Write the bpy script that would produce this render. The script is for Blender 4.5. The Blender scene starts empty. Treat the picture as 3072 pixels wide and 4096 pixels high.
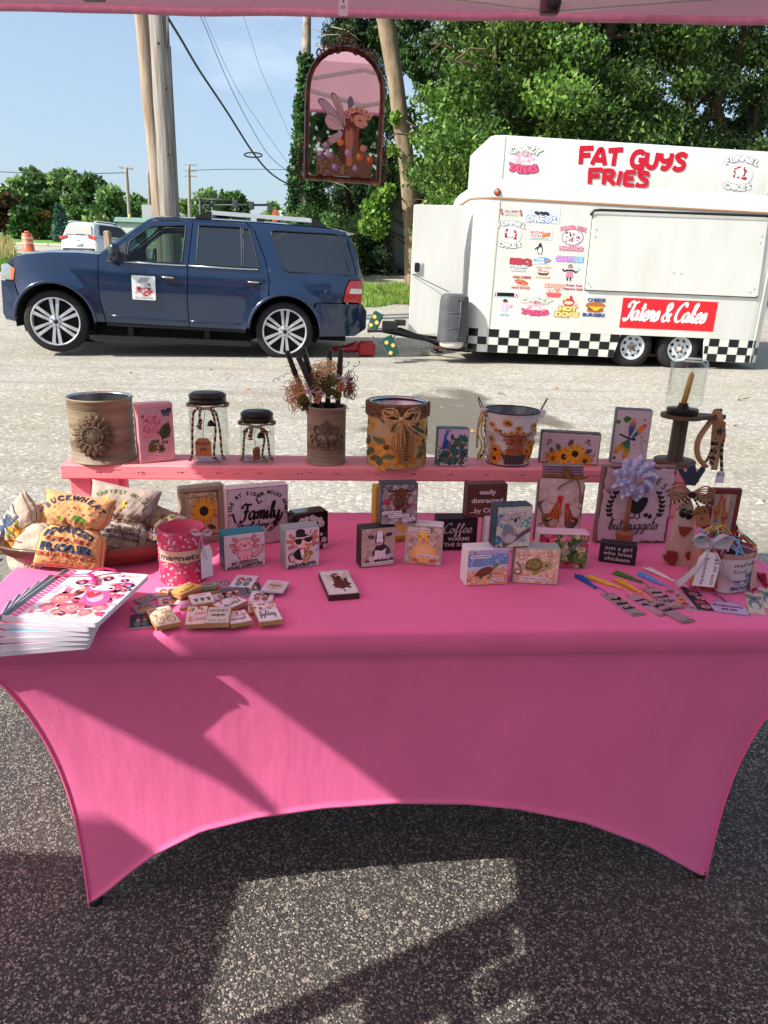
import bpy,bmesh,math,random
import numpy as np
from mathutils import Vector,Matrix,Euler,geometry
R=math.radians
PI=math.pi
scene=bpy.context.scene
C=scene.collection
rnd=random.Random(7)
# --- camera, sky, sun
FPX,PITCH,ROLL,EYE=2870.0,R(17.9),R(1.87),1.41
cam_d=bpy.data.cameras.new('camera')
cam=bpy.data.objects.new('camera',cam_d);C.objects.link(cam)
cam_d.sensor_fit='VERTICAL';cam_d.sensor_height=24.0
cam_d.lens=24.0*FPX/4096.0
cam_d.clip_start=0.05;cam_d.clip_end=3000
cam.matrix_world=Matrix.Translation((0,0,EYE))@Matrix.Rotation(PI/2-PITCH,4,'X')@Matrix.Rotation(ROLL,4,'Z')
scene.camera=cam
SUN_AZ,SUN_TAN=R(28),0.854
SUN_EL=math.atan(SUN_TAN)
world=bpy.data.worlds.new('World');scene.world=world;world.use_nodes=True
nt=world.node_tree;nt.nodes.clear()
o_=nt.nodes.new('ShaderNodeOutputWorld');b_=nt.nodes.new('ShaderNodeBackground')
sky=nt.nodes.new('ShaderNodeTexSky');sky.sky_type='NISHITA';sky.sun_disc=False
to_sun=Vector((-math.cos(SUN_AZ),-math.sin(SUN_AZ),SUN_TAN)).normalized()
sky.sun_elevation=SUN_EL
sky.sun_rotation=math.atan2(to_sun.x,to_sun.y)
sky.altitude=100;sky.air_density=1.0;sky.dust_density=3.0;sky.ozone_density=2.2
b_.inputs[1].default_value=0.15
tc=nt.nodes.new('ShaderNodeTexCoord');mp=nt.nodes.new('ShaderNodeMapping')
mp.inputs['Scale'].default_value=(1,1,2.6)
nz=nt.nodes.new('ShaderNodeTexNoise');nz.inputs['Scale'].default_value=3.4;nz.inputs['Detail'].default_value=7
cr_=nt.nodes.new('ShaderNodeValToRGB');cr_.color_ramp.elements[0].position=0.60;cr_.color_ramp.elements[1].position=0.86
cr_.color_ramp.elements[1].color=(.32,.32,.32,1)
mx_=nt.nodes.new('ShaderNodeMix');mx_.data_type='RGBA'
mx_.inputs[7].default_value=(7.0,7.2,7.4,1)
nt.links.new(tc.outputs['Generated'],mp.inputs[0]);nt.links.new(mp.outputs[0],nz.inputs[0])
nt.links.new(nz.outputs[0],cr_.inputs[0]);nt.links.new(cr_.outputs[0],mx_.inputs[0])
hz_=nt.nodes.new('ShaderNodeMix');hz_.data_type='RGBA';hz_.inputs[0].default_value=.38;hz_.inputs[7].default_value=(2.2,2.75,3.25,1)
nt.links.new(sky.outputs[0],hz_.inputs[6]);nt.links.new(hz_.outputs[2],mx_.inputs[6]);nt.links.new(mx_.outputs[2],b_.inputs[0])
nt.links.new(b_.outputs[0],o_.inputs[0])
sd=bpy.data.lights.new('sun','SUN');sd.energy=4.8;sd.angle=R(0.5);sd.color=(1.0,.955,.885)
so=bpy.data.objects.new('sun',sd);C.objects.link(so)
so.rotation_euler=(-to_sun).to_track_quat('-Z','Y').to_euler();so.location=(-6,-4,9)
vs=scene.view_settings
vs.view_transform='Standard';vs.look='None';vs.gamma=1;vs.use_curve_mapping=False
vs.exposure=0.72
# --- pixel -> place helpers
_c,_s,_cr,_sr=math.cos(PITCH),math.sin(PITCH),math.cos(ROLL),math.sin(ROLL)
def ray(px,py):
 a,b=px-1536,py-2048
 u,v=(a*_cr+b*_sr)/FPX,(-a*_sr+b*_cr)/FPX
 return Vector((u,_c-v*_s,-_s-v*_c))
EYEV=Vector((0,0,EYE))
def onz(px,py,z):
 r=ray(px,py);return EYEV+r*((z-EYE)/r.z)
def ony(px,py,y):
 r=ray(px,py);return EYEV+r*(y/r.y)
def onplane(px,py,p,n):
 r=ray(px,py);return EYEV+r*((Vector(p)-EYEV).dot(n)/r.dot(n))
def zt(x,y):
 if y<2:return 0.0
 z=0.0415*(min(y,10)-2)
 if y>11:z+=0.068*(min(y,75)-11)
 if y>75:z+=0.02*(y-75)
 return z
def ground_at(px,py):
 r=ray(px,py);t=1.0
 while t<600:
  p=EYEV+r*t
  if p.z<zt(p.x,p.y):return p
  t*=1.004
 return EYEV+r*150
def up_from(base,px_y):
 lo,hi=-1.0,min(40.0,2*base[1])
 for _ in range(50):
  m=(lo+hi)/2
  q=project(Vector((base[0],base[1],base[2]+m)))
  if q[1]>px_y:lo=m
  else:hi=m
 return lo
def project(p):
 x,y,z=p[0],p[1],p[2]-EYE
 Z=y*_c-z*_s;Y=-(y*_s+z*_c)
 u,v=FPX*x/Z,FPX*Y/Z
 return(1536+u*_cr-v*_sr,2048+u*_sr+v*_cr)
def lin(h):
 if isinstance(h,str):
  h=h.lstrip('#');r=[int(h[i:i+2],16)/255 for i in(0,2,4)]
  return tuple(c/12.92 if c<=.04045 else((c+.055)/1.055)**2.4 for c in r)
 return tuple(h)
_m={}
def mat(name,color,rough=.6,metal=0.0,vary=0.12,scale=30,bump=0.0,bscale=200,coat=0.0,spec=.5,stretch=None,trans=0.0,sub=None,vary2=None):
 if name in _m:return _m[name]
 m=bpy.data.materials.new(name);m.use_nodes=True;n=m.node_tree;N=n.nodes;L=n.links
 p=N['Principled BSDF'];c=lin(color)
 p.inputs['Roughness'].default_value=rough;p.inputs['Metallic'].default_value=metal
 p.inputs['Coat Weight'].default_value=coat;p.inputs['Coat Roughness'].default_value=.06
 p.inputs['Specular IOR Level'].default_value=spec
 p.inputs['Transmission Weight'].default_value=trans
 tc=N.new('ShaderNodeTexCoord');mp=N.new('ShaderNodeMapping');L.new(tc.outputs['Object'],mp.inputs[0])
 if stretch:mp.inputs['Scale'].default_value=stretch
 nz=N.new('ShaderNodeTexNoise');nz.inputs['Scale'].default_value=scale;nz.inputs['Detail'].default_value=5
 L.new(mp.outputs[0],nz.inputs[0])
 rp=N.new('ShaderNodeValToRGB');rp.color_ramp.elements[0].position=.3;rp.color_ramp.elements[1].position=.72
 c0=lin(vary2)if vary2 else tuple(x*(1-vary*1.6)for x in c)
 rp.color_ramp.elements[0].color=(*c0,1);rp.color_ramp.elements[1].color=(*[min(1,x*(1+vary*.7))for x in c],1)
 L.new(nz.outputs[0],rp.inputs[0]);L.new(rp.outputs[0],p.inputs['Base Color'])
 if bump:
  n2=N.new('ShaderNodeTexNoise');n2.inputs['Scale'].default_value=bscale;n2.inputs['Detail'].default_value=3
  L.new(mp.outputs[0],n2.inputs[0])
  bp=N.new('ShaderNodeBump');bp.inputs['Strength'].default_value=bump;bp.inputs['Distance'].default_value=.01
  L.new(n2.outputs[0],bp.inputs['Height']);L.new(bp.outputs[0],p.inputs['Normal'])
 _m[name]=m;return m
def glass_mat(name,color,rough=0.0,refl=.035,ior=1.45,thin=False):
 if name in _m:return _m[name]
 m=bpy.data.materials.new(name);m.use_nodes=True;n=m.node_tree;N=n.nodes;L=n.links
 p=N['Principled BSDF']
 if thin:
  N.remove(p);out=N['Material Output']
  tr=N.new('ShaderNodeBsdfTransparent');tr.inputs[0].default_value=(*lin(color),1)
  gl=N.new('ShaderNodeBsdfGlossy');gl.inputs['Roughness'].default_value=rough+.02
  fr=N.new('ShaderNodeLayerWeight');fr.inputs[0].default_value=.5;pw=N.new('ShaderNodeMath');pw.operation='POWER';pw.inputs[1].default_value=3.5;L.new(fr.outputs['Facing'],pw.inputs[0])
  ma=N.new('ShaderNodeMath');ma.operation='MULTIPLY_ADD';ma.inputs[1].default_value=.7;ma.inputs[2].default_value=refl;L.new(pw.outputs[0],ma.inputs[0])
  mx=N.new('ShaderNodeMixShader');L.new(ma.outputs[0],mx.inputs[0]);L.new(tr.outputs[0],mx.inputs[1]);L.new(gl.outputs[0],mx.inputs[2])
  L.new(mx.outputs[0],out.inputs[0])
 else:
  p.inputs['Base Color'].default_value=(*lin(color),1);p.inputs['Transmission Weight'].default_value=1
  p.inputs['Roughness'].default_value=rough;p.inputs['IOR'].default_value=ior
 _m[name]=m;return m
def attr_mat(name,rough=.55,vary=.1,scale=60,spec=.4,coat=0.0,trans=0.0,bump=0.0):
 if name in _m:return _m[name]
 m=bpy.data.materials.new(name);m.use_nodes=True;n=m.node_tree;N=n.nodes;L=n.links
 p=N['Principled BSDF'];p.inputs['Roughness'].default_value=rough;p.inputs['Specular IOR Level'].default_value=spec
 p.inputs['Coat Weight'].default_value=coat
 a=N.new('ShaderNodeAttribute');a.attribute_name='col'
 tc=N.new('ShaderNodeTexCoord');nz=N.new('ShaderNodeTexNoise');nz.inputs['Scale'].default_value=scale;nz.inputs['Detail'].default_value=4
 L.new(tc.outputs['Object'],nz.inputs[0])
 mr=N.new('ShaderNodeMapRange');mr.inputs[1].default_value=.3;mr.inputs[2].default_value=.7
 mr.inputs[3].default_value=1-vary;mr.inputs[4].default_value=1+vary*.6
 L.new(nz.outputs[0],mr.inputs[0])
 ml=N.new('ShaderNodeVectorMath');ml.operation='SCALE';L.new(a.outputs['Color'],ml.inputs[0]);L.new(mr.outputs[0],ml.inputs['Scale'])
 L.new(ml.outputs[0],p.inputs['Base Color'])
 if trans:
  out=N['Material Output'];tl=N.new('ShaderNodeBsdfTranslucent');L.new(ml.outputs[0],tl.inputs[0])
  mx=N.new('ShaderNodeMixShader');mx.inputs[0].default_value=trans
  L.new(p.outputs[0],mx.inputs[1]);L.new(tl.outputs[0],mx.inputs[2]);L.new(mx.outputs[0],out.inputs[0])
 if bump:
  bp=N.new('ShaderNodeBump');bp.inputs['Strength'].default_value=bump;bp.inputs['Distance'].default_value=.003
  L.new(nz.outputs[0],bp.inputs['Height']);L.new(bp.outputs[0],p.inputs['Normal'])
 _m[name]=m;return m
def emis(name,color,s):
 if name in _m:return _m[name]
 m=bpy.data.materials.new(name);m.use_nodes=True;p=m.node_tree.nodes['Principled BSDF']
 p.inputs['Base Color'].default_value=(*lin(color),1);p.inputs['Emission Color'].default_value=(*lin(color),1);p.inputs['Emission Strength'].default_value=s
 _m[name]=m;return m
class MB:
 """collects shapes into one mesh"""
 def __init__(s):s.v=[];s.f=[];s.c=[];s.sm=[]
 def add(s,v,f,col=None,smooth=False):
  o=len(s.v);s.v+=[tuple(x)for x in v];s.f+=[tuple(i+o for i in q)for q in f]
  s.c+=[col]*len(f);s.sm+=[smooth]*len(f);return s
 def box(s,cx,cy,cz,sx,sy,sz,rot=None,bev=0.0,col=None):
  hx,hy,hz=sx/2,sy/2,sz/2
  if bev<=0:
   v=[(-hx,-hy,-hz),(hx,-hy,-hz),(hx,hy,-hz),(-hx,hy,-hz),(-hx,-hy,hz),(hx,-hy,hz),(hx,hy,hz),(-hx,hy,hz)]
   f=[(0,3,2,1),(4,5,6,7),(0,1,5,4),(1,2,6,5),(2,3,7,6),(3,0,4,7)]
  else:
   b=min(bev,hx*.9,hy*.9,hz*.9);v=[];idx={}
   for i,X in enumerate((-1,1)):
    for j,Y in enumerate((-1,1)):
     for k,Z in enumerate((-1,1)):
      for ax in range(3):
       p=[X*(hx-(b if ax!=0 else 0)),Y*(hy-(b if ax!=1 else 0)),Z*(hz-(b if ax!=2 else 0))]
       idx[(i,j,k,ax)]=len(v);v.append(tuple(p))
   g=lambda i,j,k,a:idx[(i,j,k,a)]
   f=[]
   for i in(0,1):
    q=[g(i,0,0,0),g(i,1,0,0),g(i,1,1,0),g(i,0,1,0)];f.append(tuple(q if i else q[::-1]))
    q=[g(0,i,0,1),g(0,i,1,1),g(1,i,1,1),g(1,i,0,1)];f.append(tuple(q if i else q[::-1]))
    q=[g(0,0,i,2),g(1,0,i,2),g(1,1,i,2),g(0,1,i,2)];f.append(tuple(q if i else q[::-1]))
   for i in(0,1):
    for j in(0,1):
     f.append((g(0,i,j,1),g(1,i,j,1),g(1,i,j,2),g(0,i,j,2))if i==j else(g(0,i,j,2),g(1,i,j,2),g(1,i,j,1),g(0,i,j,1)))
     f.append((g(i,0,j,2),g(i,1,j,2),g(i,1,j,0),g(i,0,j,0))if i==j else(g(i,0,j,0),g(i,1,j,0),g(i,1,j,2),g(i,0,j,2)))
     f.append((g(i,j,0,0),g(i,j,1,0),g(i,j,1,1),g(i,j,0,1))if i==j else(g(i,j,0,1),g(i,j,1,1),g(i,j,1,0),g(i,j,0,0)))
     for k in(0,1):
      t=(g(i,j,k,0),g(i,j,k,1),g(i,j,k,2));f.append(t if(i+j+k)%2 else t[::-1])
  if rot is not None:v=[rot@Vector(p)for p in v]
  return s.add([(p[0]+cx,p[1]+cy,p[2]+cz)for p in v],f,col)
 def lathe(s,prof,n=28,c=(0,0,0),sy=1.0,col=None,closed=False,M=None,smooth=True,a0=0,a1=2*PI):
  full=abs(a1-a0-2*PI)<1e-6;k=n if full else n+1
  v=[];
  for r,z in prof:
   for i in range(k):
    a=a0+(a1-a0)*i/n;v.append(Vector((r*math.cos(a),r*math.sin(a)*sy,z)))
  f=[]
  for j in range(len(prof)-1):
   for i in range(n):
    i2=(i+1)%k;f.append((j*k+i,j*k+i2,(j+1)*k+i2,(j+1)*k+i))
  if closed and full:
   if prof[0][0]>1e-5:f.append(tuple(range(k))[::-1])
   if prof[-1][0]>1e-5:f.append(tuple((len(prof)-1)*k+i for i in range(k)))
  if M is not None:v=[M@p for p in v]
  return s.add([(p[0]+c[0],p[1]+c[1],p[2]+c[2])for p in v],f,col,smooth)
 def tube(s,pts,r,n=8,col=None,cap=True,flat=1.0,smooth=True):
  pts=[Vector(p)for p in pts];k=len(pts)
  rr=r if isinstance(r,(list,tuple))else[r]*k
  v=[];f=[];up=None
  for i,p in enumerate(pts):
   t=(pts[min(i+1,k-1)]-pts[max(i-1,0)])
   t=t.normalized()if t.length>1e-9 else Vector((0,0,1))
   if up is None:
    up=Vector((0,0,1))if abs(t.z)<.9 else Vector((1,0,0))
   a=(up-t*up.dot(t))
   a=a.normalized()if a.length>1e-6 else t.orthogonal().normalized()
   up=a;b=t.cross(a)
   for j in range(n):
    th=2*PI*j/n;v.append(p+(a*math.cos(th)*flat+b*math.sin(th))*rr[i])
  for i in range(k-1):
   for j in range(n):
    j2=(j+1)%n;f.append((i*n+j,i*n+j2,(i+1)*n+j2,(i+1)*n+j))
  if cap:f.append(tuple(range(n))[::-1]);f.append(tuple((k-1)*n+j for j in range(n)))
  return s.add(v,f,col,smooth)
 def prism(s,poly,y0,y1,M=None,col=None,bev=0.0):
  """poly in x,z extruded along y from y0 (front) to y1"""
  n=len(poly)
  if bev:
   cx=sum(p[0]for p in poly)/n;cz=sum(p[1]for p in poly)/n
   def ins(d):
    out=[]
    for p in poly:
     q=Vector((p[0]-cx,p[1]-cz));l=q.length or 1;q=q*((l-d)/l);out.append((cx+q.x,cz+q.y))
    return out
   rings=[(ins(bev),y0),(poly,y0+bev),(poly,y1-bev),(ins(bev),y1)]
  else:rings=[(poly,y0),(poly,y1)]
  v=[(x,y,z)for pl,y in rings for x,z in pl];f=[]
  for j in range(len(rings)-1):
   for i in range(n):
    i2=(i+1)%n;f.append((j*n+i,(j+1)*n+i,(j+1)*n+i2,j*n+i2))
  f.append(tuple(range(n)));f.append(tuple((len(rings)-1)*n+i for i in range(n))[::-1])
  if M is not None:v=[M@Vector(p)for p in v]
  return s.add(v,f,col)
 def build(s,name,material,parent=None,smooth=None,M=None):
  me=bpy.data.meshes.new(name);v=s.v if M is None else[M@Vector(p)for p in s.v]
  me.from_pydata(v,[],s.f);me.validate(clean_customdata=False)
  sm=s.sm if smooth is None else[smooth]*len(s.f)
  if len(me.polygons)==len(sm):me.polygons.foreach_set('use_smooth',sm)
  if any(c is not None for c in s.c)and len(me.polygons)==len(s.c):
   at=me.attributes.new('col','FLOAT_COLOR','FACE')
   a=np.ones((len(s.c),4),'f');cache={}
   for i,c in enumerate(s.c):
    if c is None:c='#ffffff'
    if c not in cache:cache[c]=lin(c)
    a[i,:3]=cache[c]
   at.data.foreach_set('color',a.ravel())
  if material is not None:me.materials.append(material)
  o=bpy.data.objects.new(name,me);C.objects.link(o)
  if parent is not None:o.parent=parent
  return o
def smooth_angle(o,ang=35):
 me=o.data;me.polygons.foreach_set('use_smooth',[True]*len(me.polygons))
 bm=bmesh.new();bm.from_mesh(me)
 for e in bm.edges:
  if len(e.link_faces)==2 and e.calc_face_angle(0)>R(ang):e.smooth=False
 bm.to_mesh(me);bm.free();return o
def tag(o,label=None,cat=None,group=None,kind=None):
 if label:o['label']=label
 if cat:o['category']=cat
 if group:o['group']=group
 if kind:o['kind']=kind
 return o
def thing(name,label,cat,loc=(0,0,0),rz=0.0,group=None,rot=None):
 o=bpy.data.objects.new(name,None);C.objects.link(o);o.location=loc
 o.rotation_euler=rot if rot is not None else(0,0,rz);o.empty_display_size=.05
 return tag(o,label,cat,group)
def copy_tree(o,parent=None):
 c=o.copy();C.objects.link(c)
 if parent is not None:c.parent=parent
 for ch in list(o.children):copy_tree(ch,c)
 return c
def catmull(pts,n=6,closed=False):
 P=[Vector(p)for p in pts];out=[];k=len(P)
 rng=range(k if closed else k-1)
 for i in rng:
  p0=P[(i-1)%k]if closed or i>0 else P[0];p1=P[i];p2=P[(i+1)%k];p3=P[(i+2)%k]if closed or i+2<k else P[-1]
  for j in range(n):
   t=j/n
   out.append(.5*((2*p1)+(p2-p0)*t+(2*p0-5*p1+4*p2-p3)*t*t+(3*p1-p0-3*p2+p3)*t**3))
 if not closed:out.append(P[-1])
 return out
def cdt_panel(outer,fn,holes=(),step=.1,flip=False):
 """fill a 2D outline (with holes) with a regular triangle net and lift it with fn(x,z)->point"""
 def densify(pl):
  o=[]
  for i in range(len(pl)):
   a=Vector(pl[i]);b=Vector(pl[(i+1)%len(pl)]);m=max(1,int((b-a).length/step))
   o+=[a.lerp(b,j/m)for j in range(m)]
  return o
 loops=[densify(outer)]+[densify(h)for h in holes]
 V=[];E=[]
 for lp in loops:
  o=len(V);V+=lp;E+=[(o+i,o+(i+1)%len(lp))for i in range(len(lp))]
 def inside(p,lp):
  c=False;j=len(lp)-1
  for i in range(len(lp)):
   if(lp[i].y>p[1])!=(lp[j].y>p[1])and p[0]<(lp[j].x-lp[i].x)*(p[1]-lp[i].y)/(lp[j].y-lp[i].y)+lp[i].x:c=not c
   j=i
  return c
 xs=[p.x for p in loops[0]];zs=[p.y for p in loops[0]]
 x=min(xs)+step*.5
 while x<max(xs):
  z=min(zs)+step*.5
  while z<max(zs):
   p=(x,z)
   if inside(p,loops[0])and not any(inside(p,h)for h in loops[1:]):
    if min((Vector(p)-q).length for lp in loops for q in lp)>step*.4:V.append(Vector(p))
   z+=step
  x+=step
 r=geometry.delaunay_2d_cdt(V,E,[],0,1e-6)
 f=[]
 for t in r[2]:
  cx=sum(r[0][i].x for i in t)/3;cz=sum(r[0][i].y for i in t)/3
  if inside((cx,cz),loops[0])and not any(inside((cx,cz),h)for h in loops[1:]):f.append(tuple(t)[::-1]if flip else tuple(t))
 return[tuple(fn(p.x,p.y))for p in r[0]],f
def ground_material():
 m=bpy.data.materials.new('chip_seal_lot');m.use_nodes=True;n=m.node_tree;N=n.nodes;L=n.links
 p=N['Principled BSDF'];p.inputs['Roughness'].default_value=.85;p.inputs['Specular IOR Level'].default_value=.3
 geo=N.new('ShaderNodeNewGeometry');sep=N.new('ShaderNodeSeparateXYZ');L.new(geo.outputs['Position'],sep.inputs[0])
 def noise(sc,det=4,dist=0):
  q=N.new('ShaderNodeTexNoise');q.inputs['Scale'].default_value=sc;q.inputs['Detail'].default_value=det;q.inputs['Distortion'].default_value=dist
  L.new(geo.outputs['Position'],q.inputs[0]);return q
 def ramp(src,e):
  q=N.new('ShaderNodeValToRGB');q.color_ramp.elements[0].position=e[0][0];q.color_ramp.elements[0].color=(*e[0][1],1)
  q.color_ramp.elements[1].position=e[-1][0];q.color_ramp.elements[1].color=(*e[-1][1],1)
  for po,c in e[1:-1]:k=q.color_ramp.elements.new(po);k.color=(*c,1)
  L.new(src,q.inputs[0]);return q
 def mix(f,a,b):
  q=N.new('ShaderNodeMix');q.data_type='RGBA'
  if isinstance(f,float):q.inputs[0].default_value=f
  else:L.new(f,q.inputs[0])
  for i,s in((6,a),(7,b)):
   if isinstance(s,tuple):q.inputs[i].default_value=(*s,1)
   else:L.new(s,q.inputs[i])
  return q.outputs[2]
 def math_(op,a,b=None):
  q=N.new('ShaderNodeMath');q.operation=op
  for i,s in enumerate((a,b)):
   if s is None:continue
   if isinstance(s,(int,float)):q.inputs[i].default_value=s
   else:L.new(s,q.inputs[i])
  return q.outputs[0]
 wn=noise(90,2);
 wv=N.new('ShaderNodeVectorMath');wv.operation='SCALE';wv.inputs['Scale'].default_value=.009;L.new(wn.outputs['Color'],wv.inputs[0])
 wa=N.new('ShaderNodeVectorMath');wa.operation='ADD';L.new(geo.outputs['Position'],wa.inputs[0]);L.new(wv.outputs[0],wa.inputs[1])
 vo=N.new('ShaderNodeTexVoronoi');vo.inputs['Scale'].default_value=265;L.new(wa.outputs[0],vo.inputs['Vector'])
 v2=N.new('ShaderNodeTexVoronoi');v2.inputs['Scale'].default_value=72;L.new(wa.outputs[0],v2.inputs['Vector'])
 sc1=N.new('ShaderNodeSeparateColor');L.new(vo.outputs['Color'],sc1.inputs[0])
 sc2=N.new('ShaderNodeSeparateColor');L.new(v2.outputs['Color'],sc2.inputs[0])
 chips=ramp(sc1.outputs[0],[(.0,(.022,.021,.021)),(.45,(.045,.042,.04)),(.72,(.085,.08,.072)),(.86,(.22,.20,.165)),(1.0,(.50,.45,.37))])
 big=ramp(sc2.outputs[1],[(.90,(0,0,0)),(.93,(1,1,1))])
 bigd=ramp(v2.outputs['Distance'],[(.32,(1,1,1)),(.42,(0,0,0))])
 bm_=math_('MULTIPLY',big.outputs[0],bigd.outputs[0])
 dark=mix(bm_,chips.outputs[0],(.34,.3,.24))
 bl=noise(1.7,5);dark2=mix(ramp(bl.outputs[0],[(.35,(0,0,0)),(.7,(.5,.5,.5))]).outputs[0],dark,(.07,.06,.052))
 lightc=ramp(sc1.outputs[1],[(.0,(.15,.146,.135)),(.3,(.285,.268,.232)),(.6,(.405,.382,.328)),(1.0,(.58,.55,.47))])
 st=noise(.55,6,.6);st2=noise(2.6,5)
 light2=mix(ramp(st.outputs[0],[(.42,(0,0,0)),(.66,(.75,.75,.75))]).outputs[0],lightc.outputs[0],(.32,.28,.215))
 light3=mix(ramp(st2.outputs[0],[(.56,(0,0,0)),(.72,(.45,.45,.45))]).outputs[0],light2,(.22,.2,.17))
 gv=N.new('ShaderNodeTexVoronoi');gv.inputs['Scale'].default_value=48;L.new(wa.outputs[0],gv.inputs['Vector']);sg_=N.new('ShaderNodeSeparateColor');L.new(gv.outputs['Color'],sg_.inputs[0])
 light3=mix(ramp(sg_.outputs[0],[(.78,(0,0,0)),(.9,(.5,.5,.5))]).outputs[0],light3,(.15,.14,.12));light3=mix(ramp(sg_.outputs[1],[(.8,(0,0,0)),(.92,(.6,.6,.6))]).outputs[0],light3,(.68,.64,.54))
 ms_=N.new('ShaderNodeMapping');ms_.inputs['Scale'].default_value=(.35,3.2,1);L.new(geo.outputs['Position'],ms_.inputs[0]);ns_=N.new('ShaderNodeTexNoise');ns_.inputs['Scale'].default_value=1.3;ns_.inputs['Detail'].default_value=8;L.new(ms_.outputs[0],ns_.inputs[0])
 light3=mix(ramp(ns_.outputs[0],[(.5,(0,0,0)),(.68,(.55,.55,.55))]).outputs[0],light3,(.25,.225,.18))
 dx=math_('SUBTRACT',sep.outputs[0],.62);dy=math_('SUBTRACT',sep.outputs[1],6.6)
 d2=math_('ADD',math_('MULTIPLY',math_('MULTIPLY',dx,dx),.95),math_('MULTIPLY',math_('MULTIPLY',dy,dy),.36))
 wn2=noise(1.6,5,.5);dd=math_('ADD',d2,math_('MULTIPLY',math_('SUBTRACT',wn2.outputs[0],.5),3.6))
 damp=ramp(dd,[(.42,(1,1,1)),(.8,(0,0,0))])
 light4=mix(math_('MULTIPLY',damp.outputs[0],.86),light3,(.105,.088,.064))
 ck=noise(.9,2);ckv=N.new('ShaderNodeTexVoronoi');ckv.feature='DISTANCE_TO_EDGE';ckv.inputs['Scale'].default_value=.8
 wv2=N.new('ShaderNodeVectorMath');wv2.operation='SCALE';wv2.inputs['Scale'].default_value=1.2;L.new(noise(1.3,5).outputs['Color'],wv2.inputs[0])
 wa2=N.new('ShaderNodeVectorMath');wa2.operation='ADD';L.new(geo.outputs['Position'],wa2.inputs[0]);L.new(wv2.outputs[0],wa2.inputs[1])
 L.new(wa2.outputs[0],ckv.inputs['Vector'])
 ckm=ramp(ckv.outputs['Distance'],[(.0,(.42,.42,.42)),(.007,(0,0,0))])
 light5=mix(ckm.outputs[0],light4,(.13,.115,.09))
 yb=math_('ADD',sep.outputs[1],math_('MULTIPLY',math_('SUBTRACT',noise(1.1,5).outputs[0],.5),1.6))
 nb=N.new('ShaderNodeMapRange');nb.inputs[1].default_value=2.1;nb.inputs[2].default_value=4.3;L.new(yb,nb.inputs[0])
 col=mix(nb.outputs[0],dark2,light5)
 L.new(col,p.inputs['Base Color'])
 bp=N.new('ShaderNodeBump');bp.inputs['Strength'].default_value=.8;bp.inputs['Distance'].default_value=.004
 L.new(vo.outputs['Distance'],bp.inputs['Height']);bp.invert=True
 L.new(bp.outputs[0],p.inputs['Normal'])
 return m
def sheet(name,x0,x1,nx,ys,dz,material,shape=None):
 mb=MB();v=[];f=[]
 for y in ys:
  for i in range(nx+1):
   x=x0+(x1-x0)*i/nx
   v.append((x,y,zt(x,y)+dz))
 k=nx+1
 for j in range(len(ys)-1):
  for i in range(nx):
   a=j*k+i
   if shape is None or shape((v[a][0]+v[a+1][0])/2,(ys[j]+ys[j+1])/2):f.append((a,a+1,a+1+k,a+k))
 mb.add(v,f);return mb.build(name,material,smooth=True)
ys_=[-40,-20,-8,-3,-1,0,1,2]+[2+.5*i for i in range(1,17)]+[11,12,14,16,20,25,30,40,50,60,75,90,130,200,400,900]
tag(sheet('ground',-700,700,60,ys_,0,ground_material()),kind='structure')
# --- flat print: shapes drawn as thin inlaid films
_tx={}
def text_mesh(s,bold=0.0,shear=0.0,space=1.0,res=2):
 k=(s,bold,shear,space,res)
 if k in _tx:return _tx[k]
 cu=bpy.data.curves.new('t','FONT');cu.body=s;cu.size=1;cu.offset=bold;cu.shear=shear;cu.space_character=space;cu.resolution_u=res
 ob=bpy.data.objects.new('t',cu);C.objects.link(ob)
 bpy.context.view_layer.update()
 dg=bpy.context.evaluated_depsgraph_get();me=bpy.data.meshes.new_from_object(ob.evaluated_get(dg))
 v=[(p.co.x,p.co.y)for p in me.vertices];f=[tuple(p.vertices)for p in me.polygons]
 bpy.data.objects.remove(ob);bpy.data.curves.remove(cu);bpy.data.meshes.remove(me)
 if not v:v=[(0,0),(0.3,0),(.3,.01)];f=[]
 _tx[k]=(v,f,min(p[0]for p in v),max(p[0]for p in v));return _tx[k]
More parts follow.
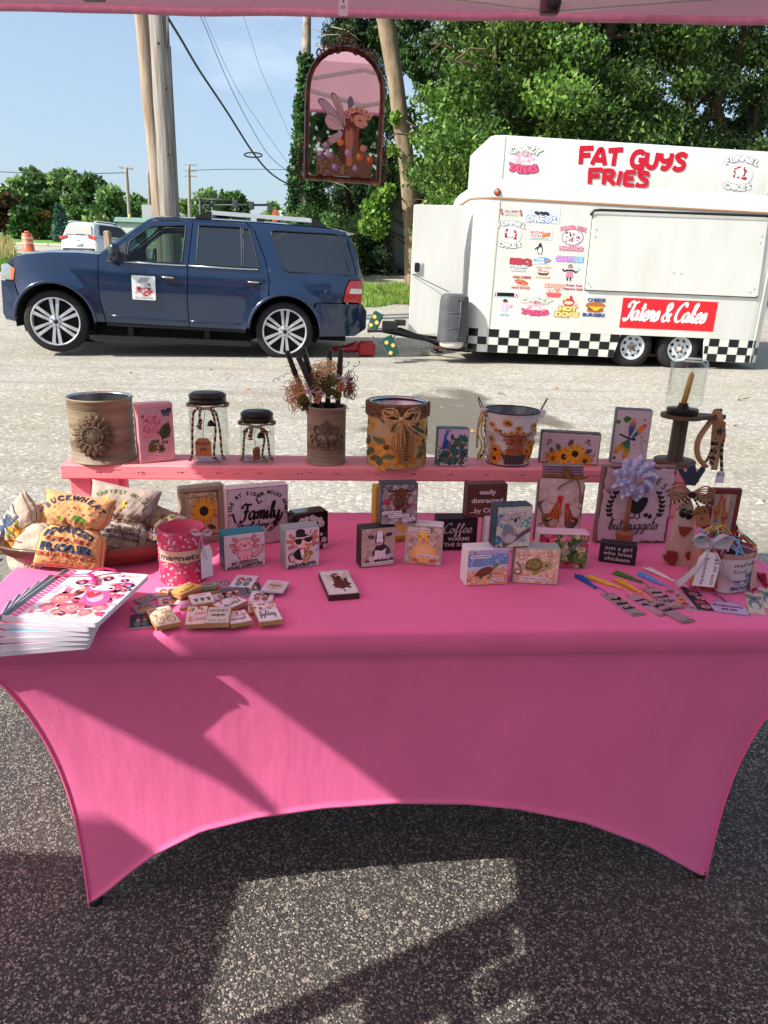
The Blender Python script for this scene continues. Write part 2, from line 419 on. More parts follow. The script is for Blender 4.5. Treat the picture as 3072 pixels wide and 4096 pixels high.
SCRIPT={'a':(5.6,[[(4,4.2),(2.6,5),(.8,4),(.4,1.8),(1.6,.1),(3.2,1),(4.2,4)],[(4.2,4.8),(4.1,1.5),(4.7,.2),(6,1.5)]]),'b':(5.2,[[(0,1.5),(1.5,4),(3,8),(2.6,10),(1.6,9),(1.2,5),(1.2,1.5),(2.4,0),(4,1),(4,3.4),(2.9,4.4),(1.8,3.4)]]),'c':(4.6,[[(3.8,4),(2.6,5),(.8,4),(.4,1.8),(1.8,0),(3.6,.6),(4.8,1.8)]]),'d':(5.6,[[(4,4.2),(2.6,5),(.8,4),(.4,1.8),(1.6,.1),(3.2,1),(4.2,4)],[(4.5,10),(4.2,2),(4.8,.2),(6,1.5)]]),'e':(4.8,[[(0,1.2),(2,2),(3.6,3.2),(3.4,4.8),(2,5),(.8,3.4),(.8,1.2),(2.2,0),(3.8,.6),(5,2)]]),'f':(4.2,[[(0,1.5),(2,4),(3.6,8),(3.2,10),(2.2,9.4),(1.9,6),(1.8,0),(1.6,-3.5),(2.2,-4),(3,-2),(2.4,.6),(4.4,1.6)]]),'g':(5.4,[[(4,4.2),(2.6,5),(.8,4),(.4,1.8),(1.6,.1),(3.2,1),(4.2,4)],[(4.2,4.8),(4,0),(3.4,-3.4),(2,-4),(1,-3),(2.4,-1),(5.6,1.4)]]),'h':(5.6,[[(0,1.5),(2,5),(3.2,9),(2.4,10),(1.6,8.4),(1.3,0)],[(1.3,2.6),(2.6,4.8),(3.8,4.6),(4,2),(4,.6),(4.8,.1),(6,1.4)]]),'i':(2.9,[[(0,1.6),(1.2,4.8),(1.2,1),(1.9,.1),(3.2,1.4)],[(1.5,6.6),(1.7,7.2)]]),'k':(5.0,[[(0,1.5),(2,5),(3.2,9),(2.4,10),(1.6,8.4),(1.3,0)],[(4,4.6),(2.6,4.6),(1.6,3),(3,2.2),(3.6,.6),(4.4,.1),(5.4,1.4)]]),'l':(3.0,[[(0,1.5),(2,5),(3,9),(2.3,10),(1.5,8.4),(1.3,2),(1.9,.1),(3.4,1.4)]]),'m':(7.0,[[(0,3.4),(1,4.8),(1.2,3),(1.1,0)],[(1.2,2.8),(2.6,4.9),(3.4,4.4),(3.4,0)],[(3.4,2.8),(4.8,4.9),(5.6,4.4),(5.6,1),(6.3,.1),(7.4,1.4)]]),'n':(5.0,[[(0,3.4),(1,4.8),(1.2,3),(1.1,0)],[(1.2,2.8),(2.6,4.9),(3.6,4.4),(3.6,1),(4.3,.1),(5.4,1.4)]]),'o':(4.6,[[(2.4,5),(.8,4),(.4,1.8),(1.8,0),(3.6,.8),(3.9,3.2),(2.4,5),(3.2,3.8),(5,4.4)]]),'p':(5.2,[[(1,5),(1,-4)],[(1,3),(2.4,5),(4,4),(4.2,1.6),(2.8,0),(1.2,.8)]]),'r':(4.2,[[(0,1.5),(1,5.2),(1.6,4.6),(2.8,4.6),(2.8,1),(3.4,.1),(4.4,1.4)]]),'s':(3.8,[[(0,1.2),(2,5.3),(3,3),(2.9,.8),(1.4,0),(.4,.8)],[(2.6,.5),(4,1.4)]]),'t':(3.5,[[(1.8,9),(1.6,2),(2.2,.1),(3.8,1.4)],[(0,6.4),(3.6,6.6)]]),'u':(5.4,[[(0,3),(.8,4.8),(.9,1.4),(2,0),(3.4,1),(4,4.8),(4,1),(4.6,.1),(5.8,1.4)]]),'v':(4.4,[[(.4,4.8),(.9,1),(2,0),(3,1.8),(3.2,4.6),(4.6,4)]]),'w':(6.4,[[(.4,4.8),(.9,1),(2,0),(3,1.4),(3.2,4),(3.4,1),(4.6,0),(5.8,1.6),(5.9,4.6),(7,4)]]),'y':(5.2,[[(.4,4.8),(.9,1.4),(2.2,.2),(3.6,1.4),(4.2,4.8),(4,0),(3.2,-3.6),(2,-4),(1.2,-3),(3,-1),(5.4,1.4)]]),'C':(6.6,[[(6.5,8),(6,10),(3.5,9.6),(1,6),(1,2),(3.4,0),(6.0,1.0),(7.2,2.4)]]),'F':(6.2,[[(7.6,9.4),(5,9),(2.4,9.6),(.6,8.2),(1,7)],[(4.6,9.2),(3.8,4),(3,0),(1,-1.2),(0,0)],[(1.8,5),(6,5.2)]]),'G':(6.6,[[(6,8),(5,10),(2.5,9),(1,5),(1.6,1),(4,0.2),(5.6,3.4)],[(5.8,4.4),(5.2,-1),(3,-3),(1.6,-1.6)]]),'T':(5.4,[[(7.6,10),(5,9),(2.2,9.8),(.4,8),(1.2,6.6)],[(4.9,9.3),(3.8,4),(2.6,.6),(.8,-.4),(-.4,1)]]),'L':(5.4,[[(5,9),(3.6,10),(2.6,7),(2.2,2),(.6,.2),(0,1.2),(2,1),(4,0),(5.6,1)]]),'&':(7.4,[[(6.6,4.4),(4.6,1),(2.2,0),(.6,1.8),(2,4.2),(4.6,6.6),(4.6,8.8),(3,9.6),(1.9,8),(3,5),(5,1.6),(7,0)]]),' ':(2.6,[]),'.':(2.0,[[(.8,.1),(1.1,.4)]]),"'":(1.6,[[(1,9),(.8,7.6)]]),}
MARKER={'F':(6.0,[[(1.2,-.3),(.8,9.2)],[(0,9.4),(6.0,10.2)],[(1,5.2),(5,5.8)]]),'A':(6.4,[[(0,0),(2.4,8.6),(3.2,9.6),(4.0,8.6),(5.8,0)],[(1.2,3.2),(4.8,3.2)]]),'T':(6.0,[[(0,9.2),(6.4,10.4)],[(3.2,9.8),(3.0,0)]]),'G':(6.8,[[(5.8,8.2),(4.4,9.8),(2,8.8),(.8,5),(1.4,1.4),(3.6,.2),(5.6,1.8),(5.8,4.4)],[(3.6,4.6),(6.2,4.6)],[(5.6,3),(5.4,-1.6),(3.8,-2.8)]]),'U':(6.0,[[(.4,9.6),(.5,3),(2.4,.4),(4.4,2),(5,9.8)]]),'Y':(6.2,[[(.4,9.6),(.8,6),(2.6,4.8),(4.6,6)],[(5,10),(4.9,4),(3.2,.4),(1,1)]]),'S':(6.0,[[(5.6,8.4),(3.4,9.8),(1.2,8.2),(2.6,5.8),(4.6,4.2),(4.4,1.2),(2,.2),(.2,1.6)]]),'R':(6.0,[[(1,-.2),(.8,9.6)],[(.2,9.4),(3.6,9.8),(4.6,7.6),(3.4,5.4),(1.2,4.8)],[(2.4,5),(5.6,.2)]]),'I':(2.8,[[(1,0),(1.6,10)]]),'E':(5.4,[[(1,0),(.9,9.6)],[(.6,9.4),(5,10)],[(1,5),(4.4,5.4)],[(1,.5),(5,.2)]]),' ':(4.0,[]),}
class Art:
 def __init__(s,w,h,bg=None,seed=1):
  s.w,s.h=w,h;s.ops=[];s.r=random.Random(seed);s.cur=0
  if bg:s.rect(0,0,w,h,bg)
 def _op(s,v,f,c,lay=None):
  s.ops.append((v,f,c,s.cur));s.cur+=1
  return s
 def rect(s,x0,y0,x1,y1,c,n=1):
  n=max(1,n);v=[];f=[]
  for j in range(n+1):
   for i in range(n+1):v.append((x0+(x1-x0)*i/n,y0+(y1-y0)*j/n))
  for j in range(n):
   for i in range(n):a=j*(n+1)+i;f.append((a,a+1,a+n+2,a+n+1))
  return s._op(v,f,c)
 def poly(s,p,c):
  t=geometry.tessellate_polygon([[Vector((a,b,0))for a,b in p]])
  return s._op(list(p),[tuple(q)for q in t],c)
 def spline(s,p,c,n=5):
  q=catmull([(a,b,0)for a,b in p],n,True);return s.poly([(k.x,k.y)for k in q],c)
 def ell(s,x,y,rx,ry,c,a=0,n=14):
  ca,sa=math.cos(a),math.sin(a)
  v=[(x+rx*math.cos(2*PI*i/n)*ca-ry*math.sin(2*PI*i/n)*sa,y+rx*math.cos(2*PI*i/n)*sa+ry*math.sin(2*PI*i/n)*ca)for i in range(n)]
  return s._op(v,[tuple(range(n))],c)
 def many(s,items,c=None):
  """non-overlapping-ish little ellipses in one layer: (x,y,rx,ry,a,col)"""
  by={}
  for x,y,rx,ry,a,cc in items:by.setdefault(cc,[]).append((x,y,rx,ry,a))
  for cc,L in by.items():
   v=[];f=[]
   for x,y,rx,ry,a in L:
    ca,sa=math.cos(a),math.sin(a);o=len(v)
    for i in range(7):
     u,w=rx*math.cos(2*PI*i/7),ry*math.sin(2*PI*i/7);v.append((x+u*ca-w*sa,y+u*sa+w*ca))
    f.append(tuple(range(o,o+7)))
   s._op(v,f,cc)
  return s
 def stroke(s,p,w,c,smooth=True,pen=None,n=5,taper=False):
  q=[Vector((a,b,0))for a,b in p]
  if smooth and len(q)>2:q=catmull(q,n)
  v=[];f=[]
  for i,a in enumerate(q):
   t=q[min(i+1,len(q)-1)]-q[max(i-1,0)]
   if t.length<1e-9:t=Vector((1,0,0))
   t.normalize();nn=Vector((-t.y,t.x,0));k=w/2
   if pen is not None:k*=.45+.62*abs(math.sin(math.atan2(t.y,t.x)-pen))
   if taper:k*=1-.8*i/max(1,len(q)-1)
   v+=[(a.x+nn.x*k,a.y+nn.y*k),(a.x-nn.x*k,a.y-nn.y*k)]
  for i in range(len(q)-1):f.append((2*i,2*i+1,2*i+3,2*i+2))
  return s._op(v,f,c)
 def text(s,t,x,y,size,c,bold=.0,shear=0,align='c',ang=0,fit=None,space=1.0,outline=None,ow=.05,sy=1.0):
  if outline:s.text(t,x,y,size,outline,bold+ow,shear,align,ang,fit,space,None,0,sy)
  v,f,x0,x1=text_mesh(t,bold,shear,space)
  _,_,xa,xb=text_mesh(t,0,shear,space)
  k=size;kx=size
  if fit:kx=fit/max(1e-6,(xb-xa));
  off={'c':-(xa+xb)/2,'l':-xa,'r':-xb}[align]
  ca,sa=math.cos(ang),math.sin(ang)
  vv=[]
  for a,b in v:
   a=(a+off)*kx;b=b*k*sy;vv.append((x+a*ca-b*sa,y+a*sa+b*ca))
  return s._op(vv,f,c)
 def arc(s,t,cx,cy,r,size,c,a0,a1,bold=.02,outline=None,ow=.05,inward=False,sx=1.0):
  n=len(t);lay=[]
  for i,ch in enumerate(t):
   if ch==' ':continue
   a=a0+(a1-a0)*(i+.5)/n
   rot=a-PI/2 if not inward else a+PI/2
   x,y=cx+r*math.cos(a),cy+r*math.sin(a)
   for col,bb in((outline,bold+ow),(c,bold)):
    if col is None:continue
    v,f,q0,q1=text_mesh(ch,bb);m=(q0+q1)/2;ca,sa=math.cos(rot),math.sin(rot)
    lay.append((col is c,[(x+(p-m)*size*sx*ca-q*size*sa,y+(p-m)*size*sx*sa+q*size*ca)for p,q in v],f,col))
  for top in(False,True):
   V=[];Fc=[];cc=None
   for tp,v,f,col in lay:
    if tp==top:o=len(V);V+=v;Fc+=[tuple(i+o for i in q)for q in f];cc=col
   if V:s._op(V,Fc,cc)
  return s
 def strokes(s,t,x,y,size,c,w=.09,font=SCRIPT,ang=0,shear=.15,align='l',fit=None,pen=.6,sy=1.0,sep=False):
  """text in a drawn hand; size = cap height"""
  adv=sum(font.get(ch,font[' '])[0]for ch in t)/10;k=size;kx=size if not fit else fit/adv
  x0=x-(adv*kx/2 if align=='c' else 0);V=[];Fc=[]
  px=0;ca,sa=math.cos(ang),math.sin(ang)
  for ch in t:
   a_,ss=font.get(ch,font[' '])
   for st in ss:
    q=[Vector(((px+a/10+shear*b/10)*kx,b/10*k*sy,0))for a,b in st]
    if len(q)>2:q=catmull(q,4)
    o=len(V)
    for i,p in enumerate(q):
     tt=q[min(i+1,len(q)-1)]-q[max(i-1,0)]
     if tt.length<1e-9:tt=Vector((1,0,0))
     tt.normalize();nn=Vector((-tt.y,tt.x,0));kk=w*size/2
     if pen is not None:kk*=.5+.62*abs(math.sin(math.atan2(tt.y,tt.x)-pen))
     for sg in(1,-1):
      r_=p+nn*kk*sg;V.append((x0+r_.x*ca-r_.y*sa,y+r_.x*sa+r_.y*ca))
    Fc+=[(o+2*i,o+2*i+1,o+2*i+3,o+2*i+2)for i in range(len(q)-1)]
    if sep:s._op(V,Fc,c);V=[];Fc=[]
   px+=a_/10
  return s if sep else s._op(V,Fc,c)
 def flower(s,x,y,r,c,cc='#3a2010',n=12,inner=.32,w=.2,rot=0,c2=None):
  its=[]
  for k in range(n):
   a=rot+2*PI*k/n;its.append((x+r*.62*math.cos(a),y+r*.62*math.sin(a),r*.42,r*w,a,c if k%2 or not c2 else c2))
  s.many(its);return s.ell(x,y,r*inner,r*inner,cc)
 def leaf(s,x,y,l,w,a,c,c2=None):
  ca,sa=math.cos(a),math.sin(a)
  p=[(0,0),(l*.3,w*.5),(l*.7,w*.4),(l,0),(l*.7,-w*.4),(l*.3,-w*.5)]
  s.poly([(x+u*ca-v*sa,y+u*sa+v*ca)for u,v in p],c)
  if c2:s.stroke([(x,y),(x+l*.85*ca,y+l*.85*sa)],w*.1,c2,smooth=False)
  return s
 def rose(s,x,y,r,c1,c2,c3):
  for k in range(5):a=k*2.5;s.ell(x+r*.3*math.cos(a),y+r*.3*math.sin(a),r*.72,r*.6,(c1,c2)[k%2],a)
  s.ell(x,y,r*.5,r*.42,c3,.3);s.ell(x+r*.05,y,r*.34,r*.28,c2,.8);s.ell(x,y+r*.04,r*.18,r*.14,c3,1)
  return s
 def blots(s,x0,y0,x1,y1,n,cols,r0,r1,asp=.7):
  s.many([(s.r.uniform(x0,x1),s.r.uniform(y0,y1),s.r.uniform(r0,r1),s.r.uniform(r0,r1)*asp,s.r.uniform(0,3),s.r.choice(cols))for _ in range(n)]);return s
 def wood(s,c,n=6,horizontal=True):
  for _ in range(n):
   y=s.r.uniform(0,s.h);x=s.r.uniform(0,s.w*.6);l=s.r.uniform(.1,.5)*s.w;t=s.h*s.r.uniform(.004,.012)
   s.rect(x,y,min(s.w,x+l),y+t,c)if horizontal else s.rect(y*s.w/s.h,x*s.h/s.w,y*s.w/s.h+t,min(s.h,(x+l)*s.h/s.w),c)
  return s
 def edge(s,c,t):
  n=16
  for side in range(4):
   L=s.w if side<2 else s.h;up=[]
   for i in range(n+1):up.append((L*i/n,t*s.r.uniform(.1,1)))
   v=[]
   for a,b in up:
    v.append({0:(a,0),1:(a,s.h),2:(0,a),3:(s.w,a)}[side]);v.append({0:(a,b),1:(a,s.h-b),2:(b,a),3:(s.w-b,a)}[side])
   s._op(v,[(2*i,2*i+1,2*i+3,2*i+2)for i in range(n)],c)
  return s
 def build(s,name,fn,parent,material=None,eps=.00002,clip=True,maxlen=None):
  """fn(u,v,h)->point with u,v in 0..1"""
  mb=MB();mb_v=mb.v;mb_f=mb.f
  def cl(p,ax,lim,sgn):
   out=[]
   for i in range(len(p)):
    a,b=p[i-1],p[i];ia=(a[ax]-lim)*sgn<=1e-9;ib=(b[ax]-lim)*sgn<=1e-9
    if ia!=ib:t=(lim-a[ax])/(b[ax]-a[ax]);out.append((a[0]+(b[0]-a[0])*t,a[1]+(b[1]-a[1])*t))
    if ib:out.append(b)
   return out
  for v,f,c,l in s.ops:
   h=l*eps;need=clip and any(p[0]<0 or p[0]>s.w or p[1]<0 or p[1]>s.h for p in v)
   if not need and not maxlen:
    o=len(mb_v);mb_v+=[tuple(fn(a/s.w,b/s.h,h))for a,b in v];mb_f+=[tuple(i+o for i in q)for q in f]
    mb.c+=[c]*len(f);mb.sm+=[False]*len(f);continue
   for q in f:
    p=[v[i]for i in q]
    if need:
     for ax,lim,sg in((0,0,-1),(0,s.w,1),(1,0,-1),(1,s.h,1)):
      p=cl(p,ax,lim,sg)
      if len(p)<3:break
    if len(p)<3:continue
    P=[p]
    if maxlen:
     x0,x1=min(a[0]for a in p),max(a[0]for a in p);nst=int((x1-x0)/maxlen)+1
     if nst>1:
      P=[]
      for k in range(nst):
       a=x0+(x1-x0)*k/nst;b=x0+(x1-x0)*(k+1)/nst
       qq=cl(p,0,a,-1);qq=cl(qq,0,b,1)if len(qq)>2 else qq
       if len(qq)>2:P.append(qq)
    for p in P:
     o=len(mb_v);mb_v+=[tuple(fn(a/s.w,b/s.h,h))for a,b in p];mb_f.append(tuple(range(o,o+len(p))));mb.c.append(c);mb.sm.append(False)
  me=bpy.data.meshes.new(name);me.from_pydata(mb.v,[],mb.f)
  at=me.attributes.new('col','FLOAT_COLOR','FACE');a=np.ones((len(mb.c),4),'f');cache={}
  for i,c in enumerate(mb.c):
   if c not in cache:cache[c]=lin(c)
   a[i,:3]=cache[c]
  at.data.foreach_set('color',a.ravel());me.materials.append(material or PRINT)
  o=bpy.data.objects.new(name,me);C.objects.link(o);o.parent=parent;return o
PRINT=attr_mat('print_ink',rough=.55,vary=.07,scale=90)
PRINT_GLOSS=attr_mat('glossy_print',rough=.25,vary=.05,scale=40,coat=.3)
def flat(w,h,x0=None,z0=0.0,y=-.0006):
 x0=-w/2 if x0 is None else x0
 return lambda u,v,e:(x0+u*w,y-e,z0+v*h)
YAW=R(5.5)
ZT=.7485
T0=Vector((.101,1.2885,0));TX=Vector((math.cos(YAW),math.sin(YAW),0));TY=Vector((-math.sin(YAW),math.cos(YAW),0))
def cloth_mat(name,color,trans=.0,sheen=.6,wv=1500,rough=.75,tint=None):
 m=bpy.data.materials.new(name);m.use_nodes=True;n=m.node_tree;N=n.nodes;L=n.links
 p=N['Principled BSDF'];p.inputs['Roughness'].default_value=rough;p.inputs['Sheen Weight'].default_value=sheen;p.inputs['Sheen Roughness'].default_value=.35
 p.inputs['Sheen Tint'].default_value=(1,.75,.9,1);p.inputs['Specular IOR Level'].default_value=.35
 tc=N.new('ShaderNodeTexCoord');nz=N.new('ShaderNodeTexNoise');nz.inputs['Scale'].default_value=5;nz.inputs['Detail'].default_value=6
 L.new(tc.outputs['Object'],nz.inputs[0]);rp=N.new('ShaderNodeValToRGB');c=lin(color)
 rp.color_ramp.elements[0].position=.3;rp.color_ramp.elements[1].position=.7
 rp.color_ramp.elements[0].color=(*[x*.93 for x in c],1);rp.color_ramp.elements[1].color=(*[min(1,x*1.04)for x in c],1)
 L.new(nz.outputs[0],rp.inputs[0]);L.new(rp.outputs[0],p.inputs['Base Color'])
 mp=N.new('ShaderNodeMapping');mp.inputs['Scale'].default_value=(wv,wv,wv*.35);L.new(tc.outputs['Object'],mp.inputs[0])
 n2=N.new('ShaderNodeTexNoise');n2.inputs['Scale'].default_value=1;n2.inputs['Detail'].default_value=2;L.new(mp.outputs[0],n2.inputs[0])
 n3=N.new('ShaderNodeTexNoise');n3.inputs['Scale'].default_value=160;n3.inputs['Detail'].default_value=3;L.new(tc.outputs['Object'],n3.inputs[0])
 n4=N.new('ShaderNodeTexNoise');n4.inputs['Scale'].default_value=1;n4.inputs['Detail'].default_value=3;m4=N.new('ShaderNodeMapping');m4.inputs['Scale'].default_value=(9,9,2.2);L.new(tc.outputs['Object'],m4.inputs[0]);L.new(m4.outputs[0],n4.inputs[0])
 b4=N.new('ShaderNodeBump');b4.inputs['Strength'].default_value=.22;b4.inputs['Distance'].default_value=.03;L.new(n4.outputs[0],b4.inputs['Height'])
 b=N.new('ShaderNodeBump');L.new(b4.outputs[0],b.inputs['Normal']);b.inputs['Strength'].default_value=.3;b.inputs['Distance'].default_value=.0015;L.new(n2.outputs[0],b.inputs['Height'])
 b2=N.new('ShaderNodeBump');b2.inputs['Strength'].default_value=.18;b2.inputs['Distance'].default_value=.002;L.new(n3.outputs[0],b2.inputs['Height']);L.new(b.outputs[0],b2.inputs['Normal'])
 L.new(b2.outputs[0],p.inputs['Normal'])
 if trans:
  out=N['Material Output'];tl=N.new('ShaderNodeBsdfTranslucent');tl.inputs[0].default_value=(*(lin(tint)if tint else c),1);mx=N.new('ShaderNodeMixShader');mx.inputs[0].default_value=trans
  L.new(p.outputs[0],mx.inputs[1]);L.new(tl.outputs[0],mx.inputs[2]);L.new(mx.outputs[0],out.inputs[0])
 _m[name]=m;return m
PINK_CLOTH=cloth_mat('pink_spandex','#f270a2',.06,.3)
PINK_ROOF=cloth_mat('pink_canopy_fabric','#b9627f',.5,.1,700,tint='#e0b2bd')
BLACK=mat('black_plastic','#17161a',.45,vary=.2)
DARKMETAL=mat('dark_bronze_metal','#241c1a',.38,.7,.3,60)
WHITE_METAL=mat('white_painted_metal','#cfccc9',.4,.1,.06)
GREYSTEEL=mat('grey_steel_tube','#8b8d90',.35,.8,.1)
STRING=mat('jute_string','#8a5c38',.9,vary=.3,scale=300)
tbl=thing('folding_table','long folding table hidden under the pink stretch cloth, only its black foot tips show','table',T0,YAW)
MB().box(0,.384,.722,1.83,.75,.044,bev=.006).build('tabletop',mat('grey_plastic_top','#a9a8a4',.5),tbl)
for sx in(-1,1):
 for yy in(.098,.68):
  xx=.742*sx
  l=MB().tube([(xx*.95,yy+(.05 if yy<.3 else-.05),.70),(xx*.965,yy+(.04 if yy<.3 else-.04),.12),(xx,yy,.012)],.011).build('leg',GREYSTEEL,tbl)
  MB().lathe([(0,0),(.015,0),(.017,.006),(.013,.02),(0,.022)],14,(xx,yy,0)).build('foot_cap',BLACK,l)
hem_k=[(0,.008),(.032,.05),(.07,.108),(.108,.160),(.185,.231),(.267,.267),(.363,.289),(.467,.297),(.573,.288),(.653,.268),(.766,.217),(.879,.132),(.949,.058),(.98,.024),(1,.008)]
def hem(s,k=1.0):
 for(a,za),(b,zb)in zip(hem_k,hem_k[1:]):
  if s<=b:
   t=(s-a)/(b-a);t=t;return k*(za+(zb-za)*t)
 return 0
TW,TD,TH=.930,.770,.7485
RC=.012
def corner(sx,y_front,z):
 k=(max(0,z)/TH)**3
 x=sx*(.757+(TW-.757)*k);y=.083*(1-k)if y_front else(TD-.07+.07*k)
 return Vector((x,y,z))
def cloth():
 mb=MB();ns,ntt=72,36
 prof=[(0,0)]+[(RC-RC*math.cos(a),-RC+RC*math.sin(a))for a in[PI/2,PI/3,PI/6,0]][0:]
 def side(A,B,hk,nd):
  v=[];f=[]
  for i in range(ns+1):
   s=i/ns;zh=hem(s,hk)+.004
   col=[]
   for a in(0,PI/8,PI/4,3*PI/8,PI/2):
    p=A(TH).lerp(B(TH),s)-nd*(RC-RC*math.sin(a));p.z=TH-RC+RC*math.cos(a);col.append(p)
   p=A(TH-.05).lerp(B(TH-.05),s);q=A(TH).lerp(B(TH),s);q.z=TH-.052;col.append(q)
   for j in range(1,ntt+1):
    z=(TH-.052)-(TH-.052-zh)*j/ntt
    p=A(z).lerp(B(z),s);w=A(TH).lerp(B(TH),s)
    ins=.006*min(1,(TH-.052-z)/.02)+.012*math.sin(PI*s)**2*math.sin(PI*min(1,(TH-z)/(TH-zh+.25)))
    p=p-nd*(ins-.048*(1-(z/TH)**3)*math.sin(PI*s)**.7*(nd.y<-.5));p.z=z;col.append(p)
   last=col[-1];col.append(last+nd*.003+Vector((0,0,-.003)));col.append(last+nd*.001+Vector((0,0,-.009)));col.append(last-nd*.004+Vector((0,0,-.006)))
   v+=col
  m=len(col)
  for i in range(ns):
   for j in range(m-1):f.append((i*m+j,i*m+j+1,(i+1)*m+j+1,(i+1)*m+j))
  mb.add(v,f,smooth=True)
 side(lambda z:corner(-1,True,z),lambda z:corner(1,True,z),1.0,Vector((0,-1,0)))
 side(lambda z:corner(1,True,z),lambda z:corner(1,False,z),.75,Vector((1,0,0)))
 side(lambda z:corner(1,False,z),lambda z:corner(-1,False,z),1.0,Vector((0,1,0)))
 side(lambda z:corner(-1,False,z),lambda z:corner(-1,True,z),.75,Vector((-1,0,0)))
 v=[];f=[];nx,ny=60,24
 for j in range(ny+1):
  for i in range(nx+1):v.append((-TW+RC+(2*TW-2*RC)*i/nx,RC+(TD-2*RC)*j/ny,TH))
 for j in range(ny):
  for i in range(nx):a=j*(nx+1)+i;f.append((a,a+1,a+nx+2,a+nx+1))
 mb.add(v,f,smooth=True)
 o=mb.build('tablecloth',PINK_CLOTH)
 bm=bmesh.new();bm.from_mesh(o.data);bmesh.ops.remove_doubles(bm,verts=bm.verts,dist=.0012);bmesh.ops.recalc_face_normals(bm,faces=bm.faces);bm.to_mesh(o.data);bm.free()
 o.location=T0;o.rotation_euler=(0,0,YAW)
 return tag(o,'hot pink stretch tablecloth with arched hem pulled tight over the long table','tablecloth')
cloth()
PINKWOOD=mat('pink_painted_wood','#e58f93',.6,vary=.10,scale=14,bump=.35,bscale=30,stretch=(.12,1.2,1.2))
S0=onz(128*1.8517,1032*1.8517,.864);S0=Vector((-.888,1.888,0))
ZS=.9055
sh=thing('plank_shelf','pink painted plank shelf standing on two pink block legs at the back of the table','shelf',(S0.x,S0.y,ZT),YAW)
pl=MB();pl.box(.915,.068,ZS-ZT-.0205,1.83,.137,.041,bev=.004).build('plank',PINKWOOD,sh)
for x in(.012,1.75):
 lg=MB().box(x+.03,.05,(ZS-ZT-.042)/2,.055,.05,ZS-ZT-.043,bev=.003).build('leg',PINKWOOD,sh)
 MB().box(x+.09 if x<.5 else x-.03,.055,(ZS-ZT-.042)-.03,.065,.04,.055,bev=.002).build('brace',PINKWOOD,sh)
 MB().box(x+.06 if x<.5 else x,.112,(ZS-ZT-.042)/2,.15,.038,ZS-ZT-.044,bev=.003).build('leg',PINKWOOD,sh)
mk=MB();r_=random.Random(3)
for i in range(16):
 x=.1+i*.108+r_.uniform(-.004,.004)
 for k in range(3):mk.box(x+k*.006+r_.uniform(-.002,.002),-.0006,.137+r_.uniform(-.0015,.0015),.0035,.001,.0028)
for k in range(14):mk.box(r_.uniform(.05,1.75),-.0005,r_.uniform(.118,.155),r_.uniform(.006,.022),.0009,.0011)
mk.build('dent_marks',mat('dark_dent','#5a2028',.8),sh)['kind']='stuff'
CY=-R(2.4)
cn=thing('canopy_tent','pink pop-up canopy roof whose valance crosses the top of the picture','canopy tent',(-1.74,2.426,0),CY)
W,DD=3.12,3.05;ZV0,ZV1=2.112,2.40
cr3=MB();pk=(W/2,-DD/2,3.15)
K=[(0,0),(W,0),(W,-DD),(0,-DD)]
nseg=10
for i in range(4):
 a=Vector((*K[i],ZV1));b=Vector((*K[(i+1)%4],ZV1));p=Vector(pk);v=[];f=[]
 for j in range(nseg+1):
  l=a.lerp(p,j/nseg);r=b.lerp(p,j/nseg)
  for k in range(nseg+1):q=l.lerp(r,k/nseg);q.z-=.06*math.sin(PI*k/nseg)*math.sin(PI*j/nseg);v.append(q)
 for j in range(nseg):
  for k in range(nseg):u=j*(nseg+1)+k;f.append((u,u+1,u+nseg+2,u+nseg+1))
 cr3.add(v,f,smooth=True)
cr3.build('roof',PINK_ROOF,cn)
for i in range(4):
 a=Vector((*K[i],0));b=Vector((*K[(i+1)%4],0));d=(b-a).normalized();nn=Vector((d.y,-d.x,0))*-1
 mb=MB();v=[];f=[];n=60
 for k in range(n+1):
  p=a.lerp(b,k/n);wob=.003*math.sin(k*.9)+.003*math.sin(k*.37+i)
  v+=[p+nn*(wob*.1)+Vector((0,0,ZV1)),p+nn*wob*.6+Vector((0,0,(ZV0+ZV1)/2)),p+nn*wob+Vector((0,0,ZV0+.014+.001*math.sin(k*.5)))]
 for k in range(n):
  for j in range(2):f.append((k*3+j,k*3+j+1,k*3+j+4,k*3+j+3))
 vo=mb.add(v,f,smooth=True).build('valance',PINK_ROOF,cn)
 hb=MB();hb.tube([p+Vector((0,0,-.004))for p in v[2::3]],.0075,6,flat=1.4);hb.build('hem_tape',mat('pale_pink_tape','#e79fba',.7),vo)
for k,(x,y)in enumerate(K):
 xx=x+(.03 if x==0 else-.03);yy=y+(-.03 if y==0 else .03)
 if k in(0,1):continue
 MB().box(xx,yy,1.2,.032,.032,2.4,bev=.004).build('leg',WHITE_METAL,cn)
def bar(p,q,w,h,m,name,par):
 p,q=Vector(p),Vector(q);d=q-p;L_=d.length;rot=d.to_track_quat('X','Z').to_matrix()
 return MB().box((p.x+q.x)/2,(p.y+q.y)/2,(p.z+q.z)/2,L_,w,h,rot=rot,bev=min(w,h)*.2).build(name,m,par)
def cl_(v):return cn.matrix_world.inverted()@v
bpy.context.view_layer.update()
Mi=cn.matrix_world.inverted()
A_=Mi@ony(2203,28,2.22);L1_=Mi@ony(1944,-4,2.22);R1_=Mi@ony(2640,-6,2.26)
d=(A_-L1_);bar(L1_-d*1.6,A_+Vector((-.008,0,.0)),.014,.026,WHITE_METAL,'truss_bar',cn)
d=(A_-R1_);bar(R1_-d*1.0,A_+Vector((.008,0,.0)),.014,.026,WHITE_METAL,'truss_bar',cn)
bk=MB();bk.box(A_.x-.004,A_.y-.012,A_.z,.05,.03,.044,bev=.005);bk.build('truss_bracket',mat('mauve_plastic','#5d3a48',.5),cn)
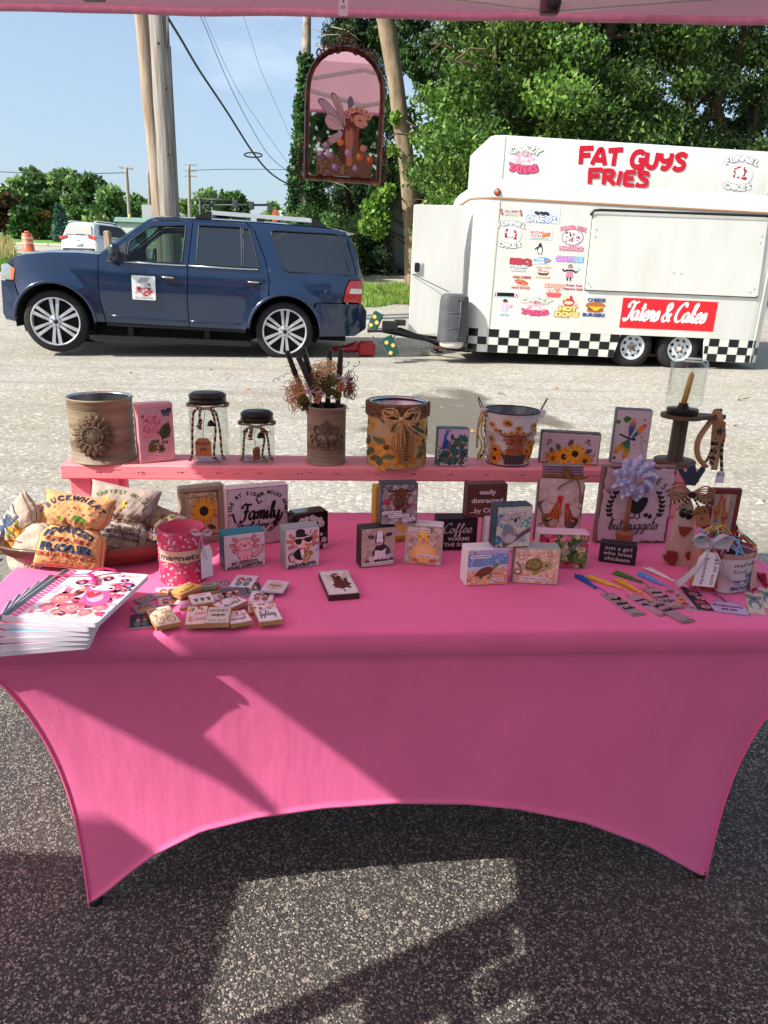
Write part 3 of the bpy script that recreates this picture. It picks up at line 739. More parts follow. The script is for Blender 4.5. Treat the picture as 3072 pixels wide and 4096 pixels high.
kn=MB();kn.lathe([(0,.0),(.017,.0),(.018,.008),(.012,.012),(.006,.014),(0,.014)],16,M=Matrix.Rotation(PI/2,4,'X'));o=kn.build('knob',BLACK,cn);o.location=(A_.x+.004,A_.y-.027,A_.z)
B_=Mi@ony(372,-6,2.2)
MB().box(B_.x,B_.y,B_.z+.01,.062,.03,.03,bev=.004).build('truss_bracket',mat('mauve_plastic','#5d3a48',.5),cn)
for q in(-1,1):bar((B_.x,B_.y,B_.z+.02),(B_.x+q*.5,B_.y,B_.z+.13),.014,.026,WHITE_METAL,'truss_bar',cn)
for q in range(3):
 x0=.05+q*1.0
 bar((x0,-DD+.05,2.36),(x0+1.0,-DD+.05,2.16),.014,.024,WHITE_METAL,'truss_bar',cn)
 bar((x0,-DD+.05,2.16),(x0+1.0,-DD+.05,2.36),.014,.024,WHITE_METAL,'truss_bar',cn)
nb=thing('canopy_tent','unseen second pink canopy added left behind the photographer to cast shade','canopy tent',(-2.79,.12,0),CY)  # unseen tent, added so its edges shade the ground left of the sun patch
mb=MB();P=Vector((-1.5,-1.5,3.1));KK=[(0,0),(-3.05,0),(-3.05,-3.05),(0,-3.05)]
for i in range(4):mb.add([(*KK[i],2.4),(*KK[(i+1)%4],2.4),P],[(0,1,2)])
mb.build('roof',PINK_ROOF,nb)
for i in range(4):
 a,b=KK[i],KK[(i+1)%4];MB().add([(*a,2.4),(*b,2.4),(*b,2.1),(*a,2.1)],[(0,1,2,3)]).build('valance',PINK_ROOF,nb)
 MB().box(a[0]+(.03 if a[0]<-1 else-.03),a[1]+(.03 if a[1]<-1 else-.03),1.2,.03,.03,2.4).build('leg',WHITE_METAL,nb)
fl=MB().add([(-2.30,.50,2.10),(-1.94,.53,2.10),(-2.11,.27,2.09),(-2.135,.34,2.10)],[(0,1,2,3)])  # unseen flap, outline shaped to throw the shade band on the tablecloth front
tag(fl.build('shade_flap',PINK_ROOF),'unseen pink flap added between the two canopies to cast a shade band','flap')
rk=thing('shadow_rack','unseen black rack added left of the photographer to cast a boxy shadow','rack',(-1.15,.34,0),R(90))  # unseen rack, added only for the shadow it drops into the sun patch
for x in(-.19,.19):MB().box(x,0,.75,.05,.03,1.5).build('post',BLACK,rk)
for z in(1.47,1.30,1.13):MB().box(0,0,z,.38,.02,.035).build('rail',BLACK,rk)
for x,z,w,h in((-.10,1.42,.10,.08),(.04,1.40,.08,.12),(.13,1.37,.07,.10),(-.07,1.23,.16,.10),(.1,1.22,.12,.13)):MB().box(x,0,z,w,.012,h).build('shadow_card',mat('card_stock','#b9a78c',.8),rk)
MB().box(0,0,.012,.42,.3,.02).build('base_plate',BLACK,rk)
# --- frames for the two parked vehicles
def frame(A,B):
 A,B=Vector(A),Vector(B);X=(B-A).normalized();n=X.cross(Vector((0,0,1))).normalized();Z=n.cross(X)*-1
 Z=X.cross(-n).normalized();Y=-n
 return A,Matrix((X,Y,Z)).transposed()
A_suv,M_suv=frame((-4.404,9.62,.3695),(-1.482,10.22,.297))
A_trl,M_trl=frame((1.1316,10.3,.508),(5.3896,10.6,.4463))
NAVY=mat('navy_car_paint','#132b4b',.22,.3,.05,3,coat=1.0)
BLACKTRIM=mat('black_trim','#101012',.5,vary=.1);CHROME=mat('chrome','#d8dadd',.12,1.0,.02);RUBBER=mat('tyre_rubber','#1d1c1c',.85,vary=.25,scale=20)
ALLOY=mat('silver_alloy','#c9ccd0',.3,.55,.05);DARKGAP=mat('dark_cavity','#060607',.9,vary=.02)
GLASS_F=glass_mat('clear_car_glass','#a9bdb4',thin=True);GLASS_R=glass_mat('privacy_glass','#272f33',refl=.16,thin=True)
WS_GLASS=glass_mat('windscreen_glass','#8fb3b8',thin=True)
suv=thing('parked_suv','dark navy blue full-size SUV with silver roof rails, towing the white trailer','SUV',A_suv,rot=M_suv.to_euler())
WC=[(.035,.395),(3.0,.39)];RW=.395;CW=1.96
def ysurf(x,z):
 y=0.0
 if z>1.18:y+=(z-1.18)*.30+max(0,z-1.62)**1.5*.9
 elif z>.62:y+=-.028*math.sin(PI*(z-.62)/.56)
 else:y+=.035*((.62-z)/.25)**1.2*.6
 if abs(z-.70)<.03:y+=.006*(1-abs(z-.70)/.03)
 if x<.05:y+=.13*min(1.3,(.05-x)/.68)**2.6
 if x>3.55:y+=.20*((x-3.55)/.64)**2.4
 for cx,cz in WC:
  d=math.hypot(x-cx,z-cz)
  if d<.62:y-=.035*(1-max(0,d-.50)/.12)if d>.50 else .035
 return y
def side(name,outline,holes=(),m=NAVY,step=.075,off=0.0,parent=suv,both=True,rim=.02):
 """a curved body panel on the near side and, mirrored, on the far side"""
 out=[]
 for far in((False,True)if both else(False,)):
  fn=(lambda x,z:Vector((x,ysurf(x,z)+off,z)))if not far else(lambda x,z:Vector((x,CW-ysurf(x,z)-off,z)))
  v,f=cdt_panel(outline,fn,holes,step,flip=far)
  mb=MB().add(v,f,smooth=True)
  if rim:
   for lp in[outline]+list(holes):
    k=len(lp);vv=[]
    for p in lp:q=fn(p[0],p[1]);vv+=[q,q+Vector((0,rim if not far else-rim,0))]
    mb.add(vv,[(2*i,2*i+1,(2*i+3)%(2*k),(2*i+2)%(2*k))for i in range(k)])
  out.append(mb.build(name,m,parent))
 return out
def arch(c,r,a0,a1,n=14):return[(c[0]+r*math.cos(R(a0+(a1-a0)*i/n)),c[1]+r*math.sin(R(a0+(a1-a0)*i/n)))for i in range(n+1)]
def rounded(poly,r=.05,n=4):
 out=[];k=len(poly)
 for i in range(k):
  p=Vector(poly[i]);a=Vector(poly[i-1])-p;b=Vector(poly[(i+1)%k])-p
  ra=min(r,a.length*.45,b.length*.45);s,e=p+a.normalized()*ra,p+b.normalized()*ra
  for j in range(n+1):
   t=j/n;q=s*(1-t)**2+p*2*t*(1-t)+e*t*t;out.append((q.x,q.y))
 return out
win1=rounded([(.955,1.20),(.985,1.435),(1.257,1.645),(1.705,1.69),(1.640,1.205)],.04)
win2=rounded([(1.83,1.205),(1.868,1.70),(2.412,1.712),(2.425,1.205)],.03)
win2b=rounded([(2.447,1.205),(2.44,1.705),(2.52,1.69),(2.648,1.215),(2.63,1.205)],.02)
win3=rounded([(2.80,1.70),(3.735,1.712),(3.905,1.18),(2.985,1.18)],.06)
win3b=rounded([(3.752,1.710),(3.84,1.70),(3.995,1.18),(3.925,1.18)],.015)
AR=.485
side('front_fender',[(-.44,.885),(-.41,1.04),(-.50,1.105),(-.42,1.165),(-.273,1.205),(0,1.245),(.33,1.262),(.603,1.258),(.590,1.0),(.590,.72),(.650,.415)]+arch(WC[0],AR,3,146),step=.07)
side('front_bumper',[(-.63,.46),(-.615,.69),(-.60,.875),(-.445,.875)]+arch(WC[0],AR,150,184,4)+[(-.44,.37),(-.60,.39)],step=.07)
side('front_door',[(.612,1.25),(.60,.99),(.60,.72),(.662,.415),(1.712,.40),(1.697,.70),(1.715,1.18),(1.785,1.745),(1.30,1.722),(1.235,1.69),(.962,1.47),(.665,1.262)],[win1])
side('rear_door',[(1.724,.40),(1.709,.70),(1.727,1.18),(1.797,1.748),(2.48,1.765),(2.575,1.69),(2.725,1.31),(2.778,1.04),(2.765,.915)]+arch(WC[1],AR,118,160,5)+[(2.462,.39)],[win2,win2b])
side('quarter_panel',[(.625,1.262),(.68,1.275),(.972,1.482),(1.242,1.703),(1.31,1.734),(1.80,1.758),(2.49,1.776),(2.588,1.694),(2.738,1.31),(2.790,1.04),(2.778,.918)]+arch(WC[1],AR,114,40,6)+[(3.41,.80),(3.78,.81),(3.82,1.01),(3.875,1.125),(4.06,1.135),(3.99,1.44),(3.90,1.66),(3.82,1.752),(3.565,1.792),(2.77,1.80),(1.8,1.785),(1.33,1.765),(1.21,1.72),(.93,1.485)],[win3,win3b])
side('rear_bumper',arch(WC[1],AR,36,2,4)+[(3.49,.345),(4.0,.365),(4.17,.47),(4.165,.655),(4.09,.802),(3.43,.79)],step=.07)
side('sill_trim',[(.665,.405),(.66,.37),(2.46,.35),(2.46,.385)],m=BLACKTRIM)
for nm,w,g in(('front_window',win1,GLASS_F),('rear_door_window',win2,GLASS_R),('quarter_light',win2b,GLASS_R),('rear_side_window',win3,GLASS_R),('rear_corner_window',win3b,GLASS_R)):
 for o in side(nm,w,m=g,off=.012,rim=0,step=.2):
  pass
def outline_tube(pts,r,name,m,off=-.004,closed=True):
 for far in(False,True):
  P=[Vector((x,(ysurf(x,z)+off)if not far else CW-ysurf(x,z)-off,z))for x,z in pts]
  if closed:P=P+[P[0]]
  MB().tube(P,r,6,cap=not closed).build(name,m,suv)
for w in(win1,win2,win2b,win3):outline_tube(w,.009,'window_seal',BLACKTRIM)
outline_tube([(.93,1.186),(1.3,1.183),(1.70,1.183)],.013,'belt_trim',CHROME,-.012,False)
outline_tube([(1.73,1.183),(2.2,1.183),(2.63,1.186)],.013,'belt_trim',CHROME,-.012,False)
for pts in([(.70,.50),(1.69,.475)],[(1.73,.475),(2.40,.465)]):outline_tube([(pts[0][0]+(pts[1][0]-pts[0][0])*i/6,pts[0][1]+(pts[1][1]-pts[0][1])*i/6)for i in range(7)],.014,'door_strip',NAVY,.004,False)
for c in WC:
 for far in(False,True):
  P=[Vector((x,(ysurf(x,z)-.012)if not far else CW-ysurf(x,z)+.012,z))for x,z in arch(c,AR+.012,0,178,22)]
  MB().tube(P,.022,8).build('arch_lip',NAVY,suv)
  MB().add([(x,y,z)for x,z in arch(c,AR,-10,190,16)for y in((.0,.42)if not far else(CW,CW-.42))],[(2*i,2*i+1,2*i+3,2*i+2)for i in range(16)]).build('wheel_well',DARKGAP,suv)
  yy_=.42 if not far else CW-.42;MB().add([(c[0],yy_,c[1])]+[(x,yy_,z)for x,z in arch(c,AR+.03,-20,200,16)],[(0,i,i+1)for i in range(1,17)]).build('wheel_well',DARKGAP,suv)
MB().lathe([(.062,0),(.066,.0),(.066,.003),(.060,.004),(.0,.004)],24,M=Matrix.Translation((3.60,ysurf(3.6,.925)-.002,.925))@Matrix.Rotation(PI/2,4,'X')).build('fuel_flap',NAVY,suv)
def loft(rows,name,m,parent=suv,smooth=True):
 k=len(rows[0]);v=[p for r in rows for p in r];f=[(j*k+i,j*k+i+1,(j+1)*k+i+1,(j+1)*k+i)for j in range(len(rows)-1)for i in range(k-1)]
 return MB().add(v,f,smooth=smooth).build(name,m,parent)
def cross(x,zedge,yin,crown,n=12,dx=0.0):
 r=[]
 for i in range(n+1):
  t=i/n;y=yin+(CW-2*yin)*t;b=math.sin(PI*t);r.append((x-dx*b,y,zedge+crown*b**.55))
 return r
hood=[]
for x,z,yi,cw_,dx in((-.60,1.02,.30,.00,.10),(-.565,1.075,.27,.02,.10),(-.50,1.13,.22,.035,.09),(-.40,1.17,.16,.045,.08),(-.273,1.205,.105,.05,.04),(0,1.245,.045,.055,0),(.33,1.262,.02,.052,0),(.60,1.260,.02,.02,-.16)):
 hood.append(cross(x,z,max(yi,ysurf(x,z)+.002),cw_,dx=dx))
loft(hood,'hood',NAVY)
loft([cross(.56,1.245,.05,.02,dx=-.1),cross(.72,1.262,.06,.03,dx=.12),cross(.66,1.20,.08,0)],'cowl',BLACKTRIM)
ws=[]
for i in range(9):
 t=i/8;x=.66+(1.27-.66)*t;z=1.275+(1.758-1.275)*(t**.93);ws.append(cross(x,z,ysurf(x,min(z,1.75))+.015,.015,dx=.16*(1-t*.5)))
loft(ws,'windscreen',WS_GLASS)
rf=[]
for x,z in((1.24,1.752),(1.32,1.772),(1.6,1.785),(2.2,1.795),(2.8,1.80),(3.4,1.798),(3.7,1.785),(3.85,1.76),(3.93,1.73)):rf.append(cross(x,z-.004,ysurf(x,z-.03)+.01,.045,dx=.07 if x<1.4 else 0))
loft(rf,'roof',NAVY)
loft([cross(3.80,1.775,.3,.03),cross(3.96,1.74,.3,.03,dx=-.02),cross(3.97,1.71,.3,.03,dx=-.02),cross(3.88,1.69,.3,.03)],'spoiler',NAVY)
loft([cross(3.93,1.70,.28,0,dx=-.06),cross(4.03,1.42,.26,0,dx=-.10),cross(4.08,1.20,.24,0,dx=-.12)],'rear_window',GLASS_R)
loft([cross(4.08,1.20,.22,0,dx=-.12),cross(4.10,1.0,.20,0,dx=-.12),cross(4.09,.80,.2,0,dx=-.12)],'tailgate',NAVY)
loft([cross(4.09,.80,.2,0,dx=-.10),cross(4.17,.70,.2,0,dx=-.10),cross(4.17,.48,.2,0,dx=-.10),cross(4.0,.36,.2,0,dx=-.08)],'rear_bumper',NAVY)
loft([cross(-.60,1.02,.30,0,dx=.10),cross(-.61,.88,.30,0,dx=.12)],'grille',CHROME)
loft([cross(-.61,.88,.30,0,dx=.12),cross(-.63,.62,.30,0,dx=.13),cross(-.62,.42,.30,0,dx=.12),cross(-.5,.36,.3,0)],'front_bumper',NAVY)
MB().box(1.75,CW/2,.43,4.1,1.5,.1).box(1.55,CW/2,.30,2.0,1.6,.16).box(3.65,CW/2,.34,.5,1.3,.14).build('underbody',DARKGAP,suv)
MB().box(1.55,CW/2,.62,1.9,1.80,.02).box(3.2,CW/2,.95,1.5,1.2,.03).build('floor_pan',DARKGAP,suv)
for yy in(.26,CW-.26):
 MB().prism([(1.98,1.848),(2.04,1.898),(3.34,1.896),(3.41,1.85),(3.36,1.84)],yy-.018,yy+.018,bev=.006).build('roof_rail',mat('brushed_alloy','#dfe4e8',.35,.5,.05),suv)
 for x0,x1,h0,h1 in((1.82,2.03,1.79,1.885),(3.58,3.36,1.79,1.890)):MB().prism([(x0,h0),(x1,h0),(x1,h1),(x0+(x1-x0)*.7,h1-.004),(x0+(x1-x0)*.3,h0+.05)],yy-.022,yy+.022).build('rail_foot',BLACKTRIM,suv)
 MB().box(2.67,yy,1.835,.1,.03,.06).build('rail_foot',BLACKTRIM,suv)
side('tail_lamp',rounded([(3.80,.825),(3.838,1.01),(3.888,1.112),(4.065,1.122),(4.082,.825)],.02),m=mat('red_lens','#c3141c',.12,vary=.1,coat=1),off=-.006,step=.06)
side('reverse_lamp',rounded([(3.885,.94),(3.90,1.01),(4.07,1.01),(4.075,.945)],.02),m=mat('clear_lens','#e8dcd6',.12,coat=1),off=-.010,step=.06)
side('headlamp',rounded([(-.595,.89),(-.455,.888),(-.425,1.035),(-.50,1.085),(-.58,1.07)],.02),m=mat('lamp_glass','#8b9498',.1,.3,coat=1),off=-.006,step=.05)
side('amber_reflector',rounded([(-.475,.888),(-.437,.888),(-.405,1.03),(-.45,1.05)],.008),m=mat('amber_lens','#d9622b',.2,coat=1),off=-.011,step=.05)
for hx in(1.475,2.585):
 for far in(False,True):
  y=ysurf(hx,1.02);s=-1 if not far else 1;yb=y if not far else CW-y
  h=MB().lathe([(0,0),(.052,0),(.056,.003),(0,.006)],20,M=Matrix.Translation((hx,yb,1.02))@Matrix.Rotation(PI/2*(-s),4,'X')@Matrix.Diagonal((1.95,.72,1,1))).build('door_handle',mat('black_gloss','#0b0d12',.15,coat=1),suv)
  MB().tube([(hx-.085,yb+s*.002,1.02),(hx-.07,yb+s*.03,1.022),(hx,yb+s*.036,1.024),(hx+.05,yb+s*.03,1.022),(hx+.062,yb+s*.002,1.02)],.015,8,flat=.8).build('chrome_bar',CHROME,h)
for s in(-1,1):
 yb=ysurf(.9,1.25)if s<0 else CW-ysurf(.9,1.25)
 m_=MB();v=[]
 for t,w,h in((0,.02,.06),(.04,.05,.10),(.11,.062,.125),(.17,.055,.118),(.20,.03,.08)):
  v.append((t,w,h))
 pts=[];f=[];n=12
 for t,w,h in v:
  for k in range(n):a=2*PI*k/n;pts.append((.84+w*1.15*math.cos(a)-.02,yb+s*t,1.29+h*math.sin(a)))
 for j in range(4):
  for k in range(n):f.append((j*n+k,j*n+(k+1)%n,(j+1)*n+(k+1)%n,(j+1)*n+k))
 f.append(tuple(range(4*n,5*n)))
 MB().add(pts,f,smooth=True).build('wing_mirror',NAVY if s>0 else mat('mirror_navy','#141b2a',.25,.2,.05,coat=.8),suv)
 MB().box(.80,yb+s*.03,1.215,.12,.08,.03,bev=.01).build('mirror_arm',BLACKTRIM,suv)
side('mirror_patch',rounded([(.70,1.17),(.735,1.262),(.955,1.44),(.935,1.17)],.03),m=mat('mauve_black_plastic','#403c42',.5),off=-.010,step=.2)
MB().prism([(.45,.245),(.455,.19),(2.50,.175),(2.54,.19),(2.54,.225),(2.5,.24)],-.08,.12,bev=.01).build('side_step',BLACKTRIM,suv)
for x in(.95,1.95):MB().box(x,.1,.29,.07,.05,.16).build('step_bracket',BLACKTRIM,suv)
side('inner_skin',[(-.4,.9),(-.2,1.15),(.6,1.22),(.95,1.44),(.95,1.19),(1.70,1.19),(1.78,1.72),(1.81,1.72),(1.80,1.19),(2.66,1.19),(2.53,1.72),(2.78,1.74),(2.95,1.16),(3.9,1.16),(4.0,.85),(3.52,.80),(3.49,.45)]+arch(WC[1],.50,5,175,10)+[(2.48,.42),(.56,.42)]+arch(WC[0],.50,5,140,10),m=DARKGAP,off=.018,rim=0,step=.12)
def alloy_wheel(cx,cz,y,s,parent,r=RW,rim=.300,w=.26,paired=True):
 t=MB().lathe([(rim-.005,.0),(rim+.012,-.006),(rim+.03,-.004),(r-.03,.004),(r-.006,.02),(r,.045),(r,w-.045),(r-.02,w),(rim,w)],44,M=Matrix.Rotation(-PI/2,4,'X'))
 t=t.build('wheel',RUBBER,parent);t.location=(cx,y,cz);t.rotation_euler=(0,0,0 if s<0 else PI)
 mb=MB().lathe([(rim+.006,-.010),(rim,-.014),(rim-.012,-.012),(rim-.016,.01),(rim-.02,.18),(rim-.04,.2)],44,M=Matrix.Rotation(-PI/2,4,'X'))
 for k in range(6):
  a=PI/2+k*PI/3
  for q in(-1,1):
   c,sn=math.cos(a),math.sin(a);px,pz=-sn,c
   i0,i1=.022*q,.055*q;o0,o1=.032*q,.078*q
   V=[]
   for rr,u0,u1,yy in((.06,.003*q,.034*q,-.004),(.15,.011*q,.047*q,-.014),(rim-.012,.020*q,.066*q,-.010)):
    for u in(u0,u1):V+=[(rr*c+px*u,yy,rr*sn+pz*u),(rr*c+px*u,yy+.035,rr*sn+pz*u)]
   F_=[]
   for j in range(2):
    b=j*4;F_+=[(b,b+2,b+6,b+4),(b,b+4,b+5,b+1),(b+2,b+3,b+7,b+6)]
   mb.add(V,F_)
 mb.lathe([(0,-.012),(.05,-.012),(.075,-.004),(.088,.008),(.088,.04)],24,M=Matrix.Rotation(-PI/2,4,'X'))
 mb.build('rim',ALLOY,t)
 MB().lathe([(0,.055),(rim-.03,.055),(rim-.03,.06)],30,M=Matrix.Rotation(-PI/2,4,'X')).build('brake_disc',DARKGAP,t)
 h=MB().lathe([(0,-.020),(.026,-.019),(.032,-.012),(.034,-.008)],20,M=Matrix.Rotation(-PI/2,4,'X'))
 h.build('hub_cap',mat('dark_hub','#20242c',.3),t)
 lg=MB()
 for k in range(6):
  a=k*PI/3+PI/6;lg.lathe([(0,-.018),(.009,-.018),(.011,-.004)],8,(.062*math.cos(a),0,.062*math.sin(a)),M=Matrix.Rotation(-PI/2,4,'X'))
 lg.build('lug_nuts',mat('dark_lug','#3b3b3e',.3,.7),t)
 return t
for(cx,cz)in WC:
 alloy_wheel(cx,cz,.0,-1,suv);alloy_wheel(cx,cz,CW,1,suv)
SEAT=mat('beige_seat_leather','#b9b19a',.6)
for x,y in((1.55,.55),(1.55,1.4),(2.45,.55),(2.45,1.4),(3.2,.98)):
 st=MB().box(x,y,.85,.5,.5,.16,bev=.05).box(x+.24,y,1.15,.14,.5,.6,rot=Matrix.Rotation(R(12),3,'Y'),bev=.05).box(x+.31,y,1.52,.09,.26,.17,rot=Matrix.Rotation(R(12),3,'Y'),bev=.03);st.build('seat',SEAT if x<2 else mat('grey_seat','#57544e',.7),suv)
MB().box(.98,CW/2,1.09,.34,1.7,.18,bev=.05).build('dashboard',mat('dash_plastic','#3a3a38',.6),suv)
MB().tube([(1.24+.02*math.sin(a),.55+.19*math.cos(a),1.19+.19*math.sin(a))for a in[i*PI/12 for i in range(25)]],.013,8).build('steering_wheel',BLACKTRIM,suv)
MB().box(1.3,CW/2,1.66,.06,.28,.07,bev=.02).build('rear_view_mirror',BLACKTRIM,suv)
MB().box(3.2,.6,1.27,.3,.4,.22,bev=.02).box(3.6,.8,1.22,.4,.4,.16).build('stored_boxes',mat('cardboard_load','#8d6c52',.9),suv)
for a in(0,1):
 MB().tube([(.60+.05*a,.55+a*.7,1.285),(.78,.45+a*.7,1.405)],.008,5).build('wiper',BLACKTRIM,suv)
g=thing('door_magnet','white square magnet with a food truck drawing and red lettering on the SUV front door','magnetic sign',A_suv+M_suv@Vector((1.156,ysurf(1.156,.88)-.012,.875)),rot=M_suv.to_euler())
MB().prism(rounded([(-.148,-.152),(.148,-.152),(.148,.152),(-.148,.152)],.02),-.002,.002).build('panel',mat('white_magnet','#e6e6e4',.4),g)
a=Art(10,10)
a.poly([(2,5),(2,7.2),(6.4,7.2),(7.2,5.9),(8.4,5.6),(8.4,4.6),(2,4.6)],'#b9bcc0');a.poly([(2.4,7.3),(3.6,9),(7.6,9.3),(6.6,7.4)],'#9aa0a6');a.rect(2.3,5.6,5.4,6.7,'#e4e7ea');a.rect(2,4.6,8.4,4.9,'#c33a3a');a.rect(2.2,5,3.8,5.5,'#c33a3a')
a.ell(3.2,4.5,.55,.55,'#2b2b2e');a.ell(7.2,4.5,.55,.55,'#2b2b2e');a.poly([(6.5,7),(7.1,6),(8,5.9),(7.6,7)],'#5d6a75')
a.strokes('Fat Guys',1.4,3.1,1.9,'#c4202c',w=.16,shear=.2,fit=7.2,pen=None);a.strokes('Fries',4.0,1.7,1.2,'#c4202c',w=.16,shear=.2,fit=2.8,pen=None)
a.text('(219) 488-9209',5,.5,1.0,'#4a4a4e',fit=7.4)
a.build('print',flat(.296,.304,z0=-.152,y=-.004),g,eps=.0002)
def onv(px,py,y):return ony(px,py,y)
hb=thing('carton','teal carton printed with lemon slices wedged upright over the trailer hitch','carton',onv(1502,1283,10.05),rot=(R(6),R(24),R(-8)))
def lemon_box(t,w,d,h):
 MB().box(0,0,0,w,d,h,bev=.006).build('box',mat('teal_card','#0e4a43',.5),t)
 a=Art(w,h)
 for x,y in((.3,.75),(.75,.5),(.3,.2)):
  a.ell(x*w,y*h,.03,.03,'#b58a10');a.ell(x*w,y*h,.024,.024,'#c9ae34');
  for k in range(4):a.stroke([(x*w-.022*math.cos(k*.78),y*h-.022*math.sin(k*.78)),(x*w+.022*math.cos(k*.78),y*h+.022*math.sin(k*.78))],.003,'#f8efb0',smooth=False)
 a.build('print',flat(w,h,z0=-h/2,y=-d/2-.001),t,eps=.0003)
lemon_box(hb,.13,.12,.22)
hb2=thing('carton','teal carton printed with lemon slices leaning down to the pavement below the hitch','carton',onv(1560,1385,10.0),rot=(R(-4),R(-24),R(6)));lemon_box(hb2,.15,.14,.27)
gc=thing('fuel_can','red plastic fuel can with a long spout lying behind the SUV','fuel can',onv(1466,1395,10.75),rz=R(5))
REDP=mat('red_plastic','#98101a',.4,vary=.1,coat=.2)
gc.location.z=zt(0,10.7)+.125
MB().box(0,0,-.01,.25,.2,.21,bev=.03).build('can_body',REDP,gc)
MB().tube([(-.12,0,.02),(-.28,0,-.02),(-.52,0,-.03)],[.085,.06,.015],12).build('spout',REDP,gc)
trl=thing('food_trailer','white concession trailer with food stickers, closed serving hatch and checkered skirt','food trailer',A_trl,rot=M_trl.to_euler())
WHITE=mat('white_fiberglass','#d8d8d2',.35,vary=.03,scale=1.6,coat=.35,stretch=(2.5,2.5,.6),vary2='#cfcec5')
CREAM=mat('cream_trim','#d9d2be',.4,vary=.05)
LX0,LX1,DW=-.11,4.32,2.2
def plan(inset,r):
 x0,x1,y0,y1=LX0+inset,LX1-inset,inset,DW-inset;P=[]
 for cx,cy,a0 in((x1-r,y0+r,-90),(x1-r,y1-r,0),(x0+r,y1-r,90),(x0+r,y0+r,180)):
  for k in range(9):a=R(a0+k*90/8);P.append((cx+r*math.cos(a),cy+r*math.sin(a)))
 return P
def shell(levels,name,m,cap=True):
 rows=[[(x,y,z)for x,y in plan(i,r)]for i,r,z in levels];k=len(rows[0])
 v=[p for r in rows for p in r];f=[(j*k+i,j*k+(i+1)%k,(j+1)*k+(i+1)%k,(j+1)*k+i)for j in range(len(rows)-1)for i in range(k)]
 if cap:f.append(tuple((len(rows)-1)*k+i for i in range(k)))
 o=MB().add(v,f,smooth=True).build(name,m,trl);return smooth_angle(o,40)
RR=.33
shell([(0,RR,.305),(0,RR,1.97)],'body_shell',WHITE,False)
shell([(0,RR,1.97),(-.012,RR,1.975),(-.014,RR,1.995),(0,RR,2.0)],'rub_rail',mat('tan_rub_rail','#b98d6c',.5),False)
shell([(0,RR,2.0),(.005,RR,2.06),(.03,RR,2.13),(.075,RR,2.19),(.15,RR,2.232),(.22,RR,2.24),(.4,RR,2.25)],'roof',WHITE)
sg=[]
def shell2(x0,x1,y0,y1,r,levels,name,m):
 global LX0,LX1
 rows=[]
 for ins,z in levels:
  P=[]
  for cx,cy,a0 in((x1-ins-r,y0+ins+r,-90),(x1-ins-r,y1-ins-r,0),(x0+ins+r,y1-ins-r,90),(x0+ins+r,y0+ins+r,180)):
   for k in range(7):a=R(a0+k*15);P.append((cx+r*math.cos(a),cy+r*math.sin(a),z))
  rows.append(P)
 k=len(rows[0]);v=[p for q in rows for p in q];f=[(j*k+i,j*k+(i+1)%k,(j+1)*k+(i+1)%k,(j+1)*k+i)for j in range(len(rows)-1)for i in range(k)]
 f.append(tuple((len(rows)-1)*k+i for i in range(k)))
 return smooth_angle(MB().add(v,f,smooth=True).build(name,m,trl),40)
YS=.12
shell2(.085,4.13,YS,1.9,.16,[(0,2.2),(0,2.735),(.012,2.755),(.05,2.765)],'sign_box',WHITE)
for x in(.262,3.93):MB().box(x,YS-.003,2.49,.014,.006,.50).build('sign_box_seam',CREAM,trl)
for x in(.232,4.095):MB().box(x,-.003,1.13,.022,.008,1.66).build('corner_seam',CREAM,trl)
def skirt(x0,x1,name,slantl=0,slantr=0):
 P=[]
 MB().prism([(x0,-.012),(x1,-.012),(x1+slantr,.306),(x0+slantl,.306)],.002,.03).build(name,WHITE,trl)
skirt(.225,2.06,'skirt_panel',0,.075);skirt(3.405,4.10,'skirt_panel',-.05,0)
def corner_skirt(x0,x1,name):
 P=[p for p in plan(0,RR)]
 return P
for nm,sel in(('skirt_corner',lambda x,y:y<.8 and x<.23),('skirt_corner',lambda x,y:y<.8 and x>4.09),('skirt_panel',lambda x,y:y>.5)):
 P=[p for p in plan(0,RR)if sel(*p)]
 if nm=='skirt_corner':P=sorted(P,key=lambda p:(p[0]if P[0][0]>2 else-p[0]))
 if nm=='skirt_corner':P=P+[(P[-1][0],1.0)]
 v=[]
 for x,y in P:v+=[(x,y,-.012),(x,y,.306)]
 smooth_angle(MB().add(v,[(2*i,2*i+1,2*i+3,2*i+2)for i in range(len(P)-1)],smooth=True).build(nm,WHITE,trl),50)
MB().box(2.1,1.15,.02,4.0,1.9,.04).build('chassis',mat('rusty_frame','#4a2a1c',.8,vary=.3),trl)
MB().prism([(2.08,.306),(3.36,.306),(3.36,.33),(2.08,.33)],.02,.5).build('wheel_arch',BLACKTRIM,trl)
MB().box(2.74,.45,.2,1.5,.02,.35).build('wheel_arch_lining',DARKGAP,trl)
CH=mat('black_vinyl','#0e0e10',.35,vary=.05,coat=.3)
cellw,cellh=.1452,.1055
ck=MB();
def quad_on(x0,x1,z0,z1,y):ck.add([(x0,y,z0),(x1,y,z0),(x1,y,z1),(x0,y,z1)],[(0,1,2,3)])
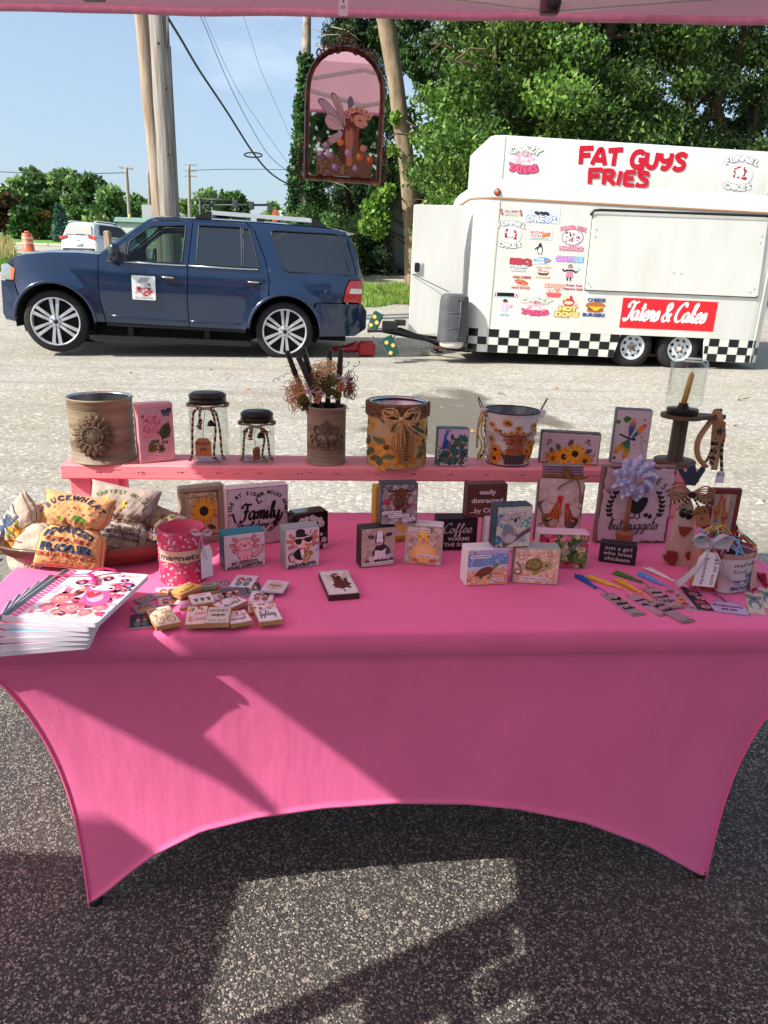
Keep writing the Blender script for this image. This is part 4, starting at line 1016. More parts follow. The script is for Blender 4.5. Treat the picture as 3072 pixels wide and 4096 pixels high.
for row in range(3):
 z0=.295-(row+1)*cellh+.008;z1=z0+cellh
 for i in range(-1,30):
  if(i+row)%2:continue
  x0=.242+i*cellw+.0;x1=x0+cellw
  for lo,hi,sl,sr in((.246,2.06,0,.075),(3.405,4.082,-.05,0)):
   zz=(z0+z1)/2;k=(zz+.012)/.318;a0,a1=max(x0,lo+sl*k),min(x1,hi+sr*k)
   if a1-a0>.01:quad_on(a0,a1,max(z0,-.010),z1,-.0015)
 for j in range(-3,0):
  if(j+row)%2:continue
  s0,s1=(-j)*cellw,(-j-1)*cellw
  v=[]
  for q in range(5):
   s=s1+(s0-s1)*q/4;s=max(0,s-.02);th=min(s/RR,PI/2*1.3);x=LX0+RR-(RR+.002)*math.sin(th);y=RR-(RR+.002)*math.cos(th)
   v+=[(x,y,max(z0,-.010)),(x,y,z1)]
  ck.add(v,[(2*i,2*i+1,2*i+3,2*i+2)for i in range(4)])
 for j in range(0,2):
  if(j+row+26)%2:continue
  v=[]
  for q in range(5):
   s=j*cellw+cellw*q/4+.02;th=s/RR;x=LX1-RR+(RR+.002)*math.sin(th);y=RR-(RR+.002)*math.cos(th);v+=[(x,y,max(z0,-.010)),(x,y,z1)]
  ck.add(v,[(2*i,2*i+1,2*i+3,2*i+2)for i in range(4)])
ck.build('checker_print',CH,trl)['kind']='stuff'
RIMW=mat('white_steel_rim','#cfd6d8',.45,.1,.08)
def steel_wheel(cx,hub_col):
 w=MB().lathe([(.175,.0),(.19,-.012),(.21,-.014),(.27,-.004),(.298,.03),(.300,.06),(.300,.16),(.28,.2),(.18,.21)],40,M=Matrix.Rotation(-PI/2,4,'X')).build('wheel',RUBBER,trl)
 w.location=(cx,.06,.135)
 MB().lathe([(.176,-.010),(.170,-.013),(.160,-.002),(.152,.03),(.140,.034),(.10,.012),(.07,.010),(.055,.022),(.03,.022),(0,.022)],40,M=Matrix.Rotation(-PI/2,4,'X')).build('rim',RIMW,w)
 sl=MB()
 for k in range(8):
  a=k*PI/4+.3;M_=Matrix.Rotation(-a,4,'Y');sl.add([M_@Vector(p)for p in((.108,.013,-.022),(.138,.028,-.017),(.138,.028,.017),(.108,.013,.022))],[(0,1,2,3)])
 sl.build('vent_slots',DARKGAP,w).location=(0,-.004,0)
 lg=MB()
 for k in range(5):a=k*2*PI/5+.5;lg.lathe([(0,-.012),(.010,-.012),(.012,.01)],8,(.055*math.cos(a),0,.055*math.sin(a)),M=Matrix.Rotation(-PI/2,4,'X'))
 lg.build('lug_nuts',mat('rusty_lug','#5b4334',.6,.4),w)
 MB().lathe([(0,-.03),(.022,-.028),(.028,-.015),(.030,.02)],16,M=Matrix.Rotation(-PI/2,4,'X')).build('hub_cap',hub_col,w)
steel_wheel(2.345,mat('rusty_hub','#4a3a30',.6));steel_wheel(3.045,CREAM)
for cx in(2.345,3.045):
 o=MB().lathe([(.0,0),(.28,0),(.300,.03),(.300,.17),(.28,.2),(.0,.2)],24,M=Matrix.Rotation(-PI/2,4,'X')).build('wheel',RUBBER,trl);o.location=(cx,1.92,.135)
hp=[(1.535,.905),(1.545,.885),(3.975,.895),(4.005,.92),(3.945,1.895),(1.515,1.855)]
MB().prism(hp,-.028,.002,bev=.006).build('serving_hatch',WHITE,trl)
MB().tube([(1.475,-.03,1.835),(1.515,-.04,1.895),(1.6,-.042,1.905),(3.9,-.042,1.945),(3.955,-.03,1.93)],.017,8).build('hatch_gutter',BLACKTRIM,trl)
dt=MB()
for x,z in((1.58,1.66),(1.575,1.57),(3.90,1.69),(3.89,1.60),(2.74,1.16),(2.85,1.158),(1.56,.97),(1.60,.93),(3.93,1.0),(3.88,.955)):dt.lathe([(0,0),(.006,0),(.006,.004)],8,(x,-.031,z),M=Matrix.Rotation(PI/2,4,'X'))
dt.build('screw_heads',BLACKTRIM,trl)
MB().tube([(1.512,-.004,1.85),(1.53,-.004,.88),(4.01,-.004,.889),(3.952,-.004,1.9)],.006,5).build('hatch_seal',BLACKTRIM,trl)
fd=MB().prism(rounded([(-.865,.18),(-.885,1.862),(-.175,1.882),(-.135,.205)],.03),.12,.165,bev=.006).build('front_door',WHITE,trl)
MB().prism(rounded([(-.868,.985),(-.735,.985),(-.735,1.155),(-.868,1.155)],.03),.105,.121).build('latch_plate',mat('white_latch','#dddcd8',.4),fd)
MB().prism(rounded([(-.835,1.01),(-.765,1.01),(-.765,1.13),(-.835,1.13)],.02),.09,.106).build('latch',BLACKTRIM,fd)
MB().tube([(-.86,.10,.98),(-.35,.02,.77)],.005,6).build('stay_cable',BLACKTRIM,trl)
for x,y,z in((.196,.01,2.058),(-.02,1.1,2.058)):
 l=MB().lathe([(.046,0),(.046,.014),(.036,.018)],18,M=Matrix.Rotation(PI/2,4,'X')).build('marker_lamp',BLACKTRIM,trl);l.location=(x,y,z)
 MB().lathe([(.036,.014),(.03,.03),(0,.034)],18,M=Matrix.Rotation(PI/2,4,'X')).build('amber_lens',mat('amber_lens','#d9622b',.2,coat=1),l)
tc_=thing('propane_tank_cover','dark grey ribbed plastic cover over white propane tanks on the trailer tongue','tank cover',A_trl+M_trl@Vector((-.27,-.02,.06)),rot=M_trl.to_euler())
GREYP=mat('dark_grey_polymer','#4b4d50',.6,vary=.12,scale=20)
rows=[]
def oval(w,d,z,n=28):return[(w*(abs(math.cos(a))**.6)*(1 if math.cos(a)>0 else-1),d*(abs(math.sin(a))**.75)*(1 if math.sin(a)>0 else-1),z)for a in[2*PI*i/n for i in range(n)]]
for z,k in((.06,.97),(.065,1.0),(.21,.99),(.23,.975),(.25,.985),(.44,.975),(.46,.96),(.48,.97),(.60,.955),(.66,.90),(.69,.72),(.695,.3)):rows.append(oval(.205*k,.17*k,z))
k=28;v=[p for r in rows for p in r];f=[(j*k+i,j*k+(i+1)%k,(j+1)*k+(i+1)%k,(j+1)*k+i)for j in range(len(rows)-1)for i in range(k)];f.append(tuple((len(rows)-1)*k+i for i in range(k)))
smooth_angle(MB().add(v,f,smooth=True).build('cover',GREYP,tc_),30)
rb=MB()
for z in(.12,.40,.62):rb.box(.06,-.166,z,.09,.02,.022,bev=.004)
rb.tube([(.065,-.168,.09),(.065,-.172,.35),(.065,-.166,.62)],.010,6);rb.tube([(-.19,-.05,.36),(-.1,-.16,.44),(.06,-.17,.45),(.19,-.06,.39)],.008,6);rb.tube([(-.19,-.05,.15),(-.1,-.16,.235),(.06,-.17,.245),(.19,-.06,.21)],.008,6)
rb.build('rib',GREYP,tc_)
MB().lathe([(.10,-.03),(.13,-.028),(.15,0),(.155,.05),(.15,.09)],24,(0,0,0),M=Matrix.Diagonal((1.1,1,1,1))).build('propane_tank',mat('white_tank','#dcd8cf',.4),tc_)
MB().tube([(.09,.3,0),(-.60,.75,.08),(-1.25,1.05,.16)],.04,8,flat=.7).tube([(.09,1.8,0),(-.6,1.3,.08),(-1.25,1.05,.16)],.04,8,flat=.7).build('tongue',BLACKTRIM,trl)
MB().box(-.27,.05,.02,.46,.3,.02).build('tank_tray',mat('rusty_frame','#4a2a1c',.8,vary=.3),trl)
hc=thing('hitch_coupling','black greasy tow bar and trailer jack joining the SUV to the trailer','tow hitch',onv(1600,1320,10.35))
o0=hc.location
def P_(px,py,y):return onv(px,py,y)-o0
MB().tube([P_(1470,1322,10.35),P_(1600,1318,10.35),P_(1690,1350,10.4),P_(1790,1392,10.5),P_(1880,1402,10.55)],.03,8).build('drawbar',BLACKTRIM,hc)
MB().box(*(P_(1560,1302,10.3)),.22,.16,.12,bev=.01).box(*(P_(1600,1290,10.3)),.16,.1,.08,bev=.01).build('coupler',mat('greasy_black','#15130f',.7),hc)
MB().tube([P_(1745,1385,10.5),P_(1745,1412,10.5)],.035,8).lathe([(0,0),(.09,0),(.09,.02),(0,.03)],14,P_(1748,1410,10.5)).build('jack_foot',BLACKTRIM,hc)
MB().tube([P_(1490,1345,10.25),P_(1520,1372,10.2),P_(1560,1368,10.2),P_(1590,1330,10.3)],.007,6).build('safety_chain',BLACKTRIM,hc)
bl=ground_at(1718,1420)
tag(MB().box(0,0,.035,.26,.2,.07,bev=.006).build('concrete_block',mat('grey_concrete','#8d8a84',.9)),'grey concrete block on the ground under the trailer tongue','block').location=(bl.x,bl.y,zt(bl.x,bl.y))
def decal(x0,z0,x1,z1,label,art,y=-.003,name='sticker',cat='sticker',eps=.0002):
 c=Vector(((x0+x1)/2,y,min(z0,z1)))
 g=thing(name,label,cat,A_trl+M_trl@c,rot=M_trl.to_euler())
 art.build('print',flat(x1-x0,abs(z1-z0),y=0),g,eps=eps,clip=False);return g
def taters(seed,pale):
 a=Art(10,10,seed=seed);a.blots(2,3.2,7.6,7.6,46,['#f0c9d2','#e9b3c2','#f6dfe3','#d99fb0'],.5,1.2);a.ell(6.4,5,1.3,1.1,'#f3d3d8');a.ell(6.4,5,.6,.5,'#dba3ae')
 a.arc('CRAZY',5,-1.5,9.4,2.7,'#f4f3e6' if not pale else '#eef0d8',2.06,1.08,bold=.05,outline='#69806f',ow=.05,sx=1.25)
 a.arc('TATERS',5,14.5,13.2,2.9,'#e2557e',-1.94,-1.20,bold=.06,outline='#7c2a44',ow=.05,inward=True,sx=1.15);return a
def funnel(seed):
 a=Art(10,10,seed=seed);a.ell(5,5,3.9,3.7,'#cfd2e2',n=24);a.ell(5,4.9,3.5,3.1,'#ecd9d3',n=24)
 a.blots(3.0,3.4,7,7.2,26,['#8e2233','#b23848','#701c2a','#c9606a'],.3,.6);a.spline([(4,4.6),(3.8,6.2),(5,6.9),(6.1,6.1),(6,4.8),(5,4.3)],'#f7f3ee');a.ell(6.8,3.8,.5,.5,'#9b2436')
 a.arc('FUNNEL',5,0,9.0,2.2,'#f6f6f2',2.12,1.02,bold=.05,outline='#5e6a66',ow=.05,sx=1.2)
 a.arc('CAKES',5,12.5,12.4,2.4,'#f6f6f2',-1.92,-1.22,bold=.05,outline='#5e6a66',ow=.05,inward=True,sx=1.2);return a
decal(.33,2.27,.755,2.66,'sticker of pale pink potatoes between curved words at the left end of the roof sign',taters(3,False),y=YS-.004)
decal(3.26,2.26,3.74,2.66,'funnel cakes sticker with white round cake at the right end of the roof sign',funnel(5),y=YS-.004)
fat=Art(148,46);fat.strokes('FAT GUYS',3,23.5,19.5,'#c3122b',w=.32,font=MARKER,sep=True,fit=148,pen=None,shear=.0,ang=0);
fat2=Art(86,25);fat2.strokes('FRIES',2,1.5,18.0,'#c3122b',w=.33,font=MARKER,sep=True,fit=86,pen=None,shear=.0)
fg=decal(1.235,2.235,2.715,2.695,'big red hand-cut lettering in two lines across the middle of the roof sign',fat,y=YS-.004,name='sign_lettering',cat='lettering')
fat2.build('print',lambda u,v,e:(1.395-1.975+u*.86,-e-.005,.0+v*.24-.01),fg,eps=.0002)
tg=thing('banner','bright red banner with large white script lettering below the serving hatch','banner',A_trl+M_trl@Vector((2.775,-.003,.60)),rot=M_trl.to_euler())
a=Art(136,40,'#e0212b');a.strokes('Taters & Cakes',5,11,25,'#ffffff',w=.155,fit=116,shear=.35,pen=.5,sep=True);a.build('print',lambda u,v,e:(-.685+u*1.37,-e,-.20+v*.405),tg,eps=.0002,clip=False)
a=Art(10,3);a.strokes('',0,0,1,'#000');
def hot(a,x,y,s,ang=0):
 a.ell(x,y,1.9*s,.75*s,'#e0a184',ang);a.ell(x,y+.12*s,1.7*s,.45*s,'#b5543a',ang);a.stroke([(x-1.3*s,y+.1*s),(x-.5*s,y+.4*s),(x+.3*s,y+.1*s),(x+1.2*s,y+.3*s)],.22*s,'#e8b93f')
a=Art(33,10);a.text('ALL BEEF',16.5,5.6,3.6,'#b0605c',bold=.02,fit=18);a.text('HOT DOGS',16.5,1.4,4,'#ece3d0',bold=.03,fit=18,outline='#b9967f',ow=.04);
for x in(3.5,29.5):a.stroke([(x-1.4,8.8),(x,5),(x+1.6,1.4)],2.2,'#8d3f3b');a.ell(x,5,1.8,2.6,'#c4796f');a.ell(x-.5,8.2,1,1,'#6f2d30')
decal(.242,1.767,.57,1.862,'small all beef hot dogs sticker, topmost in the left column',a)
a=Art(49,22,'#dfe6ee');a.arc('DEEP FRIED',24.5,-52,64,9,'#e9eef6',1.92,1.22,bold=.05,outline='#6d87ad',ow=.04,sx=1.0)
for x in(18,25,31):a.ell(x,12.2,4.2,2.2,'#1c1c22',-.35);a.ell(x+.3,12.5,3,1.4,'#3a3a44',-.35)
a.text('OREOS',24.5,1.4,10.5,'#f1f4fa',bold=.04,fit=40,outline='#3a5aa8',ow=.06);decal(.578,1.709,1.066,1.923,'pale blue sticker of deep fried black cookies beside the all beef hot dogs one',a)
decal(.226,1.376,.62,1.697,'funnel cakes sticker in the left column under the all beef hot dogs',funnel(9))
a=Art(30,13,'#e4ebe9');a.text('MOZZARELLA',13,7.2,4.4,'#d2392b',bold=.04,fit=24);a.text('STICKS',9,3,4.2,'#d2392b',bold=.04,fit=14);a.rect(2,.6,27,2.2,'#9fb8ba')
for k in range(4):a.stroke([(17,3+k*1.1),(28,5.2+k*1.3)],1.3,['#c9662b','#de8a3e'][k%2],smooth=False)
decal(.683,1.50,.987,1.63,'mozzarella sticks sticker with orange sticks',a)
a=Art(18,15);a.ell(11.5,6,4,5,'#1d1f26',.1);a.ell(11.7,5,2.7,3.8,'#eef1f4');a.ell(11,11.5,2.4,2.2,'#1d1f26');a.ell(11,13.6,2,1,'#c54b55');a.ell(4,9,3,3.4,'#dfe6ee');a.stroke([(8,9),(4,6.4)],1.6,'#1d1f26',smooth=False);a.ell(9.6,.8,1.6,.7,'#d98a3a');a.ell(13.6,.8,1.6,.7,'#d98a3a')
decal(.734,1.313,.91,1.465,'small penguin sticker below the mozzarella sticks',a)
a=Art(38,33,seed=4);a.ell(19,17,15,10,'#4b4046',n=24);a.ell(19,17,14.2,9.3,'#efe0e2',n=24);a.blots(9,11,29,23,46,['#b5566a','#8a3347','#e3a9b3','#f6e6e8','#5f2733'],.7,1.8);a.arc('PULLED PORK',19,-30,57,6.6,'#e88ba2',1.88,1.26,bold=.05,outline='#9e2f52',ow=.03,sx=1.0);a.text('NACHOS',19,.8,6.6,'#f0a5b6',bold=.05,fit=32,outline='#b02f56',ow=.06)
decal(1.086,1.377,1.462,1.71,'pink pulled pork nachos sticker with oval dish',a)
a=Art(31,18);a.text('BBQ',16,10,9.5,'#c43b4b',bold=.08,fit=28,outline='#5c1e2b',ow=.05);a.text('PULLED',13.5,5.2,4.6,'#f6f4ef',bold=.04,fit=24,outline='#4c5260',ow=.05);a.text('PORK',13.5,.4,4.6,'#f6f4ef',bold=.04,fit=18,outline='#4c5260',ow=.05);decal(.445,1.08,.752,1.255,'red BBQ pulled pork sticker',a)
a=Art(30,10,'#e2e9ea');a.ell(14,5,12.5,4.5,'#4d9ccb',n=20);a.text('CORN',10,5.2,3.8,'#ffffff',bold=.05,fit=11,outline='#234e80',ow=.05);a.text('DOGS',10,1.2,3.8,'#ffffff',bold=.05,fit=12,outline='#234e80',ow=.05);a.ell(21,5,4.6,1.7,'#c98548',.4);a.stroke([(17,3.2),(13,1.4)],.6,'#e9d9b0',smooth=False);decal(.755,1.188,1.058,1.282,'blue oval corn dogs sticker',a)
a=Art(23,16,seed=8);a.text('CHILI CHEESE',11.5,13,3,'#dca893',bold=.03,fit=21);a.poly([(2,9),(21,9),(17,4.4),(6,4.4)],'#2c2528');a.ell(11.5,9,9.6,2.6,'#e9cfc0');a.blots(4,8,19,11,22,['#c0463c','#e7c49c','#a83a3a'],.5,1.1);a.text('FRIES',11.5,.6,3.6,'#eed6b8',bold=.04,fit=19,outline='#c58f64',ow=.04);decal(.809,1.007,1.038,1.168,'chili cheese fries sticker with black bowl',a)
a=Art(38,8.3);a.text('SHAVE',12.5,1,8.6,'#d596cf',bold=.06,fit=24,outline='#6f6fc0',ow=.05);a.text('ICE',31,1,8.6,'#8fd0e8',bold=.06,fit=12,outline='#6f6fc0',ow=.05);decal(1.085,1.23,1.465,1.313,'purple and blue shave ice sticker',a)
a=Art(28,22);a.ell(15,19.4,3,2.4,'#26232b');a.ell(15,17.6,2.6,2.6,'#eac7b5');a.rect(12.4,17.4,17.6,18.6,'#1b1a1f');a.poly([(11,15),(19,15),(18.5,9),(11.5,9)],'#232129');a.poly([(11.6,13),(18.4,13),(20,5),(10,5)],'#dd7f9c');a.rect(11.8,.8,13.6,5,'#1e1c22');a.rect(16,.8,17.8,5,'#1e1c22');a.stroke([(11,14.5),(7,13),(4,16)],1.8,'#232129');a.ell(3.6,16.6,1.9,1.9,'#ddcfe0');a.stroke([(19,14.5),(23,12),(25,14)],1.8,'#232129');a.ell(24.5,17,3.2,3.6,'#bfe3ee');decal(1.14,.985,1.421,1.207,'waiter figure sticker in pink apron holding shaved ice',a)
a=Art(27,19);a.text('CHILI CHEESE',13.5,14.6,4.2,'#b9503d',bold=.05,fit=25);a.ell(13.5,9.3,10,4,'#e2a68c',-.2);a.ell(13.5,9.6,9.4,2.6,'#b33d33',-.2);a.stroke([(6,11),(9,10.2),(12,11.2),(16,8.6),(20,8.4)],.9,'#eac45e');a.text('HOT DOGS',13.5,.8,4.2,'#c96e5e',bold=.05,fit=25);decal(.497,.848,.769,1.037,'chili cheese hot dogs sticker with red sausage bun',a)
a=Art(27,20,seed=6);a.text('NACHOS',13.5,13,6.4,'#f1b6a4',bold=.06,fit=26,outline='#c64a44',ow=.05);a.blots(3,5,24,12,50,['#eec9b6','#e8a99c','#d98879','#f4dfd2'],1,2.1);a.poly([(2.5,6),(24.5,6),(22,.6),(5,.6)],'#dd5a64');decal(.967,.762,1.237,.964,'nachos sticker with red paper tray',a)
a=Art(27,10);a.text('Fresh Cut',13.5,5.8,4.2,'#b03a4a',bold=.03,fit=23);a.text('FRENCH FRIES',13.5,.8,3.8,'#b03a4a',bold=.03,fit=27);decal(1.238,.862,1.505,.961,'dark red fresh cut french fries lettering',a)
a=Art(35,9.5);a.poly([(0,8),(34.6,8.8),(34.8,.8),(.6,1)],'#a9d8d2');a.poly([(.8,7.2),(34,8),(34,1.6),(1.2,1.8)],'#f3eef0');a.text('S',2.6,2.2,6,'#d44e6e',bold=.07);a.text('A',31.6,2.2,6,'#d44e6e',bold=.07);a.poly([(4.6,1.9),(28.6,1.9),(28.3,7.2),(4.4,6.9)],'#0b0a0c');decal(.267,.727,.622,.822,'sticker whose middle letters are blacked out by a bar',a)
a=Art(21,23);a.ell(10,12,5,6.4,'#bcd6ea');a.poly([(6.4,17),(9,17),(8.6,7),(5.4,8)],'#e2b7cf');a.poly([(11.4,17),(14,17),(15,8),(12,7)],'#e2b7cf');a.ell(10,18.6,2.8,2.6,'#e7c6b4');a.ell(10,20.6,4.2,1,'#2a2429');a.ell(10,21.4,2.4,1.5,'#2a2429');a.rect(7.6,18.4,12.4,19.4,'#1f1c20');a.ell(7,2.4,3,1.5,'#8fc6d2');a.ell(13.4,2.4,3,1.5,'#8fc6d2');a.stroke([(14,14),(18,13.4)],1.6,'#e7c6b4',smooth=False);a.rect(17.4,12,20,16,'#e09aa8');decal(.336,.482,.545,.714,'round figure sticker in hat and flowery shirt holding a drink',a)
decal(.66,.48,1.075,.76,'pink potato heap sticker low on the trailer side just above the checkers',taters(13,True))
a=Art(34,30);a.ell(18,21,8.6,5,'#b9483e');a.ell(18,20.4,6.4,2.4,'#f0c7b4');a.ell(12,26.5,3.4,2.8,'#d7dc8a',.6);a.ell(21,26.6,2,3.8,'#c43434',.4);a.ell(28,19.4,2,2.4,'#e8b6ae');a.text('HOT',18,9.6,8.2,'#f6d676',bold=.08,fit=24,outline='#8a2f3c',ow=.06);a.text('DOGS',17.5,2,8.2,'#f6d676',bold=.08,fit=32,outline='#8a2f3c',ow=.06);a.ell(10,1,2.4,1,'#caa39a');a.ell(19,1,2.4,1,'#caa39a');decal(1.148,.498,1.485,.798,'yellow lettered hot dogs sticker with sombrero',a)
a=Art(33,25,seed=2);a.text('CHEESE',18,20.2,6,'#2d4783',bold=.05,fit=25);a.spline([(5,13),(6,18),(16,19.6),(28,18.4),(30,13.4)],'#b06a35');a.blots(6,8,29,13,30,['#4b2c1c','#5f3a22','#4c7034','#7d2f25'],1,2.2);a.poly([(7,13.4),(30,13.6),(18,7.4)],'#f2bb2e');a.spline([(6,9.4),(9,6.4),(26,6.6),(29,10),(18,8.4)],'#a55f2f');a.text('BURGERS',16.5,.4,6,'#2d4783',bold=.05,fit=31);decal(1.539,.53,1.867,.783,'cheese burgers sticker with blue lettering below the hatch corner',a)
a=Art(7,14);a.rect(0,0,7,6,'#cfe0d6');a.rect(.8,.8,6.2,5.2,'#e6ece6');a.text('FRESH',3.5,6.6,1.9,'#b6c8bd',fit=6.4);a.blots(1,9,6,13.4,14,['#dcdcd6','#e9d9d9'],.5,1)
g=thing('sticker','faded green sticker on the front end of the roof sign box','sticker',A_trl+M_trl@Vector((.083,.75,2.26)),rot=M_trl.to_euler())
a.build('print',lambda u,v,e:(-.002-e,.35-u*.7,v*.4),g,eps=.0003)
# --- plants
LEAF=attr_mat('leaf',rough=.5,vary=.25,scale=1.2,spec=.35,trans=.35)
NEEDLE=attr_mat('needle',rough=.65,vary=.25,scale=2,spec=.25,trans=.12)
BARK=mat('bark_grey_brown','#7d6a55',.9,vary=.45,scale=7,bump=.9,bscale=14,stretch=(1,1,.35))
BARKD=mat('bark_dark','#4a3b2e',.95,vary=.4,scale=6,bump=.8,bscale=12)
def leaves(name,clumps,size,cols,material,parent,seed=1,aspect=.62,droop=0.0,shell=.35,up=.3):
 """clumps: (centre, (rx,ry,rz), n); every leaf is its own small folded face"""
 g=np.random.default_rng(seed);P=[];CL=[]
 lc=np.array([lin(c)for c in cols])
 for c,r,n in clumps:
  d=g.normal(size=(n,3));d/=np.linalg.norm(d,axis=1)[:,None]
  rad=(shell+(1-shell)*g.random(n)**.6)[:,None]
  P.append(np.array(c)+d*rad*np.array(r));k=g.integers(0,len(cols));
  idx=np.where(g.random(n)<.55,k,g.integers(0,len(cols),n));CL.append(lc[idx]*(g.random((n,1))*.5+.75))
 P=np.concatenate(P);CL=np.concatenate(CL);n=len(P)
 a=g.normal(size=(n,3));a[:,2]-=droop*1.6;a/=np.linalg.norm(a,axis=1)[:,None]
 b=g.normal(size=(n,3));b[:,2]*=.5;b=np.cross(a,b);b/=np.linalg.norm(b,axis=1)[:,None]
 s=size*(g.random((n,1))*.7+.65)
 V=np.empty((n,4,3),'f');V[:,0]=P;V[:,1]=P+a*s*.5+b*s*aspect*.5;V[:,2]=P+a*s;V[:,3]=P+a*s*.5-b*s*aspect*.5
 me=bpy.data.meshes.new(name);me.vertices.add(n*4);me.vertices.foreach_set('co',V.ravel())
 me.loops.add(n*4);me.loops.foreach_set('vertex_index',np.arange(n*4,dtype='i'));me.polygons.add(n)
 me.polygons.foreach_set('loop_start',np.arange(0,n*4,4,dtype='i'))
 at=me.attributes.new('col','FLOAT_COLOR','FACE');C4=np.ones((n,4),'f');C4[:,:3]=CL;at.data.foreach_set('color',C4.ravel())
 me.update(calc_edges=True);me.materials.append(material)
 o=bpy.data.objects.new(name,me);C.objects.link(o);o.parent=parent;return o
def limb(mb,p,q,r0,r1,rr,wob=.12,n=5):
 p,q=Vector(p),Vector(q);L_=(q-p).length;pts=[];rad=[]
 for i in range(n+1):
  t=i/n;w=math.sin(PI*t)*wob*L_
  pts.append(p.lerp(q,t)+Vector((rr.uniform(-w,w),rr.uniform(-w,w),rr.uniform(-w,w)*.5)));rad.append(r0+(r1-r0)*t)
 mb.tube(pts,rad,7);return pts
GREENS=['#64864a','#769a58','#527340','#92ae6a','#466434']
def far_tree(x_d,top_d,hw_d,y,label,cols=GREENS,seed=0,kind='tree',n=4000,size=None,group='trees across the far lawn'):
 """x, top row and half width in 1659-wide picture units turned into metres at distance y"""
 k=3072/1659;c=ony(x_d*k,540*k,y);x=c.x;zb=zt(x,y);top=ony(x_d*k,(top_d+7)*k,y).z;hw=hw_d*k/FPX*y*1.04
 h=top-zb;t=thing('broadleaf_tree',label,'tree',(x,y,zb),group=group);rr=random.Random(seed)
 mb=MB();limb(mb,(0,0,-.1),(0,0,h*.6),hw*.07+.08,hw*.03,rr,.03)
 for i in range(5):limb(mb,(0,0,h*(.25+.07*i)),(rr.uniform(-.6,.6)*hw,rr.uniform(-.6,.6)*hw,h*rr.uniform(.5,.85)),hw*.03,.02,rr)
 mb.build('trunk',BARKD,t)
 cl=[];m=26
 for i in range(m):
  a=rr.uniform(0,2*PI);zz=rr.uniform(.1,.92);rad=hw*.78*math.sqrt(max(.05,1-(abs(zz-.42)/.62)**2.2))*rr.uniform(.3,1)
  r=hw*rr.uniform(.24,.40);cl.append(((rad*math.cos(a),rad*math.sin(a),h*zz),(r,r,r*rr.uniform(.6,.95)),n//m))
 leaves('crown',cl,size or .006*y,cols,LEAF,t,seed);return t
LG=['#64874a','#769a54','#4f7338','#8ba664','#466032']
DG=['#3a5a2a','#496e34','#2e4a20','#5a7f40']
for i,(x,tp,hw,y,lb,cols)in enumerate([(22,402,40,76,'pale green broadleaf tree at the left edge behind the dark red one',LG),(72,374,42,78,'rounded broadleaf tree second from the left edge of the far tree line',GREENS),(113,350,44,80,'tallest broadleaf tree of the left tree line',LG),(160,357,42,79,'broadleaf tree just right of the tallest one in the left tree line',GREENS),(206,374,42,77,'broadleaf tree above the white SUV in the left tree line',DG),(250,398,40,74,'lower broadleaf tree behind the leaning thin utility pole',GREENS),(290,414,34,82,'small hazy broadleaf tree left of the twin poles',LG),(322,428,30,85,'lowest broadleaf tree touching the left of the twin poles',LG),(412,424,32,84,'small broadleaf tree right of the twin poles',LG),(452,400,40,82,'rounded tall broadleaf tree right of the twin poles',GREENS),(508,408,42,84,'dark rounded tree behind the traffic signal arms',DG),(588,432,30,95,'pale yellow green distant tree behind the signal arm end',['#86a552','#9ab563','#6f9244','#5d8238'])]):
 far_tree(x,tp,hw,y,lb,cols,10+i)
for i,(x,tp,hw,y,lb,cols)in enumerate([(14,408,34,60,'dark reddish purple tree at the far left edge',['#5a3128','#6d3d30','#43231e','#774a38','#3c3a1e']),(52,446,26,57,'dark dense evergreen behind the green utility box',DG),(92,448,24,57,'dark shrubby tree with rusty tips left of the blue spruce',['#2c5219','#3a6620','#704a2a','#244514']),(165,412,30,62,'mid green tree right behind the blue spruce',LG),(236,440,30,60,'leafy tree behind the white SUV roof',DG),(214,462,30,50,'low yellow green bush behind the white SUV',['#7d9150','#8fa35c','#687f42','#566c34'])]):
 far_tree(x,tp,hw,y,lb,cols,40+i,n=3400,group='trees and bushes along the lawn')
for i,x in enumerate((-1.0,1.5,4.0)):
 pass
def conifer(x_d,top_d,hw_d,y,label,cols,seed,n=2600,size=.28):
 k=3072/1659;c=ony(x_d*k,540*k,y);zb=zt(c.x,y);h=ony(x_d*k,top_d*k,y).z-zb;hw=hw_d*k/FPX*y
 t=thing('spruce_tree',label,'tree',(c.x,y,zb));MB().tube([(0,0,-.1),(0,0,h*.97)],[.16,.02],7).build('trunk',BARKD,t);rr=random.Random(seed);cl=[]
 lv=16
 for i in range(lv):
  zz=h*(.08+.9*i/lv);rad=hw*(1-i/lv)*1.0
  for j in range(7):a=j*2*PI/7+i;cl.append(((rad*.6*math.cos(a),rad*.6*math.sin(a),zz-rad*.12),(rad*.45+.06,rad*.45+.06,h/lv*.35),n//(lv*7)))
 leaves('crown',cl,size,cols,NEEDLE,t,seed,aspect=.4,droop=.2);return t
conifer(136,440,21,54,'blue green spruce standing on the far lawn behind the white SUV',['#55756a','#446257','#6b8a7d','#3a544a'],5)
